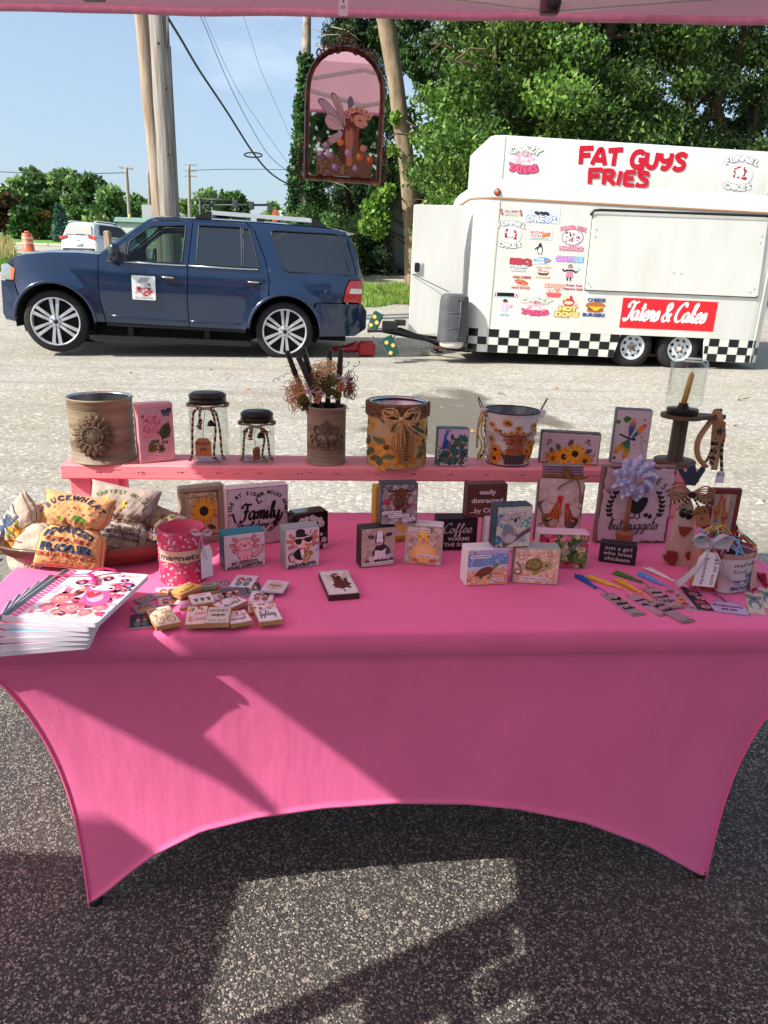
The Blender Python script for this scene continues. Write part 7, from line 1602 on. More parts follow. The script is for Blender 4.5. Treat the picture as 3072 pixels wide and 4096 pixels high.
def art_dragonfly(w,h):
 a=Art(100,158,'#b9b0b4',seed=18);a.rect(10,8,92,150,'#c3b4bc')
 for k in range(22):a.stroke([(30+i*7,30+k*5+a.r.uniform(-.6,.6))for i in range(9)],.5,'#a2949c')
 a.leaf(20,128,24,19,.25,'#3f6a22','#24440f');a.ell(6,122,7,6,'#4a7426');a.leaf(4,10,12,10,.9,'#3f6a22','#24440f')
 def wing(x0,y0,x1,y1,w_,cs):
  n=len(cs);L_=math.hypot(x1-x0,y1-y0);ux,uy=(x1-x0)/L_,(y1-y0)/L_;P=lambda t,s:(x0+ux*L_*t-uy*s*w_*(.12+.88*math.sin(PI*t**1.35)**.7),y0+uy*L_*t+ux*s*w_*(.12+.88*math.sin(PI*t**1.35)**.7))
  for i,c in enumerate(cs):A_,B_=i/n,(i+1)/n;a.poly([P(A_+(B_-A_)*q/5,1)for q in range(6)]+[P(B_-(B_-A_)*q/5,-1)for q in range(6)],c)
 wing(44,78,52,134,9,['#1e5a5c','#27506a','#3a5a8a','#a0704a','#cc8a6a']);wing(52,76,88,120,8,['#24505e','#3a608c','#c88a2a','#d9762a','#cc4a2a']);wing(44,72,6,28,9,['#1e6a52','#3a6a3a','#a88a2a','#d9922a','#c9762a']);wing(46,70,36,8,9,['#1e5a5c','#2f7a52','#8a8a2a','#d08a2a','#c96a1e'])
 a.stroke([(54,72),(44,75),(14,86)],5,'#12303c',taper=False);a.ell(58,73,5,4.4,'#0e2430');a.stroke([(88,30),(82,60),(84,84)],1,'#7d7a5c');a.blots(72,60,92,92,18,['#8f8c5e','#a09c70'],1.6,2.6);a.ell(82,132,3.4,2.2,'#8a4a3c');a.ell(62,56,3.4,2.2,'#8a7a4c');return a
TURQ,K1='#1d7f90','#26262b'
k=1
f_=stand
f_('wooden_block_sign','teal edged block with a smiling pink axolotl and MY AXOLOTL ATE MY HOMEWORK','block sign',(896.7,2284),(1064,2260),(893,2144),(1061,2121),.045,ZT,'#15707f',art_axolotl)
f_('wooden_block_sign','grey block with an axolotl in hat and sunglasses playing saxophone, SAX-OLOTL','block sign',(1140.5,2280.5),(1278.4,2261.7),(1138.6,2118.2),(1277,2103.7),.042,ZT,'#8f9495',art_sax)
f_('framed_daisies','glossy black boxed picture of white daisies partly behind the saxophone block','framed picture',(1176,2214),(1313,2191.7),(1172,2054),(1312,2044),.045,ZT,mat('gloss_black_frame','#17120f',.2,coat=.6),art_daisy,bev=.006,pm=PRINT_GLOSS)
f_('heart_sign','square whitewashed sign with black heart lettering around Family','sign',(912,2192),(1154,2165),(906.7,1956),(1154,1937),.034,ZT,'#cbb8bb',art_family,bev=.002)
fr=f_('framed_print','framed yellow sunflower print LeTournesol leaning behind the magnets can','framed picture',(726,2182),(901,2159),(716,1955),(893,1930),.02,ZT,'#978c77',art_tournesol)
for z,sx in((0,1),):
 w,h=fr['_w'],fr['_h'];MB().box(0,-.004,h-.007,w,.008,.014,bev=.002).build('frame_rail',paint('#978c77'),fr);MB().box(0,-.004,.009,w,.008,.018,bev=.002).build('frame_rail',paint('#978c77'),fr)
 for s in(-1,1):MB().box(s*(w/2-.0075),-.004,h/2,.013,.0079,h-.030,bev=.002).build('frame_stile',paint('#978c77'),fr)
lf_=f_('framed_print','mustard yellow framed lemon print standing behind the cow and duck blocks','framed picture',(1497,2180),(1660,2160),(1496,1930),(1668,1948),.028,ZT,'#b98a1c',art_lemon,margin=.006)
cw_=f_('wooden_block_sign','black block with a seated calf and the words Currently pretending','block sign',(1440.5,2273.5),(1579.7,2259.7),(1440.5,2116.9),(1582,2103.5),.038,ZT,K1,art_cow)
dk_=f_('wooden_block_sign','white block with a fluffy yellow duckling and I got my life together','block sign',(1616.3,2254.3),(1763.5,2266.3),(1625,2098.8),(1773.2,2101.3),.038,ZT,'#d5cfcc',art_duck)
zt1=ZT+max(cw_['_h'],dk_['_h'])+.001
f_('wooden_block_sign','charcoal block with a shaggy highland cow balanced on the calf and duckling blocks','block sign',(1521,2101.3),(1667,2096.3),(1519.3,1937.9),(1667,1933.5),.038,zt1,'#30323a',art_highland)
cf_=f_('wooden_block_sign','black block sign with silver letters Coffee WARMS THE SOUL','block sign',(1745,2204),(1904.5,2200),(1741.8,2075.3),(1908,2073.5),.045,ZT,'#18141a',art_coffee)
wb_=f_('wooden_block','plain white block propping up the wooden easily distracted sign','block',(1937,2212),(2056,2207),(1937,2074),None,.04,ZT,'#d8cfd0',None)
f_('wooden_block_sign','reddish brown grooved wood sign easily distracted by coffee resting on two blocks','block sign',(1863,2073.5),(2022,2069),(1863,1939.7),(2024,1934),.036,ZT+min(cf_['_h'],wb_['_h'])+.0012,mat('red_brown_wood','#5e3329',.6,vary=.25,scale=9,stretch=(.3,1,4),bump=.5),art_easily)
bt_=f_('wooden_block_sign','white block with a sea turtle on a beach, Trust your instincts','block sign',(1860.8,2346),(2028.6,2337),(1869.4,2199.5),(2039.4,2193),.045,ZT,'#e2dedd',art_beach)
st_=f_('wooden_block_sign','grey green block with a green turtle among shells, Running late is my cardio','block sign',(2048.8,2331.6),(2228.6,2341.3),(2057.5,2191.6),(2240.5,2198.8),.045,ZT,'#a3a79e',art_sandturtle)
f_('wooden_block_sign','navy block with a koala on a branch balanced on the two turtle blocks','block sign',(1976,2194),(2118,2186.9),(1989.9,2027.8),(2132.7,2020.5),.04,ZT+max(bt_['_h'],st_['_h'])+.001,'#2c3a4c',art_koala)
f_('wooden_block_sign','pale pink block with a hummingbird and pink flowers behind the green turtle','block sign',(2143,2270),(2345.4,2276.2),(2147.9,2131.6),(2360.6,2139.9),.045,ZT,'#d9b3bd',art_hummer)
f_('wooden_block_sign','small black block lettered just a girl who loves chickens','block sign',(2392.6,2246),(2539.5,2265.2),(2400,2166),(2544.5,2187),.03,ZT,'#1b151c',art_girl)
f_('wooden_sign','large distressed square sign FARM FRESH buttnuggets with black hen','sign',(2377,2172.4),(2661.8,2172.4),(2387.6,1866.5),(2694.7,1864.4),.022,ZT,'#7a5850',art_farm)
q=[onz(x,y,ZT+.014)for x,y in((1275.5,2287),(1393.7,2277.3),(1438.8,2372.6),(1314.6,2382.2))]
ft=thing('fairy_tile','small white tile with a fairy in a dark red dress lying flat on the cloth','tile',(q[2]+q[3])/2,math.atan2(q[2].y-q[3].y,q[2].x-q[3].x));ft.location.z=ZT
w=(q[2]-q[3]).length;l=((q[0]+q[1])/2-(q[2]+q[3])/2).length
MB().box(0,l/2,.007,w,l,.014,bev=.001).build('tile',paint('#3a1f1c'),ft)
a=Art(100,120,'#d8d2cd',seed=19);a.edge('#a9b0ae',6);a.blots(30,30,80,92,60,['#4a1418','#6a1a1e','#2e0e12','#8a2a26'],4,10);a.poly([(44,74),(58,74),(92,46),(74,36),(58,26),(30,34)],'#5a161a');a.poly([(52,74),(90,50),(96,46),(66,66)],'#a8352c');a.ell(46,86,9,12,'#5a2018');a.ell(50,92,5,6,'#cfa08e');a.blots(38,94,60,104,16,['#8a2a2a','#5a3a24','#b05a4a'],2,4)
for x0,y0,x1,y1 in((38,80,14,98),(38,78,16,84),(38,72,22,70),(62,82,90,108),(62,80,94,96),(62,76,92,82)):m=((x0+x1)/2,(y0+y1)/2);an=math.atan2(y1-y0,x1-x0);L_=math.hypot(x1-x0,y1-y0)/2;a.ell(m[0],m[1],L_,3.6,'#8a6a5e',an);a.ell(m[0],m[1],L_*.9,2.8,'#d3c6bf',an)
a.stroke([(56,28),(58,10)],4,'#6a3a30',smooth=False);a.build('print',lambda u,v,e:((u-.5)*w*.99,v*l*.99+.0005,.0146+e),ft)
f_('wooden_block_sign','tall pink block with pink hydrangea and grey butterfly on the shelf','block sign',(561.7,1856.3),(702.7,1841.9),(541.8,1617.6),(687.5,1610.4),.036,ZS,'#cf8f95',art_hydrangea)
f_('wooden_block_sign','teal block with a blue peacock on the shelf beside the utensils can','block sign',(1743.3,1864.4),(1868.7,1865.8),(1748,1714),(1878.8,1714),.034,ZS,'#155f66',art_peacock)
f_('wooden_block_sign','wide dark edged block with bees and sunflowers on the shelf','block sign',(2154,1849.5),(2391,1863.9),(2168,1723.6),(2405.6,1738.8),.036,ZS,'#3a3838',art_bees)
f_('wooden_block_sign','tall slate edged block with a rainbow dragonfly on the shelf','block sign',(2440,1852),(2581,1861),(2467,1632.5),(2609,1644.8),.036,ZS,'#4b4f62',art_dragonfly)
JP=[(2134,2160),(2126,1932),(2143,1900),(2145,1853),(2303,1855),(2305,1898),(2318,1940),(2312,2166)]
bl,br=onz(2134,2160,ZT),onz(2312,2166,ZT);rz=math.atan2(br.y-bl.y,br.x-bl.x);c=(bl+br)/2;w=(br-bl).length
jp=thing('jar_shaped_plaque','mason jar shaped wooden plaque with two roosters and a twine bow','plaque',(c.x,c.y,ZT),rz)
h=up_from(bl,1854);sc=w/182
pts=[(-w/2,0),(-w/2-.002,h*.735),(-w/2+.008,h*.82),(-w*.43,h*.86),(-w*.43,h*.995),(w*.43,h*.995),(w*.43,h*.86),(w/2-.008,h*.82),(w/2+.002,h*.73),(w/2,0)]
MB().prism(pts,0,.02,bev=.0015).build('plaque',paint('#6f6250'),jp)
a=Art(100,132,seed=20);paper(a,'#c9b1ac',['#d1bcb6','#bda39c','#c4ada6'],50);a.blots(0,60,100,128,70,['#5b3f38','#7a5a50','#c9b1ac'],.4,1.1);a.rect(0,0,100,10,'#8a7a60');a.blots(0,0,100,14,30,['#9a8a68','#6e6248','#a8966f'],3,8,.4);rooster(a,32,46,1.3,1);rooster(a,80,42,1.0,-1,body='#54382e',neck='#8a2418',tail='#5a6068',breast='#6a5248')
a.build('print',lambda u,v,e:(-w*.485+u*w*.97,-.0015-e,.002+v*h*.81),jp)
for i in range(4):MB().box(0,-.003,h*(.885+.032*i),w*.85,.008,h*.026,bev=.002).build('lid_band',mat('mauve_ribbed_lid','#8f7584',.4,.3,.1),jp)
tw_=MB()
for i in range(3):tw_.tube([(-w*.44,.004,h*.848+i*.0035),(-w*.43,-.005,h*.848+i*.0035),(w*.43,-.005,h*.85+i*.0035),(w*.44,.004,h*.85+i*.0035)],.0021,6)
tw_.build('twine_band',STRING,jp)
b=MB();bx,bz=w*.25,h*.855
for i in range(5):
 r_=.010+.0016*i
 for s,k2 in((-1,1.0),(1,1.1)):b.tube(catmull([(bx,-.008,bz),(bx+s*r_*1.5,-.014-i*.001,bz+r_*.9*(1.6 if s<0 else .2)),(bx+s*r_*2.0*k2,-.012,bz+(.012 if s<0 else-.002)+i*.002),(bx+s*r_*1.1,-.016,bz-.003),(bx,-.009,bz)],5),.0019,5)
b.tube(catmull([(bx,-.008,bz),(bx-.012,-.011,bz-.012),(bx-.03,-.008,bz-.022),(bx-.042,-.006,bz-.036)],5),.0022,5);b.tube(catmull([(bx,-.008,bz),(bx+.012,-.012,bz-.02),(bx+.018,-.009,bz-.045),(bx+.028,-.008,bz-.058),(bx+.022,-.008,bz-.07)],5),.0022,5)
b.build('twine_bow',STRING,jp)
# --- round wares, soft wares, small flat wares
def cyl_at(xl,xr,yb,z,ytop):
 p=onz((xl+xr)/2,yb,z);r=(onz(xr,yb,z)-onz(xl,yb,z)).length/2;d=Vector((p.x,p.y,0)).normalized();r*=1+r/p.y
 c=p+d*r;return c,r,up_from(c,ytop)
def ribbed(r,h,n,z0,z1,d=.0012,rim=.002,k=3):
 P=[(r-.004,.0),(r+rim,.001),(r+rim,.004),(r,.006)];P+=[(r,z0)]
 for i in range(n):z=z0+(z1-z0)*i/n;s=(z1-z0)/n;P+=[(r,z),(r-d,z+s*.18),(r-d,z+s*.3),(r,z+s*.5)]
 return P+[(r,h-.006),(r+rim,h-.004),(r+rim,h),(r+rim-.002,h+.001),(r-.003,h-.001),(r-.004,.004),(0,.003)]
RUST=mat('antiqued_tan_tin','#9a8d72',.6,vary=.25,scale=9,bump=.3,bscale=30,stretch=(.3,.3,3),vary2='#4f3a28')
RUST2=mat('antiqued_relief','#74614a',.7,vary=.4,scale=60,bump=.5,bscale=180,vary2='#33241a')
TIN=mat('bright_tin','#b9bcbe',.22,.95,.1);RAF=mat('raffia','#dcae78',.75,vary=.3,scale=200);RAFP=mat('raffia_pale','#ecd6a4',.75,vary=.3,scale=200);LACE=mat('lace_white','#e0d6dd',.9,vary=.15,scale=400,bump=.8,bscale=600)
MULTI=attr_mat('cloth_mixed',rough=.9,vary=.25,scale=300);CARDB=paint('#a06a42',.8);CARDW=paint('#e6e0e6',.7)
def wrap(a,r0,h0,h1,parent,ang,r1=None,sy=1,off=.0008,maxlen=None,mid=-PI/2,eps=.00004):
 r1=r1 or r0
 def fn(u,v,e):
  t=mid+(u-.5)*ang;z=h0+(h1-h0)*v;r=r0+(r1-r0)*v+off+e;return(r*math.cos(t),r*math.sin(t)*sy,z)
 return a.build('print',fn,parent,eps=eps,clip=False,maxlen=maxlen or a.w/70)
def gingham(mb,pts,w,c1='#2a2226',c2='#b59a7e',flat=.35):
 P=catmull(pts,7)
 for i in range(len(P)-1):mb.tube([P[i],P[i+1]],w,6,col=(c1,c2)[i%2],flat=flat)
def card(parent,M,w,h,m,text,tc='#2a1a14',name='tag',notch=True,size=.3,vert=False):
 pl=[(-w/2,0),(w/2,0),(w/2,h*.8),(w*.28,h),(-w*.28,h),(-w/2,h*.8)]if notch else rounded([(-w/2,0),(w/2,0),(w/2,h),(-w/2,h)],w*.12)
 t=MB().prism(pl,-.0008,.0008).build(name,m,parent);t.matrix_local=M;a=Art(w,h);n=len(text)
 for i,s in enumerate(text):
  if vert:a.text(s,w*(.30+.45*(n-1-i)/max(1,n-1))if n>1 else w*.38,h*.45,w*size,tc,ang=-PI/2,fit=h*.78 if len(s)>4 else None)
  else:a.text(s,w/2,h*(.62-.3*i),h*size,tc,bold=.01,fit=w*.86 if len(s)>3 else None)
 a.build('print',flat(w,h,y=-.0012),t);return t
c,r,h=cyl_at(297,547,1862,ZS,1585);t=thing('tin_can','large antiqued tan can with a raised sunflower at the left end of the shelf','tin can',(c.x,c.y,ZS),YAW)
MB().lathe(ribbed(r,h,5,h*.16,h*.78),44).build('can',RUST,t);MB().lathe([(r-.0045,.005),(r-.0045,h-.002)],44).lathe([(r+.001,h+.0015),(r-.008,h-.0005),(r-.0075,h-.004)],44).build('tin_lining',TIN,t)
zc=h*.47;L_=r*.50;V=[];n=8
for i in range(n+1):
 q=i/n;w_=.0075*math.sin(PI*min(.96,q*.9+.1))**.8;x=L_*q*.62
 V+=[(x,-.001,-w_),(x,-.005-.003*math.sin(PI*q),-w_*.45),(x,-.003,0),(x,-.005-.003*math.sin(PI*q),w_*.45),(x,-.001,w_)]
PT=MB().add(V,[(i*5+j,i*5+j+1,i*5+j+6,i*5+j+5)for i in range(n)for j in range(4)],smooth=True).build('petal',RUST2,t)
k=0
for ring,(m,rr0,sc,dy)in enumerate(((20,r*.33,1.15,0),(16,r*.28,.95,-.003))):
 for i in range(m):
  a=2*PI*i/m+ring*.2;o=PT if k==0 else PT.copy()
  if k:C.objects.link(o);o.parent=t
  k+=1;x,z=rr0*math.cos(a),rr0*math.sin(a);th=x/r;o.matrix_local=Matrix.Rotation(th,4,'Z')@Matrix.Translation((0,-r+dy-.001,zc+z))@Matrix.Rotation(-a,4,'Y')@Matrix.Scale(sc,4)
M_=Matrix.Translation((0,-r-.001,zc))@Matrix.Rotation(PI/2,4,'X')
MB().lathe([(r*.36,-.004),(r*.36,.006),(r*.30,.010),(r*.27,.006),(r*.2,.009),(0,.011)],30,M=M_).build('flower_centre',RUST2,t)
sd=MB();rr=random.Random(1)
for i in range(150):
 a=i*2.4;q=r*.345*math.sqrt(i/150);sd.lathe([(.0022,0),(.0012,.0025),(0,.003)],5,(q*math.cos(a),-r-.009+q*q*2,zc+q*math.sin(a)),M=Matrix.Rotation(PI/2,4,'X'))
sd.build('seeds',RUST2,t)['kind']='stuff'
GJ=glass_mat('clear_jar_glass','#f9fbfa',thin=True);LIDM=mat('bronze_lid','#2e2521',.35,.65,.3,60,bump=.3,bscale=120)
def jar(xl,xr,yb,ytop,label,words,tagw,tpos):
 c,r,h=cyl_at(xl,xr,yb,ZS,ytop);t=thing('glass_jar',label,'jar',(c.x,c.y,ZS),YAW);hl=h-.028
 MB().lathe([(0,.004),(r*.8,.002),(r*.93,.004),(r,.014),(r,hl*.86),(r*.93,hl*.95),(r*.86,hl),(r*.86,hl+.006)],36).lathe([(0,.009),(r*.85,.010),(r*.95,.018),(r*.96,hl*.86),(r*.84,hl)],36).build('glass',GJ,t)
 MB().lathe([(r*.93,hl),(r*.95,hl+.002),(r*.95,hl+.011),(r*.91,hl+.013),(r*.95,hl+.016),(r*.95,hl+.023),(r*.88,hl+.026),(r*.84,hl+.025),(r*.8,hl+.029),(0,hl+.030)],36).build('lid',LIDM,t)
 g=MB();gingham(g,[(r*.97*math.cos(a),r*.97*math.sin(a),hl-.004+.002*math.sin(5*a))for a in[i*PI/8 for i in range(17)]],.0078)
 for s,e in((-1,h*.06),(1,h*.08),(-.45,h*.55),(.7,h*.04)):gingham(g,[(0,-r-.006,hl-.006),(s*r*.5,-r-.008,hl-.012),(s*r*.68,-r*.95,hl*.62),(s*r*(.75 if abs(s)==1 else .5),-r*.98,e+.02),(s*r*.9,-r-.004,e)],.0088)
 g.build('gingham_bow',MULTI,t);MB().lathe([(.010,0),(.0095,.004),(.007,.011),(.003,.015),(0,.016)],14,(r*.28,-r-.006,hl*.68)).build('bell',DARKMETAL,t)
 MB().tube(catmull([(.002,-r-.008,hl-.01),(-.004,-r-.009,hl*.72),(tpos[0],-r-.006,tpos[1]+tagw*1.15)],4),.0007,4).build('string',STRING,t)
 card(t,Matrix.Translation((tpos[0],-r-.007,tpos[1]))@Matrix.Rotation(tpos[2],4,'Z'),tagw,tagw*1.2,CARDB,words,size=.24)
jar(765,919,1860,1571,'taller clear jar with a dark lid, gingham bow and PENNY JAR tag',['PENNY','JAR'],.043,(-.008,.026,0));jar(964,1100,1856,1645,'shorter clear jar with a dark lid, gingham bow and a turned brown tag',['bits','of fun'],.032,(.001,.012,1.0))
c,r,h=cyl_at(1228,1381,1866,ZS,1622);t=thing('tin_can','narrow antiqued can with a raised scroll ornament holding black wooden bottles','tin can',(c.x,c.y,ZS),YAW)
MB().lathe(ribbed(r,h,15,h*.2,h*.8,.0010),36).build('can',RUST,t);MB().lathe([(r-.0045,.005),(r-.0045,h-.002)],36).build('lining',mat('dark_tin','#3a322c',.5,.5),t)
sc=MB();zc=h*.52
def on(x,z,d=.002):th=x/r;return Vector(((r+d)*math.sin(th),-(r+d)*math.cos(th),zc+z))
def curl(pts,w):sc.tube([on(x,z,.002)for x,z in[(p.x,p.y)for p in catmull([(a,b,0)for a,b in pts],5)]],w,6)
for s in(-1,1):
 for q in([(0,.0),(s*.012,.01),(s*.026,.006),(s*.030,-.006),(s*.022,-.012),(s*.016,-.006)],[(0,-.004),(s*.01,-.014),(s*.024,-.020),(s*.036,-.010),(s*.044,-.014),(s*.042,-.022)],[(s*.03,.004),(s*.036,.018),(s*.030,.030),(s*.024,.024)],[(0,-.036),(s*.016,-.034),(s*.026,-.024),(s*.022,-.018)],[(s*.034,-.004),(s*.046,.002),(s*.05,-.008)]):curl(q,.0022)
 for k in range(4):a=PI/2+s*(.2+k*.38);curl([(0,.012),(.014*math.cos(a),.016+.012*math.sin(a)),(.024*math.cos(a),.014+.028*math.sin(a))],.0024)
 for k in range(3):a=-PI/2+s*(.2+k*.42);curl([(0,-.008),(.018*math.cos(a),-.010+.022*math.sin(a))],.0024)
curl([(0,.014),(0,.046)],.003);curl([(0,-.01),(0,-.034)],.003);sc.build('scroll_ornament',RUST2,t)
BB=paint('#17141a');WIREB=mat('rusty_wire','#4a2620',.6,.4)
for i,(x0,y0,x1,y1,w,dy,lb)in enumerate(((1147,1402,1235,1640,18,.012,'leftmost black wooden bottle neck in the ornament can, thin and leaning left'),(1192,1424,1290,1640,33,-.016,'front black wooden bottle neck leaning left with a pale lace bow'),(1212,1388,1280,1640,36,.01,'tallest black wooden bottle neck leaning left behind the lace bow'),(1320,1396,1310,1640,34,.02,'upright black wooden bottle neck behind the raffia'),(1364,1392,1350,1640,33,-.004,'rightmost black wooden bottle neck with the lace tie'))):
 a,b=ony(x1,y1,c.y+dy),ony(x0,y0,c.y+dy);b2=thing('wooden_bottle',lb,'wooden bottle',a);d=b-a;rot=d.to_track_quat('Z','Y').to_matrix();w=w/1400
 MB().box(0,0,d.length/2,w,.014,d.length,bev=.004).build('neck',BB,b2,M=rot.to_4x4())
 wr=MB();zz=d.length*.62
 for k in range(5):wr.tube([rot@Vector((w*.56*math.cos(q),.0085*math.sin(q),zz+k*.0022+.002*math.sin(q+k)))for q in[j*PI/6 for j in range(13)]],.0008,4)
 s=-1 if i<3 else 1;wr.tube([rot@Vector((s*w*.5,-.008,zz))+Vector((s*(.012+.0045*q)+.004*math.cos(q*1.9),-.01+.004*math.sin(q*1.9),(.006*q*(.6 if i else-.35))+.004*math.sin(q*1.9)))for q in[j*.35 for j in range(26)]],.0008,4);wr.build('rusty_wire',WIREB,b2)
rr=random.Random(21)
def bundle(px,py,R0,n,m,name,label,dy=-.012,sq=.8,tails=8):
 o=ony(px,py,c.y+dy);b2=thing(name,label,'bow',o);mb=MB()
 for i in range(n):
  a=rr.uniform(0,2*PI);s=rr.uniform(.5,1)*R0;d=Vector((math.cos(a),rr.uniform(-.4,.4),math.sin(a)*sq));e=Vector((-math.sin(a),0,math.cos(a)))*s*.35
  mb.tube(catmull([(0,0,0),d*s+e,d*s*1.35,d*s-e,(0,0,0)],4),.0009,4)
 for i in range(tails):a=rr.uniform(0,2*PI);mb.tube(catmull([(0,0,0),(math.cos(a)*R0*.8,-.004,math.sin(a)*R0*.8),(math.cos(a)*R0*1.7,0,math.sin(a)*R0*1.5-.01)],3),.0008,4)
 mb.build('strands',m,b2)['kind']='stuff';return b2
bundle(1190,1575,.034,70,RAF,'raffia_bow','orange raffia tangle spilling over the left rim of the ornament can',sq=1.1);bundle(1300,1478,.029,60,RAFP,'raffia_bow','pale straw raffia bow between the black bottle necks');bundle(1272,1520,.026,54,mat('jute_grey','#8b6f62',.9),'twine_bow','greyish twine loops below the pale raffia');bundle(1395,1540,.022,40,mat('jute_brown','#80553c',.9),'twine_bow','brown twine loops right of the last bottle neck',sq=1.5)
leaves('dried_moss',[(ony(x,y,c.y-.02),(.017,.012,.014),260)for x,y in((1285,1560),(1255,1545),(1300,1545),(1325,1530),(1315,1560),(1222,1610),(1210,1600),(1340,1515),(1345,1575),(1225,1630))],.006,['#6b6a2c','#84803c','#4c5224','#969254'],LEAF,None,5)
tag(bpy.data.objects['dried_moss'],'olive green dried moss tucked among the black bottle necks','moss',kind='stuff')
def bow(label,px,py,y,s,m,parent=None,tails=((-.6,-1.9),(1.8,-.9)),name='lace_bow',wd=1):
 o=ony(px,py,y);b2=thing(name,label,'bow',o);mb=MB()
 for sg in(-1,1):
  P=catmull([(0,0,0),(sg*s*.6,-.003,s*.55),(sg*s*1.05,0,s*.35),(sg*s*.8,.003,-s*.1),(0,0,0)],5);mb.tube(P,s*.17*wd,8,flat=.3/wd)
 for tx,tz in tails:mb.tube(catmull([(0,-.002,0),(tx*s*.4,-.004,tz*s*.55),(tx*s,-.001,tz*s)],4),[(s*.12+s*.012*i)*wd for i in range(9)],8,flat=.2/wd)
 mb.lathe([(0,-s*.16),(s*.16,-s*.08),(s*.16,s*.08),(0,s*.16)],10);mb.build('lace',m,b2);return b2
bow('pale pink lace bow on the front black bottle',1248,1566,c.y-r-.012,.022,mat('lace_pink','#cfa9ad',.9,vary=.2,scale=400,bump=.7,bscale=500),tails=((-.55,-3.4),(3.2,-.9)));bow('white lace tie on the right black bottle',1368,1512,c.y-.03,.017,LACE,tails=((-1.2,-1.6),(2.2,-.7)))
for i,(x,y,an,lb)in enumerate(((1262,1590,.5,'small brown tag under the pink lace bow'),(1364,1545,0,'small brown tag under the white lace tie'))):g=thing('price_tag',lb,'tag',ony(x,y,c.y-r-.014));card(g,Matrix.Translation((0,0,-.014))@Matrix.Rotation(an,4,'Y'),.019,.026,CARDB,['Blitzen'],vert=True,size=.5,notch=False,name='card')
c,r,h=cyl_at(1468,1696,1879,ZS,1603);t=thing('tin_can','sunflower papered can with rope collar, raffia bow and utensils tag','tin can',(c.x,c.y,ZS),YAW)
MB().lathe([(r-.002,0),(r+.002,.001),(r+.002,.004),(r,.005),(r,h)],44).build('can',paint('#a89168'),t);MB().lathe([(r-.004,.004),(r-.004,h),(r+.001,h+.002),(r-.008,h+.001),(r-.009,h-.004)],44).build('tin_lining',TIN,t)
rp=MB()
for i in range(5):rp.tube([((r+.004+.0012*math.cos(a*22))*math.cos(a),(r+.004+.0012*math.cos(a*22))*math.sin(a),h-.005-i*.007+.001*math.sin(a*22))for a in[j*PI/66 for j in range(133)]],.0042,6)
rp.build('rope_collar',mat('rope','#7a583a',.95,vary=.3,scale=150,bump=.7,bscale=300),t)
a=Art(200,120,'#b29a6c',seed=31)
for x,y,rad in((40,34,24),(78,48,26),(30,100,24),(150,60,22),(166,22,24),(64,8,22),(110,20,26),(130,104,22),(185,92,22),(8,60,20),(100,84,16)):a.flower(x,y,rad,'#cf9440','#54371c',n=13,w=.2,c2='#b8802e',inner=.26)
for k in range(26):a.leaf(a.r.uniform(0,190),a.r.uniform(0,110),a.r.uniform(20,34),15,a.r.uniform(0,6),a.r.choice(['#4e5a34','#68744a','#5a6640']),'#343c22')
wrap(a,r,.006,h-.034,t,PI*1.25)
rb=MB();rr=random.Random(3);bz=h-.035
for i in range(26):
 s=-1 if i%2 else 1;q=rr.uniform(.7,1.05);rb.tube(catmull([(0,-r-.012,bz),(s*.022*q,-r-.018,bz+rr.uniform(.008,.03)),(s*.052*q,-r*.94,bz+rr.uniform(-.002,.028)),(s*.035*q,-r-.012,bz-rr.uniform(.002,.016)),(0,-r-.012,bz)],5),.0012,4)
for i in range(26):x=rr.uniform(-.9,.45)*.04 if i<20 else rr.uniform(.03,.09);rb.tube(catmull([(0,-r-.013,bz),(x*.5,-r-.016,bz-.03),(x,-r-.006-(.0 if abs(x)<.05 else-.02),bz-rr.uniform(.06,.12)*(1 if x<.04 else .7))],4),.0011,4)
rb.tube([(-.006,-r-.016,bz),(.006,-r-.016,bz)],.007,8);rb.build('raffia_bow',RAF,t)['kind']='stuff'
card(t,Matrix.Translation((.017,-r-.010,.022)),.042,.105,paint('#8a6238',.8),['utensils'],vert=True,size=.56)
c,r,h=cyl_at(1950,2107,1868,ZS,1640);r1=r*1.33;t=thing('metal_bucket','white painted metal bucket with a highland cow among sunflowers on the shelf','bucket',(c.x,c.y,ZS),YAW)
MB().lathe([(0,.001),(r,.001),(r+.002,.004),(r+(r1-r)*.3,h*.3),(r+(r1-r)*.3+.001,h*.31),(r+(r1-r)*.3,h*.33),(r+(r1-r)*.62,h*.62),(r+(r1-r)*.62+.0012,h*.63),(r+(r1-r)*.62,h*.65),(r1,h)],44).build('bucket',paint('#cfc5c2',.4),t)
MB().lathe([(0,.004),(r-.002,.004),(r1-.002,h-.001)],44).build('galvanised_lining',mat('galvanised','#7e868a',.4,.6,.35,30),t);MB().tube([((r1+.001)*math.cos(a),(r1+.001)*math.sin(a),h)for a in[j*PI/24 for j in range(49)]],.002,6).tube([((r+.001)*math.cos(a),(r+.001)*math.sin(a),.003)for a in[j*PI/24 for j in range(49)]],.002,6).build('dark_rim',BLACKTRIM,t)
for s in(-1,1):MB().tube(catmull([(s*r1,-.004,h*.93),(s*(r1+.010),0,h+.015),(s*(r1+.022),0,h+.036),(s*(r1+.014),.006,h+.01),(s*r1,.006,h*.93)],5),.0014,6).build('handle_ear',BLACKTRIM,t)
a=Art(120,120,seed=33)
for x,y,q in((12,96,7),(42,104,9),(96,96,9),(112,106,6),(62,92,7),(10,60,8),(112,74,7),(22,84,6),(104,84,6),(18,14,16),(100,18,13),(20,36,14),(98,42,13),(88,56,9),(34,26,9),(86,34,12),(110,52,10),(106,30,12)):a.flower(x,y,q,'#d98a1e','#3a2012',n=12,w=.17,c2='#c4741a')
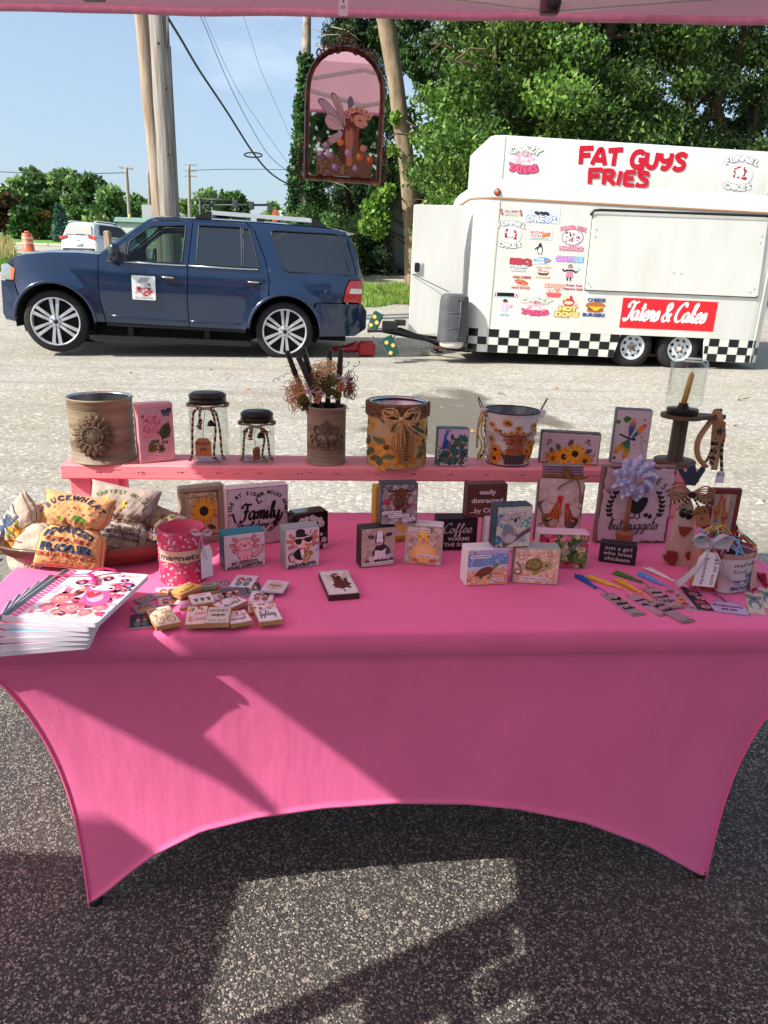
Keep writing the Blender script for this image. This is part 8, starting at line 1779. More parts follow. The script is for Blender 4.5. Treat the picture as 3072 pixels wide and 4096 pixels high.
a.poly([(34,26),(88,26),(82,2),(42,2)],'#4a3a38');bovine(a,60,62,1.0,'#8a4222','#a85a30','#5a4a48','#9a6454');
for q in range(6):a.stroke([(40+q*8,24),(41+q*7,4)],1,'#6b5a56',smooth=False)
for q in range(5):a.flower(40+q*10,78+(2-abs(q-2))*3,5,'#d98a1e','#3a2012',n=9)
for q in range(6):a.leaf(8+q*20,66+(q%3)*16,7,4,q,'#4a6428')
wrap(a,r,.006,h-.006,t,PI*.82,r1=r1,off=.0022)
g=MB();X0=-r1-.004
for col,dx,e in(('#c9961c',-.006,.02),('#d9b43c',.004,.012)):g.tube(catmull([(X0,-.01,h-.004),(X0+dx-.010,-.016,h*.6),(X0+dx+.004,-.02,h*.35),(X0+dx-.006,-.016,e)],6),.0075,6,col=col,flat=.2)
gingham(g,[(X0+.006,-.012,h-.004),(X0+.002,-.02,h*.7),(X0+.012,-.02,h*.35),(X0-.012,-.02,.012)],.006,'#26262c','#cdbf9a');gingham(g,[(X0+.006,-.014,h*.5),(X0+.006,-.024,h*.3),(X0+.022,-.026,.006)],.005,'#26262c','#c9c0b0');g.tube(catmull([(X0-.004,-.008,h-.002),(X0-.016,-.016,h*.8),(X0-.016,-.016,h*.3)],5),.003,6,col='#b9a7a0').tube(catmull([(X0,-.012,h),(X0+.009,-.026,h*.5),(X0+.004,-.028,.004)],5),.0025,6,col='#d0c2bd').lathe([(0,-.009),(.011,-.004),(.011,.004),(0,.009)],10,(X0,-.01,h),col='#c9b8ae')
g.build('ribbons',MULTI,t);card(t,Matrix.Translation((r1*.93,-.03,h-.016))@Matrix.Rotation(.5,4,'Y'),.018,.026,CARDW,[''])
SPW=mat('stained_spool_wood','#5e4430',.55,vary=.3,scale=10,stretch=(.3,3,3));c=onz(2694,1868,ZS);c=c+Vector((c.x,c.y,0)).normalized()*.052;R0=.060
t=thing('spool_stand','dark wooden spool stand with round base and long top board, right shelf end','stand',(c.x,c.y,ZS),YAW);hs=up_from(c,1655)
MB().lathe([(0,0),(R0,0),(R0+.001,.003),(R0+.001,.011),(R0-.001,.013),(0,.013)],36).build('base_disc',SPW,t);MB().lathe([(.025,.013),(.023,.018),(.022,hs-.012)],24).lathe([(.0285,.013),(.0285,.0155),(.025,.017)],24).build('post',mat('dark_spool_post','#43301f',.5,vary=.3,scale=14,stretch=(3,3,.3)),t)
tp=[(R0*math.cos(a),R0*math.sin(a))for a in[R(40+i*14)for i in range(21)]]+[(.10,-.018),(.13,-.016),(.139,0),(.13,.016),(.10,.018)]
MB().prism([(x,y)for x,y in tp],0,.011,M=Matrix(((1,0,0,0),(0,0,1,0),(0,1,0,0),(0,0,0,1)))).build('top_board',SPW,t,M=Matrix.Translation((0,0,hs-.012))@Matrix(((1,0,0,0),(0,0,1,0),(0,1,0,0),(0,0,0,1)))@Matrix(((1,0,0,0),(0,0,1,0),(0,1,0,0),(0,0,0,1))))
MB().lathe([(0,0),(.006,0),(.006,.016),(0,.018)],10,(.118,0,hs)).build('peg',SPW,t)
jc=Vector((c.x,c.y,ZS+hs+.0005));t=thing('jar_cover','upside-down clear mason jar over the candle on the spool stand','jar',jc,YAW);hj=up_from(jc,1434);rj=.052
MB().lathe([(rj*.80,.016),(rj*.82,.022),(rj*.98,.034),(rj*1.0,.05),(rj,hj-.016),(rj*.92,hj-.004),(rj*.75,hj),(0,hj-.003)],36).lathe([(rj*.93,.05),(rj*.93,hj-.02),(rj*.7,hj-.008),(0,hj-.010)],36).build('glass',GJ,t);MB().lathe([(rj*.86,0),(rj*.88,.003),(rj*.86,.008),(rj*.88,.012),(rj*.86,.016),(0,.017)],32).lathe([(.018,.017),(.017,.022),(.013,.026),(.015,.031),(0,.032)],18).build('bronze_lid',LIDM,t)
cd=thing('taper_candle','short yellow wax taper candle inside the upside-down jar','candle',jc+Vector((0,0,.031)),YAW);MB().tube([(0,0,0),(.006,0,.045),(.011,0,.083),(.012,0,.092)],[.0085,.0085,.0075,.002],12).build('wax',mat('yellow_wax','#d9a04a',.4),cd);MB().tube([(.012,0,.09),(.0125,0,.102)],.0008,4).build('wick',mat('wick','#d9c9a0',.9),cd)
hg=thing('rag_garland','rag garland of tan fleece and gingham strips with a star, hanging off the spool stand','garland',jc+TX*.106+Vector((0,0,0)),YAW);g=MB()
for pts,w,cl in((((0,0,.012),(-.02,-.012,-.02),(-.05,-.016,-.075),(-.045,-.02,-.125),(-.015,-.025,-.158)),.0095,'#b38e66'),(((.005,0,.012),(.01,-.02,-.03),(.012,-.022,-.1),(.01,-.026,-.165)),.0125,'#b5946c'),(((.0,0,.014),(.004,-.022,-.01),(.012,-.024,-.05)),.011,'#a78058')):g.tube(catmull(pts,5),w,8,col=cl,flat=.45)
for pts in(((0,0,.014),(-.006,-.018,-.03),(-.004,-.026,-.08),(-.012,-.022,-.13),(-.028,-.02,-.15)),((.008,0,.01),(.024,-.02,-.05),(.022,-.026,-.1),(.034,-.028,-.17)),((0,-.004,.01),(0,-.028,-.09),(.002,-.024,-.155)),((-.008,-.01,.0),(-.01,-.026,-.09),(-.002,-.024,-.15)),((.012,-.026,-.09),(-.004,-.03,-.095),(-.006,-.03,-.11))):gingham(g,pts,.0085)
g.build('strips',MULTI,hg);MB().prism([(-.018,-.075),(-.02,-.02),(-.004,-.012),(.018,-.018),(.024,-.07),(.006,-.088)],-.031,-.027,bev=.001).build('fabric_panel',paint('#9a7048',.95),hg)
MB().prism([((.012 if i%2==0 else .0045)*math.sin(i*PI/5)*1.1+.003,-.046+(.015 if i%2==0 else .005)*math.cos(i*PI/5))for i in range(10)],-.033,-.0312).build('star',paint('#1f2230'),hg)
g=thing('price_tag','white price tag hanging at the right end of the shelf front','tag',onplane(2876,1932,S0+TY*-.003,TY));card(g,Matrix.Rotation(YAW,4,'Z'),.026,.036,CARDW,['$15'],size=.4);
HY=2.27;mt=ony(1372,175,HY);t=thing('arched_mirror','arched bronze framed mirror with scrolls hanging from the canopy by a cord','mirror',ony(1374,560,HY),rot=(R(3),R(1.6),R(4)))
def mz(x,y):s=.2255/330;return((1100+x/2.765-1374)*s,(560-y/2.765)*s)
def prof(d):
 P=[(-.1125+d,-.110+d),(.1125-d,-.110+d),(.1125-d,.115)]
 for i in range(1,12):a=i*PI/12;P.append(((.1125-d)*math.cos(a),.115+(.118-d)*math.sin(a)**.9))
 return P+[(-.1125+d,.115)]
o0,i0=prof(0),prof(.015);n=len(o0);fr=MB();BRZ=mat('bronze_gilt','#6b3a22',.35,.55,.35,40,vary2='#24130e')
rings=[(prof(0),.012),(prof(.0),.004),(prof(.004),-.004),(prof(.009),-.001),(prof(.012),-.003),(i0,.004)]
v=[(x,y,z)for P,y in rings for x,z in P];fr.add(v,[(j*n+i,j*n+(i+1)%n,(j+1)*n+(i+1)%n,(j+1)*n+i)for j in range(5)for i in range(n)])
smooth_angle(fr.build('frame',BRZ,t),50);MB().add([(x,.010,z)for x,z in o0],[tuple(range(n))]).build('backing',BLACKTRIM,t)
MB().add([(x,.004,z)for x,z in i0],[tuple(range(n))]).build('glass',mat('mirror_silver','#d9dcdc',.015,1.0,0),t)
sc=MB()
def cu(pts,w=.0022):sc.tube(catmull([(x,-.006,z)for x,z in pts],5),w,6)
for s in(-1,1):
 for k in range(4):x=s*(.012+k*.018);z=.232-k*k*.0022-k*.001;cu([(x,z-.006),(x+s*.009,z+.008),(x+s*.016,z-.002),(x+s*.009,z-.012),(x+s*.003,z-.006)]);cu([(x,z-.008),(x+s*.012,z-.018),(x+s*.018,z-.014)],.0018)
 cu([(0,.235),(s*.012,.252),(s*.018,.24),(s*.008,.234)],.0024);cu([(0,.25),(s*.007,.262),(0,.268)],.002)
 for k in range(5):z=-.105+k*.02;x=s*.112;cu([(x,z),(x+s*.010,z+.006),(x+s*(.016-k*.002),z+.018),(x+s*.006,z+.02)],.0026)
 cu([(s*.11,-.108),(s*.12,-.112),(s*.12,-.102),(s*.113,-.1)],.003)
sc.build('scroll_crest',BRZ,t)['kind']='stuff'
a=Art(100,125,seed=41)
a.blots(4,0,98,34,120,['#6e5a3c','#8c7450','#54452e','#a28a62','#7a5a6a'],2,6,.3);a.blots(2,18,34,66,46,['#8c7a5e','#a8946e','#6e5f48'],1.4,5,.3)
def wing(p,c1,c2):a.spline(p,c2);q=[(sum(v[0]for v in p)/len(p),sum(v[1]for v in p)/len(p))]*len(p);a.spline([(x+(m[0]-x)*.08,y+(m[1]-y)*.08)for(x,y),m in zip(p,q)],c1)
wing([(50,84),(34,90),(6,122),(2,132),(12,134),(30,118),(46,96)],'#b5a6ad','#5f5c66');wing([(50,84),(24,82),(14,96),(18,108),(34,104)],'#c9b6b4','#6a6a74');wing([(51,86),(40,104),(24,138),(26,146),(36,138),(48,108)],'#b9a69e','#54464a');wing([(48,80),(30,74),(20,62),(28,56),(42,66)],'#b9a4aa','#6d626c');wing([(55,118),(52,136),(58,142),(62,130)],'#6f7a86','#45505c')
for q in range(5):a.stroke([(48,86),(14+q*7,104+q*8)],.5,'#4a3c40',smooth=False)
a.spline([(50,92),(44,70),(40,40),(46,24),(70,26),(74,60),(72,100),(60,112)],'#5e2c18');a.spline([(50,84),(56,88),(66,84),(72,60),(66,24),(54,22),(50,50)],'#6b5a50');a.spline([(66,46),(90,44),(98,26),(92,6),(60,4),(56,20)],'#71583a');a.spline([(52,84),(60,86),(64,70),(62,40),(64,22),(54,20),(54,44),(50,66)],'#b57a5c')
a.ell(70,103,11,15,'#5e2c18',.1);a.spline([(64,108),(76,112),(85,104),(86,94),(80,88),(70,90),(64,98)],'#cf9c84');a.ell(74,101,3.4,1.8,'#a85a44');a.stroke([(71,102),(77,102)],.8,'#2a1410',smooth=False);a.stroke([(82,102),(85,103)],.8,'#2a1410',smooth=False);a.ell(82,91,2,1,'#8a3028');a.stroke([(72,90),(70,70),(72,50)],4,'#8a4424');a.stroke([(62,112),(54,96),(56,82)],5,'#7a3a1e');a.ell(60,102,2,5,'#c08a70',.2)
for x,y in((54,114),(60,118),(68,120),(76,119),(84,116),(90,112),(52,108),(88,108)):a.flower(x,y,6,a.r.choice(['#cf9a84','#b98a9a','#c98a4a','#d0b09c']),'#8a5a2a',n=6,w=.34)
for x,y,c_ in((18,52,'#8d6fa0'),(8,36,'#7d5f96'),(24,36,'#9a7fa8'),(42,60,'#d0762c'),(56,42,'#a58ab0'),(82,52,'#b58a96'),(76,36,'#cc6a34'),(94,32,'#b9483a'),(34,14,'#8f6a9c'),(70,14,'#8a6088')):a.ell(x,y,6,6.5,c_);a.ell(x-2,y+2,3,4.5,'#c9aebe' if c_<'#a9' else '#dc9a4a')
g=thing('fairy_cutout','printed cut-out of a seated winged fairy with flowers fixed to the mirror glass','picture',t.location,rot=t.rotation_euler);a.build('print',lambda u,v,e:(-.078+u*.165,-.0005-e,-.092+v*.178),g,clip=False)
MB().add([(-.075,.001,-.094),(.085,.001,-.094),(.085,.001,-.045),(-.075,.001,-.045)],[(0,1,2,3)]).build('acrylic_backing',paint('#6e5a3c'),g)
g=thing('hanging_cord','thin brown cord holding the arched mirror','cord',mt);MB().tube([(0,0,-.015),ony(1374,40,HY)-mt,ony(1374,-20,HY)-mt],.0016,6).build('cord',STRING,g)
g=thing('price_tag','pink lit price tag reading $10 tied above the hanging mirror','tag',ony(1373,64,HY-.03));card(g,Matrix(),.024,.050,CARDW,['$','10'],size=.26,notch=False)
WOODB=mat('dough_bowl_wood','#6a3a20',.5,vary=.35,scale=6,stretch=(.4,2,2),vary2='#2e170d',coat=.2);bc=onz(330,2292,ZT);bc+=Vector((0,.085,0));bw=.225
t=thing('dough_bowl','long dark wooden dough bowl full of flour sacks at the left of the table','bowl',(bc.x,bc.y,ZT),YAW+R(6))
MB().lathe([(0,0),(.10,.0),(.17,.014),(.205,.034),(bw,.056),(bw-.006,.062),(bw-.016,.058),(.18,.034),(.13,.016),(0,.012)],44,M=Matrix.Diagonal((1,.47,1,1))).build('bowl',WOODB,t)
SACK={}
def sack(label,px,py,y,w,h,roll,base,art,tilt=-.35,yaw=0,seed=1,kind='flour sack'):
 o=ony(px,py,y);t=thing('cloth_sack',label,kind,o,rot=(tilt,roll,yaw));rr=random.Random(seed);ph=[rr.uniform(0,6)for _ in range(6)]
 def S(u,v,e=0,f=1):
  x,z=(u-.5)*2,(v-.5)*2;waist=1-.26*math.exp(-((z-.12)/.16)**2);cor=1+.10*abs(z)**3
  th=(max(0,1-abs(x)**3.2)*max(0,1-abs(z)**4))**.5;pin=1-.28*math.exp(-((z-.12)/.10)**2)
  wr=.0015*(math.sin(13*x+ph[0]+5*z)+math.sin(17*z+ph[1]+7*x)+.6*math.sin(31*x-22*z+ph[2]))*th
  return Vector((x*w/2*waist*cor,-f*((.036*th*pin+wr)+e+.0012),z*h/2*(1-.05*(1-abs(x)))))
 n=36;mb=MB()
 for f in(1,-1):
  v=[S(i/n,j/n,0,f)for j in range(n+1)for i in range(n+1)];mb.add(v,[(j*(n+1)+i,j*(n+1)+i+1,(j+1)*(n+1)+i+1,(j+1)*(n+1)+i)for j in range(n)for i in range(n)],smooth=True)
 mb.build('sack',mat('sack_'+base[1:],base,.9,vary=.14,scale=22,bump=.3,bscale=70),t)
 a=art();a.build('print',lambda u,v,e:S(u,v,e+.0019),t,eps=.00012,clip=True,maxlen=a.w/60)
 tw=MB()
 for k in range(3):q=[S(i/24,.56+.004*k,.002)for i in range(25)];tw.tube(q,.0017,5);
 tw.tube([S(.5,.56,.003),S(.5,.56,.006)+Vector((.012,-.004,-.02)),S(.5,.56,.006)+Vector((.03,0,-.045))],.0016,5).tube([S(.5,.56,.003),S(.5,.56,.006)+Vector((-.02,-.004,.016)),S(.5,.56,.006)+Vector((-.045,0,.026))],.0016,5);tw.build('twine',STRING,t)
 hm=MB();hm.tube([S(.03+.94*i/30,.02,.0008)for i in range(31)],.0006,4).tube([S(.02,.02+.96*i/30,.0008)for i in range(31)],.0005,4).tube([S(.98,.02+.96*i/30,.0008)for i in range(31)],.0005,4);hm.build('stitching',BLACKTRIM,t);return t
N_,RD='#232d4a','#8f3226'
def sk_main():
 a=Art(100,124,seed=1);a.arc('BUCKWHEAT',50,66,48,12,N_,2.55,.60,bold=.05);a.blots(12,70,92,104,60,['#b5605a','#c97a68','#c4874a','#a8503e'],1,3);a.ell(34,80,6,4,'#8a9a2c');a.ell(60,84,8,5,'#4a7a1c');a.ell(70,80,6,4,'#5a8a24');a.arc('ADVANCED',50,-6,66,15,N_,2.15,1.0,bold=.06);a.text('EXTRA FINE',52,44,9,RD,bold=.05,fit=66);a.text('FLOUR',50,28,17,N_,bold=.07,fit=76);a.text('ORGANIC MILLING CO',50,18.5,9,RD,bold=.05,fit=88);a.text('WHOLE GRAIN',50,12,5,RD,bold=.02,fit=46);a.text('ESSENTIAL AMINO ACIDS',50,6,5,RD,bold=.02,fit=66);return a
def sk_fl():a=Art(100,124,seed=2);a.text('FLOUR',50,20,26,N_,bold=.06,fit=92);a.text('ORGANIC',50,52,10,RD,bold=.04,fit=60);a.arc('BUCK',50,60,48,14,N_,2.3,.8,bold=.05);return a
def sk_oil():a=Art(100,124,seed=3);a.text('OIL',52,88,26,'#27405e',bold=.06,fit=56);a.blots(20,64,80,84,30,['#d99a1c','#c98412','#7a7a1c'],2,6);[a.rect(0,6+q*5,100,7+q*5,'#3a2c2c')for q in range(4)];[a.rect(8+q*9,95,10+q*9,118,'#35506a')for q in range(9)];return a
def sk_glu():
 a=Art(100,124,seed=4);a.arc('HARVEST MILL',50,60,52,8,'#56742c',2.3,.85,bold=.04);a.blots(20,82,60,100,18,['#d9b030','#c99a24'],2,5)
 for i,(s,q)in enumerate((('TEACHED',6),('ON PROTEIN',6),('EUROPEAN FLOUR MILL',7.5),('STONEGROUND',6.5),('',1),('ORGANIC',6),('GLUTEN FREE',11))):a.text(s,50,64-i*9,q,'#4a4444' if i!=2 else '#34406a',bold=.03,fit=78 if s else None)
 a.stroke([(86+4*(i%2),10+i*5)for i in range(21)],1.4,'#2c2a2a',smooth=False);a.stroke([(4+i*5,6+4*(i%2))for i in range(17)],1.4,'#49622c',smooth=False);return a
def sk_pro():a=Art(100,124,seed=5);a.text('THE GROUND',50,60,16,'#2c4060',bold=.05,fit=92);a.text('DELICATE',50,40,10,'#4a3030',bold=.03,fit=60);a.blots(10,80,90,110,30,['#4a5a2c','#8a7a3c','#6a4a3a'],2,6);[a.rect(0,8+q*5,100,9+q*5,'#3a2420')for q in range(4)];return a
yb=bc.y
sack('cream flour sack with blue OIL lettering lying tilted at the left end of the bowl',110,2170,yb-.01,.15,.19,R(-52),'#b9aa98',sk_oil,tilt=-.5,seed=2)
sack('tan flour sack half hidden behind the orange one, lettered FL',225,2140,yb+.03,.13,.17,R(-14),'#c9a468',sk_fl,tilt=-.35,seed=3)
sack('grey beige GLUTEN FREE flour sack standing behind the orange one to its right',480,2092,yb+.035,.155,.185,R(9),'#aa9c90',sk_glu,tilt=-.35,seed=4)
sack('brown flour sack at the right end of the dough bowl',604,2128,yb+.055,.13,.14,R(24),'#9a8672',sk_pro,tilt=-.5,seed=5)
sack('orange tan flour sack with big blue FLOUR lettering in front of the others',300,2128,yb-.10,.145,.172,R(7),'#cf9f68',sk_main,tilt=-.40,seed=6)
q=[onz(x,y,ZT+.062)for x,y in((249.5,2273.7),(562,2293.6),(430,2492.5),(12,2460))];cen=(q[0]+q[1]+q[2]+q[3])/4;w=((q[1]-q[0]).length+(q[2]-q[3]).length)/2;l=((q[0]-q[3]).length+(q[1]-q[2]).length)/2;rz=math.atan2(q[2].y-q[3].y,q[2].x-q[3].x)
def nb_art(i):
 a=Art(100,116,('#e6dee4','#e3a9bc','#56b3d8','#d9cfd8','#b05a8a','#dcd6d6')[i],seed=50+i);a.rect(0,0,7,116,'#33383c');sp=(('#d23a78','#f0c4d4'),('#d2547f','#ead0d8'),('#a8203c','#e9dcdc'),('#c9407a','#e6b4c8'),('#2a2c34','#dcdce0'),('#a8203c','#e9dcdc'))[i]
 a.rect(7,0,17,116,sp[0]);[a.rect(8+(k_%2)*4.5,k_*2.9,12+(k_%2)*4.5,k_*2.9+1.5,sp[1])for k_ in range(40)]
 if i:return a
 a.blots(20,4,98,112,70,['#e0b79c','#cf9c80','#e6b4b4','#c8c8e0','#e8a0b8'],3,7);a.blots(24,10,96,80,60,['#e0608a','#c43c60','#f09ab0','#d9506c','#8a3048'],3,8);a.blots(20,4,98,112,30,['#d26a9a','#7aa070','#e28aae'],.8,2);a.blots(30,14,92,72,40,['#5a2430','#c4485c','#7a2a34','#e08a70'],3,7)
 for x,y,r_ in((38,44,12),(60,26,12),(88,30,8),(34,24,8),(78,18,7)):a.rose(x,y,r_,'#e8707a','#d43c5c','#f0a890')
 for x,y,r_ in((38,84,7),(62,98,6),(82,96,5),(92,84,7),(96,74,4)):a.ell(x,y,r_,r_*.9,'#3a1c3c');a.ell(x-r_*.2,y+r_*.2,r_*.5,r_*.4,'#c0508a');a.ell(x+r_*.2,y-r_*.3,r_*.3,r_*.2,'#86c8d8')
 for sg in(-1,1):
  for k_ in range(3):a.stroke([(66,72),(66+sg*16,78+k_*5),(66+sg*26,72+k_*9)],4,'#d42c68',taper=True)
 a.spline([(56,66),(76,66),(88,50),(86,34),(72,32),(60,44)],'#e24f8c');a.spline([(60,62),(72,62),(80,50),(76,40),(64,46)],'#f0a0c0');a.ell(66,72,17,10,'#e55a94');a.ell(67,74,14,7,'#f4d4d4');a.ell(57,74,2.4,2.4,'#14101a');a.ell(77,74,2.4,2.4,'#14101a');a.stroke([(62,71),(67,69),(72,71)],1,'#5a1a30');a.spline([(58,58),(62,64),(66,60),(70,64),(74,58),(66,48)],'#d41c3c');return a
lbs=['top notebook of the stack with a pink axolotl, roses and a pink ribbon bow','second notebook from the top with a red gingham spine, turned left','third notebook from the top with sky blue cover','fourth notebook from the top with a pink striped spine','fifth notebook from the top with a black striped spine','bottom notebook of the stack, turned furthest to the left']
for i in range(6):
 an=rz+R((0,4,9,13,17,20)[i]);z=ZT+.0515-i*.0103;ct=cen+Vector((-.010*i-(.012 if i else 0),-.004*i,0));nbk=thing('notebook',lbs[i],'notebook',(ct.x,ct.y,z),an,'notebooks stacked at the left front corner')
 MB().prism(rounded([(-w/2,-l/2),(w/2,-l/2),(w/2,l/2),(-w/2,l/2)],.008),0,.0095,M=Matrix(((1,0,0,0),(0,0,1,0),(0,1,0,0),(0,0,0,1)))).build('pages',mat('page_edges','#d8d2dc',.8,vary=.12,scale=10,stretch=(.2,.2,200)),nbk,M=Matrix(((1,0,0,0),(0,0,1,0),(0,1,0,0),(0,0,0,1)))@Matrix(((1,0,0,0),(0,0,1,0),(0,1,0,0),(0,0,0,1))))
 nb_art(i).build('print',lambda u,v,e:((u-.5)*w*.985,(v-.5)*l*.985,.0099+e*.45),nbk,material=PRINT_GLOSS)
 if i==0:MB().tube(catmull([(-w*.49,l*.30,.012),(-w*.3,l*.33,.014),(-w*.12,l*.34,.018)],5),[.003]*11,6,flat=.2).tube(catmull([(-w*.12,l*.34,.018),(w*.0,l*.42,.024),(w*.14,l*.47,.016)],5),[.003+.0004*j for j in range(11)],6,flat=.2).tube(catmull([(-w*.12,l*.34,.018),(-w*.02,l*.27,.02),(w*.08,l*.16,.014)],5),.005,6,flat=.3).build('ribbon',mat('pink_ribbon','#d8246c',.3),nbk)
c,r,h=cyl_at(647,829,2346,ZT,2105);t=thing('magnet_can','pink floral paper can labelled magnets with a lace bow and white tag','can',(c.x,c.y,ZT),YAW);a=Art(200,110,'#c23560',seed=60);a.blots(0,0,200,110,150,['#d0506f','#b02c52','#8a7a8c','#d86a84'],2,5)
fl_=[]
for q in range(230):
 x,y,c_=a.r.uniform(2,198),a.r.uniform(2,108),a.r.choice(['#ecc6cc','#e8b0bc','#e6d8da','#8a8094']);fl_+=[(x+1.6*math.cos(m*1.257),y+1.6*math.sin(m*1.257),1.1,.8,m*1.257,c_)for m in range(5)]
a.many(fl_)
a.rect(60,50,144,74,'#d3ac98',12);a.text('magnets',101,55,17,'#4c4240',bold=.04,fit=72)
MB().lathe([(0,.001),(r,.001),(r,h),(r-.0025,h),(r-.0025,.004)],44).build('can',paint('#c23a62'),t);wrap(a,r,.001,h-.001,t,PI*1.5,eps=.00012)
MB().box(-.01,0,h*.72,.03,.03,.006,rot=Matrix.Rotation(R(40),3,'Y')).build('magnet_inside',paint('#c9a878'),t)
bow('cream crochet lace bow on the rim of the magnets can',805,2136,c.y-r*.80,.020,LACE,tails=((-.9,-3.2),(.5,-2.9)));g=thing('price_tag','blank white tag hanging from the magnets can','tag',ony(826,2225,c.y-r*.55));card(g,Matrix.Translation((0,0,-.05))@Matrix.Rotation(.9,4,'Z'),.03,.075,CARDW,[''])
MG=[('dark slate magnet with two small gnome children at the left front',70,475,290,455,85,602,'#3a4250','',0,.003,0),('pale wooden magnet with a bicycle drawing',290,415,515,370,345,590,'#d9c7a8','DAY',1,.009,1),('wooden magnet with oranges reading sweet as a peach',560,400,755,390,612,570,'#dcc6c0','sweet',2,.009,1),('wooden magnet reading HONEY FOR SALE with a bee',765,400,985,395,800,555,'#c9bdb4','HONEY',3,.010,2),("wooden magnet with pink flowers reading you're enough",1010,450,1210,415,1050,565,'#e6d6d6','enough',4,.009,1),('wooden magnet with roses reading keep on fighting, the rightmost front one',1268,355,1480,330,1320,545,'#e2d8da','fighting',5,.010,1),('pale wooden magnet with three potted plants',655,285,870,255,685,385,'#ddd4d2','plants',6,.009,1),('tilted white magnet with an orange bouquet and thankful text',920,355,1125,265,1010,430,'#dcd0d2','thank',7,.009,1),('autumn yellow magnet leaning against the magnets can',540,210,735,122,580,290,'#d9b060','SWEET',8,.010,1),('green farm landscape magnet behind the potted plants one',765,180,930,158,775,262,'#56623c','FARM',9,.009,0),('grey magnet with a dark haired doll near the left',125,395,330,345,165,460,'#a9a0aa','',10,.003,0),('far left grey magnet with leaves',140,325,310,262,195,365,'#9a8f98','',11,.003,0),('pale pink magnet with two dolls at the back left',305,220,530,205,328,298,'#dcb4bc','',12,.003,0),('pinkish magnet with a doll in a yellow coat',320,315,530,292,365,388,'#e0c0c4','',13,.003,0),('white magnet with two dolls in knitted hats at the back',1060,88,1268,100,1030,205,'#dccfd8','',14,.003,0),('grey magnet half under the knitted hats one',925,155,1045,125,972,215,'#958a98','',15,.003,0),('blue grey night magnet with two dolls',980,225,1198,195,985,320,'#59616e','',16,.003,0),('dark magnet with two brown haired dolls',1145,180,1300,165,1200,280,'#3c3a3c','',17,.003,0),('rectangular magnet with a tan oval reading Faith',1290,130,1500,148,1325,242,'#cfc0cc','Faith',18,.004,1),('white magnet with two dolls in green and red',1225,245,1448,250,1210,345,'#d8ccd8','',19,.003,0),('small rose magnet under the keep on fighting one',1195,350,1275,343,1222,450,'#d9b4a8','',20,.008,0),('lilac magnet with two sleeping dolls under the bouquet one',890,290,1105,258,900,335,'#c4b6cc','',21,.003,0),('purple flower magnet between the bicycle and peach magnets',545,345,655,335,560,410,'#c48ab4','love',22,.006,0)]
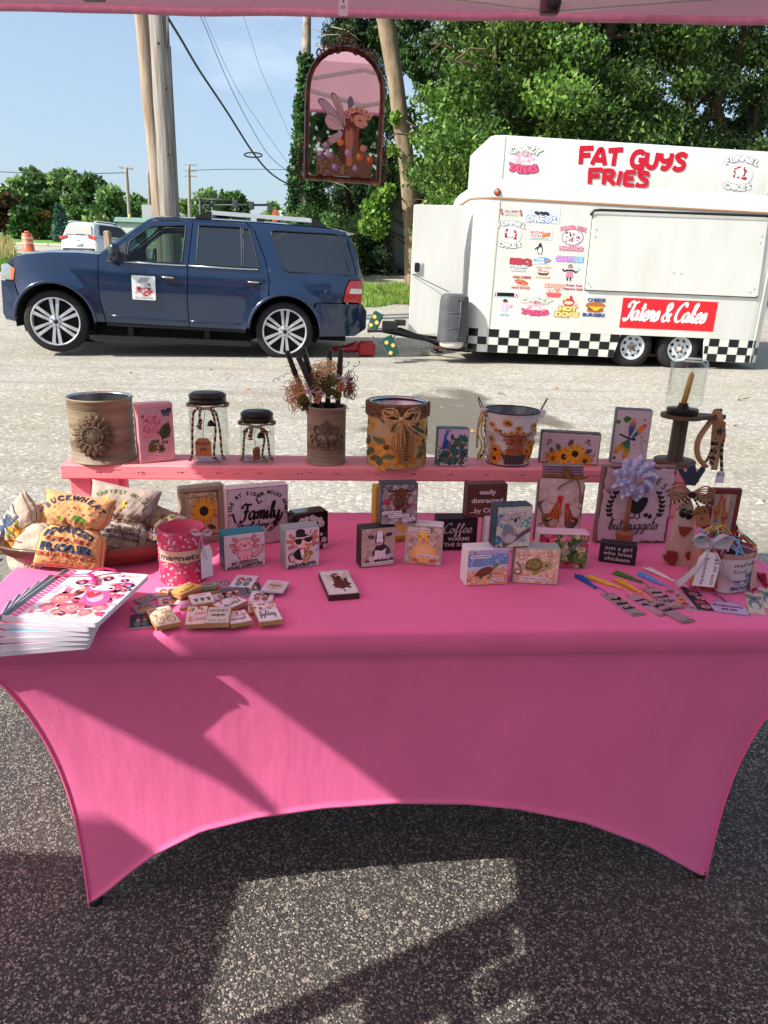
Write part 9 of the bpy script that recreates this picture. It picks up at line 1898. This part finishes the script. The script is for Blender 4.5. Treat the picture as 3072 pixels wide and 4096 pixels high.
for lb,x0,y0,x1,y1,x2,y2,base,word,i,th,lv in MG:
 z=ZT+.0006+lv*.0085+(i%5)*.0002;T_=lambda x,y:onz(480+x/2.37,2260+y/2.37,z+th);A,B,D=T_(x0,y0),T_(x1,y1),T_(x2,y2);X=B-A;Yv=A-D;w=X.length;rz=math.atan2(X.y,X.x);l=abs(Vector((-math.sin(rz),math.cos(rz),0)).dot(Yv));l=max(l,w*.62);o=D+X.normalized()*w/2
 g=thing('fridge_magnet',lb,'magnet',(o.x,o.y,z),rz,'fridge magnets spread in front of the magnets can');MB().box(0,l/2,th/2,w,l,th,bev=.0008).build('tile',mat('pine_edge','#c08a5a',.7,vary=.2,scale=60)if th>.005 else paint('#b9b2c0'),g)
 if lv:MB().box(0,l/2,-lv*.0042,.012,.012,lv*.0084).build('magnet_disc',BLACK,g)
 a=Art(100,100,base,seed=100+i)
 if not word:
  for k_ in(-1,1):a.ell(50+k_*17,26,15,20,a.r.choice(['#8a5a4a','#5a8a86','#b0506a','#c9a24a','#7a6a8a']));a.ell(50+k_*17,56,17,16,a.r.choice(['#5a3226','#7a4a32','#8a4a3a','#4a3230']));a.ell(50+k_*15,53,10,10,'#d8a894');a.ell(50+k_*16,72,12,7,a.r.choice(['#6a2e34','#4a8a84','#a8404a','#6a4a3a']))
 elif word=='DAY':
  for x in(28,74):a.ell(x,26,17,17,'#4a3a34');a.ell(x,26,14.4,14.4,base)
  a.stroke([(28,26),(42,46),(66,46),(74,26),(52,26),(42,46)],2,'#8a4a3c',smooth=False);a.stroke([(66,46),(64,56),(72,58)],2,'#5a4a40',smooth=False);a.blots(8,48,30,64,14,['#c4504a','#d98a7a','#7a8a4a'],2,5);a.text('DAY',62,76,20,'#3a2c28',fit=40);a.strokes('begin each',6,84,12,'#3a2c28',fit=36);a.strokes('grateful heart',50,64,10,'#3a2c28',fit=46)
 elif word=='HONEY':a.edge('#8a7a70',3);a.text('HONEY',50,68,24,'#33292a',bold=.02,fit=84);a.text('FOR SALE',50,10,15,'#33292a',fit=76);a.ell(50,46,5,10,'#2a2220');[a.leaf(50,48,34,8,q,'#5a5040')for q in(.15,2.99,-.1,3.24)]
 elif word=='sweet':a.blots(4,76,96,98,9,['#d9692c','#e28a44','#5a7a3a'],6,10);a.blots(4,4,40,40,4,['#d9692c','#e28a44'],6,10);a.strokes('sweet',40,54,20,'#c9506a',fit=50,w=.13);a.strokes('peach',42,22,20,'#c9506a',fit=50,w=.13)
 elif word=='Faith':a.ell(50,50,38,36,'#b99c88',n=20);a.ell(50,50,36,34,'#cbb09c',n=20);a.text('Faith',50,46,26,'#2a2426',bold=.03,fit=48);a.ell(50,30,5,5,'#2a2426')
 elif word=='plants':
  for x in(24,52,80):a.poly([(x-9,44),(x+9,44),(x+6,26),(x-6,26)],'#7a4634');[a.leaf(x,44,18,6,PI/2+q,'#46583a')for q in(-.8,-.3,.3,.8)]
  a.strokes('garden',30,80,12,'#3a3236',fit=44);a.rect(0,0,100,18,'#bcc0a4')
 elif word=='FARM':a.rect(0,56,100,100,'#8f9a8a');a.rect(0,0,100,34,'#39401f');a.text('FARM',50,74,18,'#1c1c16',bold=.03,fit=56);a.text('FRESH',50,93,6,'#1c1c16');[a.ell(20+q*16,30,3,4,'#d9d2c0')for q in range(5)]
 else:a.blots(2,60,98,98,26,['#c4586a','#e0a08c','#d98aa0','#7a8a4a','#c98a4a'],4,9);a.strokes({'enough':'enough','fighting':'fighting','thank':'thankful','SWEET':'sweet','love':'love'}[word],12,26,26,'#2a2226',fit=72,w=.12);a.text({'fighting':'KEEP ON','enough':"YOU'RE"}.get(word,'be'),50,54,12,'#2a2226')
 a.build('print',lambda u,v,e:((u-.5)*w*.97,l*.015+v*l*.97,th+.0004+e),g)
pc=onz(2503,2186,ZT);pc+=Vector((0,.022,0));t=thing('fabric_flower','blue and white fabric flower on a dowel in a small round wooden pot','fabric flower',(pc.x,pc.y,ZT),YAW);PW=mat('turned_wood','#a0694a',.5,vary=.2,scale=12)
MB().lathe([(0,0),(.018,0),(.021,.002),(.022,.028),(.0245,.030),(.0245,.036),(.022,.038),(0,.038)],24).build('pot',PW,t);fc=onplane(2541,1915,pc-TY*.03,TY)-Vector((pc.x,pc.y,ZT));inv=Matrix.Rotation(-YAW,3,'Z');fc=inv@fc
MB().tube([(0,0,.035),(fc.x*.6,fc.y*.5+.005,fc.z*.55),(fc.x,fc.y+.018,fc.z)],.0062,10).build('dowel',PW,t)
V=[];n=8
for i in range(n+1):q=i/n;w_=.0125*math.sin(PI*min(1,q*.86+.12))**.9*1.45;V+=[(q*.056,.0,-w_),(q*.058,-.006*math.sin(PI*q)-.004,0),(q*.058,.0,w_)]
FAB=mat('blue_sprig_fabric','#dad2da',.9,vary=.05,scale=55,vary2='#4a62b0');PT=MB().add(V,[(i*3+j,i*3+j+1,i*3+j+4,i*3+j+3)for i in range(n)for j in range(2)]).build('petal',FAB,t);k=0
for m_,sc_,tl,dy in((9,1.12,.05,.006),(8,.92,.3,.0),(7,.68,.55,-.005)):
 for i in range(m_):
  o=PT if k==0 else PT.copy()
  if k:C.objects.link(o);o.parent=t
  k+=1;o.matrix_local=Matrix.Translation((fc.x,fc.y+dy,fc.z))@Matrix.Rotation(-(2*PI*i/m_+tl),4,'Y')@Matrix.Rotation(-tl,4,'Z')@Matrix.Scale(sc_,4)
gm=MB()
for i in range(30):a=i*2.4;q=.0105*math.sqrt(i/30);gm.lathe([(.0018,0),(.0012,.0016),(0,.002)],6,(fc.x+q*math.cos(a),fc.y-.024,fc.z+q*math.sin(a)),M=Matrix.Rotation(PI/2,4,'X'))
gm.lathe([(0,0),(.012,0),(.011,.003)],18,(fc.x,fc.y-.021,fc.z),M=Matrix.Rotation(PI/2,4,'X'));gm.build('rhinestone_centre',mat('rhinestone','#c9a8b0',.08,.9,.2),t)
bl,br=onz(2652.9,2257,ZT),onz(2741,2264,ZT);rz=math.atan2(br.y-bl.y,br.x-bl.x);c=(bl+br)/2;N3=Vector((-math.sin(rz),math.cos(rz),0));t=thing('wooden_hen','striped wooden hen with navy comb, red beak, gingham bow and red heart feet','wooden hen',(c.x,c.y,ZT),rz)
def lz(x,y,d=0):p=inv2@(onplane(2600+x/3.403,1850+y/3.403,c,N3)-Vector((c.x,c.y,ZT)));return(p.x,p.z)
inv2=Matrix.Rotation(-rz,3,'Z');hen=[lz(175,1385),lz(490,1415),lz(600,1200),lz(610,900),lz(600,620),lz(570,520),lz(415,560)]
MB().prism(hen,0,.022,bev=.0015).build('body',paint('#b79a8c'),t);a=Art(100,100,'#c3a79b',seed=71)
for q in range(11):a.stroke([(4+q*9,0),(38+q*4.6,100)],.8,'#4a322c',smooth=False)
a.blots(0,0,100,60,20,['#b08c7c','#cfb6aa'],3,8,.3);L0=[Vector((*p,0))for p in(lz(180,1380),lz(490,1405),lz(570,525),lz(415,562))]
a.build('print',lambda u,v,e:(lambda p:(p.x,-.0008-e,p.y))(L0[0].lerp(L0[1],u).lerp(L0[3].lerp(L0[2],u),v)),t);RDW=paint('#7e2a20')
cb=[lz(*p)for p in((500,310),(620,325),(760,110),(755,70),(720,68),(660,160),(640,150),(630,60),(600,38),(550,45),(525,75),(510,150),(480,155),(455,90),(410,75),(380,100))]
MB().prism(cb,.002,.014,bev=.0012).build('comb',paint('#1d2a40'),t);MB().prism([lz(*p)for p in((383,862),(570,880),(520,960),(440,1010),(400,960))],-.006,-.001,bev=.001).build('beak',RDW,t)
for pts in(((285,1395),(190,1320),(165,1255),(215,1240),(225,1190),(280,1190),(330,1200),(368,1220),(365,1300),(330,1390)),((600,1330),(500,1320),(465,1250),(500,1210),(560,1210))):MB().prism([lz(*p)for p in pts],-.008,-.001,bev=.0015).build('foot',RDW,t)
for x,y in((450,685),(530,712)):
 X_,Z_=lz(x,y);e=MB().lathe([(0,0),(.0095,0),(.009,.0012),(0,.0015)],18,M=Matrix.Translation((X_,-.001,Z_))@Matrix.Rotation(PI/2,4,'X')@Matrix.Diagonal((1,1.35,1,1))).build('eye',paint('#0d0b0e',.3),t);MB().lathe([(0,0),(.002,0),(0,.0015)],8,M=Matrix.Translation((X_+.003,-.004,Z_+.004))@Matrix.Rotation(PI/2,4,'X')).build('eye_glint',CARDW,e)
g=MB();X_,Z_=lz(555,400)
for s in(-1,1):
 for q in range(4):P=catmull([(X_,-.008,Z_),(X_+s*.028,-.014-q*.002,Z_+.020-q*.006),(X_+s*.05,-.010,Z_+.008-q*.006),(X_+s*.024,-.012,Z_-.006-q*.004),(X_,-.008,Z_)],4);g.tube(P,.005,6,col=('#a88468','#8f6c54')[q%2],flat=.35)
 gingham(g,[(X_,-.012,Z_-.004),(X_+s*.022,-.016,Z_-.018),(X_+s*.05,-.012,Z_-.030)],.008);gingham(g,[(X_,-.012,Z_-.004),(X_+s*.014,-.018,Z_-.024),(X_+s*.03,-.012,Z_-.045)],.007)
g.lathe([(0,-.007),(.009,-.003),(.009,.003),(0,.007)],12,(X_,-.016,Z_-.002),col='#1c1416');g.build('bow',MULTI,t)
X_,Z_=lz(745,690);card(t,Matrix.Translation((X_,-.010,Z_-.03))@Matrix.Rotation(-.35,4,'Y'),.034,.052,CARDB,['cluck','it'],size=.28)
def art_red(w,h):a=Art(100,110,'#8f8070',seed=72);[a.rect(q*14.5,0,q*14.5+13.4,110,a.r.choice(['#a89a88','#b8a894','#9a8c7a']))for q in range(7)];rooster(a,62,60,1.05,-1,body='#b06a28',neck='#a85a1c',tail='#c9b894',breast='#9a4a1c');rooster(a,20,72,.95,1,body='#b06a28',neck='#a85a1c',tail='#5a4a30',breast='#9a4a1c');a.rect(6,4,30,34,'#5d6a86');a.rect(7,5,29,27,'#76829a');return a
rf=f_('framed_print','dark red framed print of two hens before pale planks, leaning back behind the wooden hen','framed picture',(2800,2190),(2928,2192),(2806,1945),(2952,1967),.016,ZT,'#6d1420',art_red,margin=.013,lean=0)
h2=onz(2875,2186,ZT);t=thing('hen_cutout','dark red wooden hen shape with white spirals in front of the red framed print','wooden hen',(h2.x,h2.y,ZT),YAW);up=up_from(h2,2078)
MB().prism([(p.x,p.y)for p in catmull([(-.065,0,0),(-.060,up*.35,0),(-.02,up*.85,0),(.005,up,0),(.032,up*.9,0),(.05,up*.62,0),(.052,up*.2,0),(.045,0,0)],4)],0,.016,bev=.002).build('body',paint('#58121c'),t)
for x,z in((.008,up*.72),(.034,up*.42),(-.03,up*.45)):MB().tube([(x+q*.0012*math.cos(q*1.1),-.001,z+q*.0012*math.sin(q*1.1))for q in range(10)],.0009,4).build('spiral',CARDW,t)
c,r,h=cyl_at(2752,2966,2370,ZT,2180);t=thing('bookmark_can','oval tan can crammed with tasselled bookmarks, lace bow and hand-lettered tag','can',(c.x,c.y,ZT),YAW)
MB().lathe([(0,.001),(r*.9,.001),(r,.008),(r,h*.9),(r*.98,h),(r*.94,h),(r*.94,.01)],40).build('can',paint('#a97a68',.4),t);a=Art(200,120,seed=80)
a.spline([(62,6),(64,100),(92,112),(146,110),(170,96),(166,8),(118,2)],'#c3b2b6');a.strokes('Read more',88,88,16,'#2a2430',fit=72,w=.14);a.strokes('books',92,66,14,'#2a2430',fit=40);a.poly([(124,62),(150,62),(147,46),(128,46)],'#4a648a');a.ell(153,54,5,6,'#4a648a');a.rect(96,34,162,41,'#3a4a6a');[a.rect(98,26+q*4,160,28+q*4,('#8a94a8','#b0707a')[q%2])for q in range(3)]
for x in(118,146):a.ell(x,32,11,9,'#2c2a3c');a.ell(x,32,9,7,'#b3a6b2')
a.text('BOOKS',128,8,17,'#5a5474',bold=.07,fit=66);wrap(a,r,.004,h*.94,t,PI*1.02,eps=.00008)
pal=['#b8242c','#d9a32c','#2a6cb0','#e0d6dc','#4f8a3c','#d9b04a','#a8203c','#7aa6d6'];rr=random.Random(6);g=MB()
for i in range(46):a=rr.uniform(0,2*PI);b=a+rr.uniform(-.9,.9);q=rr.uniform(.2,1.05);g.tube(catmull([(r*q*math.cos(a),r*q*math.sin(a),h+rr.uniform(0,.02)),(r*.6*math.cos((a+b)/2),r*.6*math.sin((a+b)/2),h+rr.uniform(.01,.035)),(r*1.05*math.cos(b),r*1.05*math.sin(b),h+rr.uniform(-.012,.012))],5),rr.uniform(.0012,.0024),5,col=rr.choice(pal))
for i in range(9):g.box(rr.uniform(-.6,.6)*r,rr.uniform(-.3,.6)*r,h*.9,.03,.0012,h*.5,rot=Matrix.Rotation(rr.uniform(-.5,.5),3,'Z'),col=rr.choice(['#3c4a44','#6a7a5a','#8a6a5a','#4a3a5a','#c9a49a','#5a4a3a']))
g.build('bookmark_tops',MULTI,t)['kind']='stuff'
def tassel(mb,p,q,w,col,n=22,cord=None):
 p,q=Vector(p),Vector(q);d=q-p;s=d.cross(Vector((0,0,1)))
 s=s.normalized()if s.length>1e-6 else Vector((1,0,0));u=d.cross(s).normalized()
 for i in range(n):a,b=rr.uniform(-1,1),rr.uniform(-1,1);mb.tube([p,p+d*.3+s*a*w*.5+u*b*w*.25,q+s*a*w+u*b*w*.3+d*rr.uniform(-.12,.04)],.0014,4,col=col,cap=False)
 mb.lathe([(0,-w*.5),(w*.5,-w*.2),(w*.5,w*.2),(0,w*.5)],8,p,col=col)
 if cord:mb.tube(catmull([p]+cord,4),.0012,4,col=col)
g=MB()
for an,c1,L_ in((-.34,'#e2ac3c',.105),(-.50,'#dda63a',.12),(-.66,'#d0a8a4',.09),(PI+.55,'#2a68b0',.10),(PI+.40,'#d98a3a',.11),(PI+.72,'#b8242c',.12),(PI+.85,'#c23a24',.125)):a=an;R1=r*1.04;P=(R1*math.cos(a),R1*math.sin(a),h*.8);tassel(g,P,(R1*1.10*math.cos(a),R1*1.14*math.sin(a),max(.008,h*.8-L_)),.013,c1,40);g.tube(catmull([(r*.8*math.cos(a),r*.8*math.sin(a),h+.012),(R1*math.cos(a),R1*math.sin(a),h+.004),P],4),.0016,5,col=c1)
g.build('hanging_tassels',MULTI,t)['kind']='stuff'
bow('large white crochet lace bow on the bookmark can',2845,2172,c.y-r-.012,.036,LACE,tails=((-1.7,-2.9),(1.9,-2.7)),wd=2.0);g=thing('price_tag','white hand-lettered tag Bookmarks $3.00 each on the bookmark can','tag',ony(2812,2345,c.y-r-.020));card(g,Matrix.Rotation(.06,4,'Y'),.050,.082,CARDW,['$3.00 each','Bookmarks'],vert=True,size=.26)
def hz(x,y,z=ZT):return onz(2250+x/2.018,2220+y/2.018,z)
BMK=[('bookmark with cream books print and a royal blue tassel, leftmost of the row',(355,312),(625,492),(262,258),(118,160),'#1e5cae','#a88a8c',0),('clear pinkish bookmark with the longer yellow tassel',(548,322),(835,492),(465,262),(205,172),'#e0b450','#c08aa2',0),('clear bookmark with floral border reaching nearest to the table edge, short yellow tassel',(690,362),(1025,545),(625,300),(440,198),'#dcae3c','#a88490',1),('bookmark reading Books are my Social life with a green tassel',(690,262),(935,430),(628,212),(420,138),'#3f7a34','#b98c98',2),('clear bookmark with an orange poppy and a light blue tassel',(868,278),(1080,455),(790,232),(620,145),'#5c9ad8','#c9a0b8',0),('dark bookmark with pink blossoms and a white tassel',(1008,262),(1158,445),(890,205),(678,105),'#e6dbe4','#37303c',1),('cream bookmark with a grey koala and a red tassel',(1530,305),(1572,480),(1545,268),(1522,180),'#9e1424','#c9bca4',0),('cream bookmark with an animal at the right edge and a red tassel',(1640,272),(1690,440),(1640,238),(1598,148),'#9e1424','#d0c0aa',0)]
for i,(lb,s,e,kn,te,tc_,base,lv)in enumerate(BMK):
 z=ZT+.0006+lv*.0012;A,B=hz(*s,z),hz(*e,z);d=B-A;l=d.length;w=.034;o=thing('bookmark',lb,'bookmark',A,math.atan2(d.y,d.x)+PI/2,'bookmarks laid out on the right of the table')
 MB().box(0,-l/2,.0005,w,l,.001).build('card',paint(base,.25),o);a=Art(34,140,seed=90+i)
 if i in(4,5):a.rect(1,1,33,139,'#2c2733')if i==5 else None;[a.flower(a.r.uniform(8,26),18+q*26,11,('#d98a92','#c9505c','#e0882c' if i==4 else '#d9a0a4')[q%3],'#5a1c28',n=5,w=.5)for q in range(5)];a.blots(2,4,32,136,16,['#4a6088','#35405c','#7a3a58'],2,4)
 elif i>=6:a.rect(1,1,33,139,base);a.ell(17,60,14,34,'#6d7476');a.ell(17,48,8,24,'#b9bcbc');a.ell(17,100,15,17,'#7d8486');a.ell(17,96,7,9,'#35444c');a.ell(5,110,7,8,'#6d7476');a.ell(29,110,7,8,'#6d7476');a.text('....',17,6,12,'#1a1a1c',bold=.06)
 else:
  a.rect(0,0,34,12,'#6a5a50');a.blots(1,2,33,14,24,['#c9b89a','#3c302c','#9a7a5a'],1,3);a.blots(1,122,33,138,24,['#c9b89a','#3c302c','#7a8a5a'],1,3)
  for q,s_ in enumerate((('just a girl','who loves','books'),('one more','chapter'),('get lost','in a book'),('Books are','my Social','life'))[i]):a.strokes(s_,17,96-q*28,15,'#2a2024',fit=28,w=.2,align='c')
  a.blots(2,16,32,120,14,['#8a6a70','#6a7a6a','#a88a6a'],.8,2.4)
 a.build('print',lambda u,v,e:((u-.5)*w*.98,-l+v*l,.0013+e),o)
 K=hz(*kn,ZT+.004);TE=hz(*te,ZT+.004);Mi_=Matrix.Translation(A)@Matrix.Rotation(o.rotation_euler.z,4,'Z');Mi_=Mi_.inverted();g=MB();tassel(g,Mi_@K,Mi_@TE,.009 if i<6 else .012,tc_,34,[Mi_@((K+A)/2+Vector((.002,.004,.002))),Vector((0,-.008,.002))]);g.build('tassel',MULTI,o)
A=hz(1290,470);t=thing('price_tag','lilac tag shaped sign Bookmarks $3.00 lying flat','tag',hz(1362,478),R(-14));pl_=[(-.037,0),(.037,0),(.04,.045),(.018,.068),(-.018,.068),(-.037,.045)];MS=Matrix(((1,0,0,0),(0,0,1,0),(0,1,0,0),(0,0,0,1)))
MB().add([MS@Vector((x,.001,z))for x,z in pl_],[tuple(range(6))]).add([MS@Vector((x*1.03,.0002,z*1.02-.0006))for x,z in pl_],[tuple(range(6))]).build('card',paint('#c7a8cc',.3),t);a=Art(80,68);a.text('Bookmarks',40,36,12,'#1c1424',bold=.04,fit=60);a.text('$3.00',40,18,12,'#1c1424',bold=.04,fit=32);[a.stroke([(3+x1_*74,2+y1_*64),(3+x2_*74,2+y2_*64)],1.2,'#3a3a6a',smooth=False)for x1_,y1_,x2_,y2_ in((0,0,1,0),(1,0,1.03,.68),(1.03,.68,.74,1),(.26,1,0,.68),(0,.68,0,0),(.26,1,.74,1))]
a.build('print',lambda u,v,e:((u-.5)*.08,v*.068,.0014+e),t);MB().tube(catmull([(0,.06,.002),(-.01,.078,.006),(-.022,.092,.004),(-.012,.094,.002),(0,.064,.002)],5),.0012,5).build('loop',paint('#3c4a78'),t)
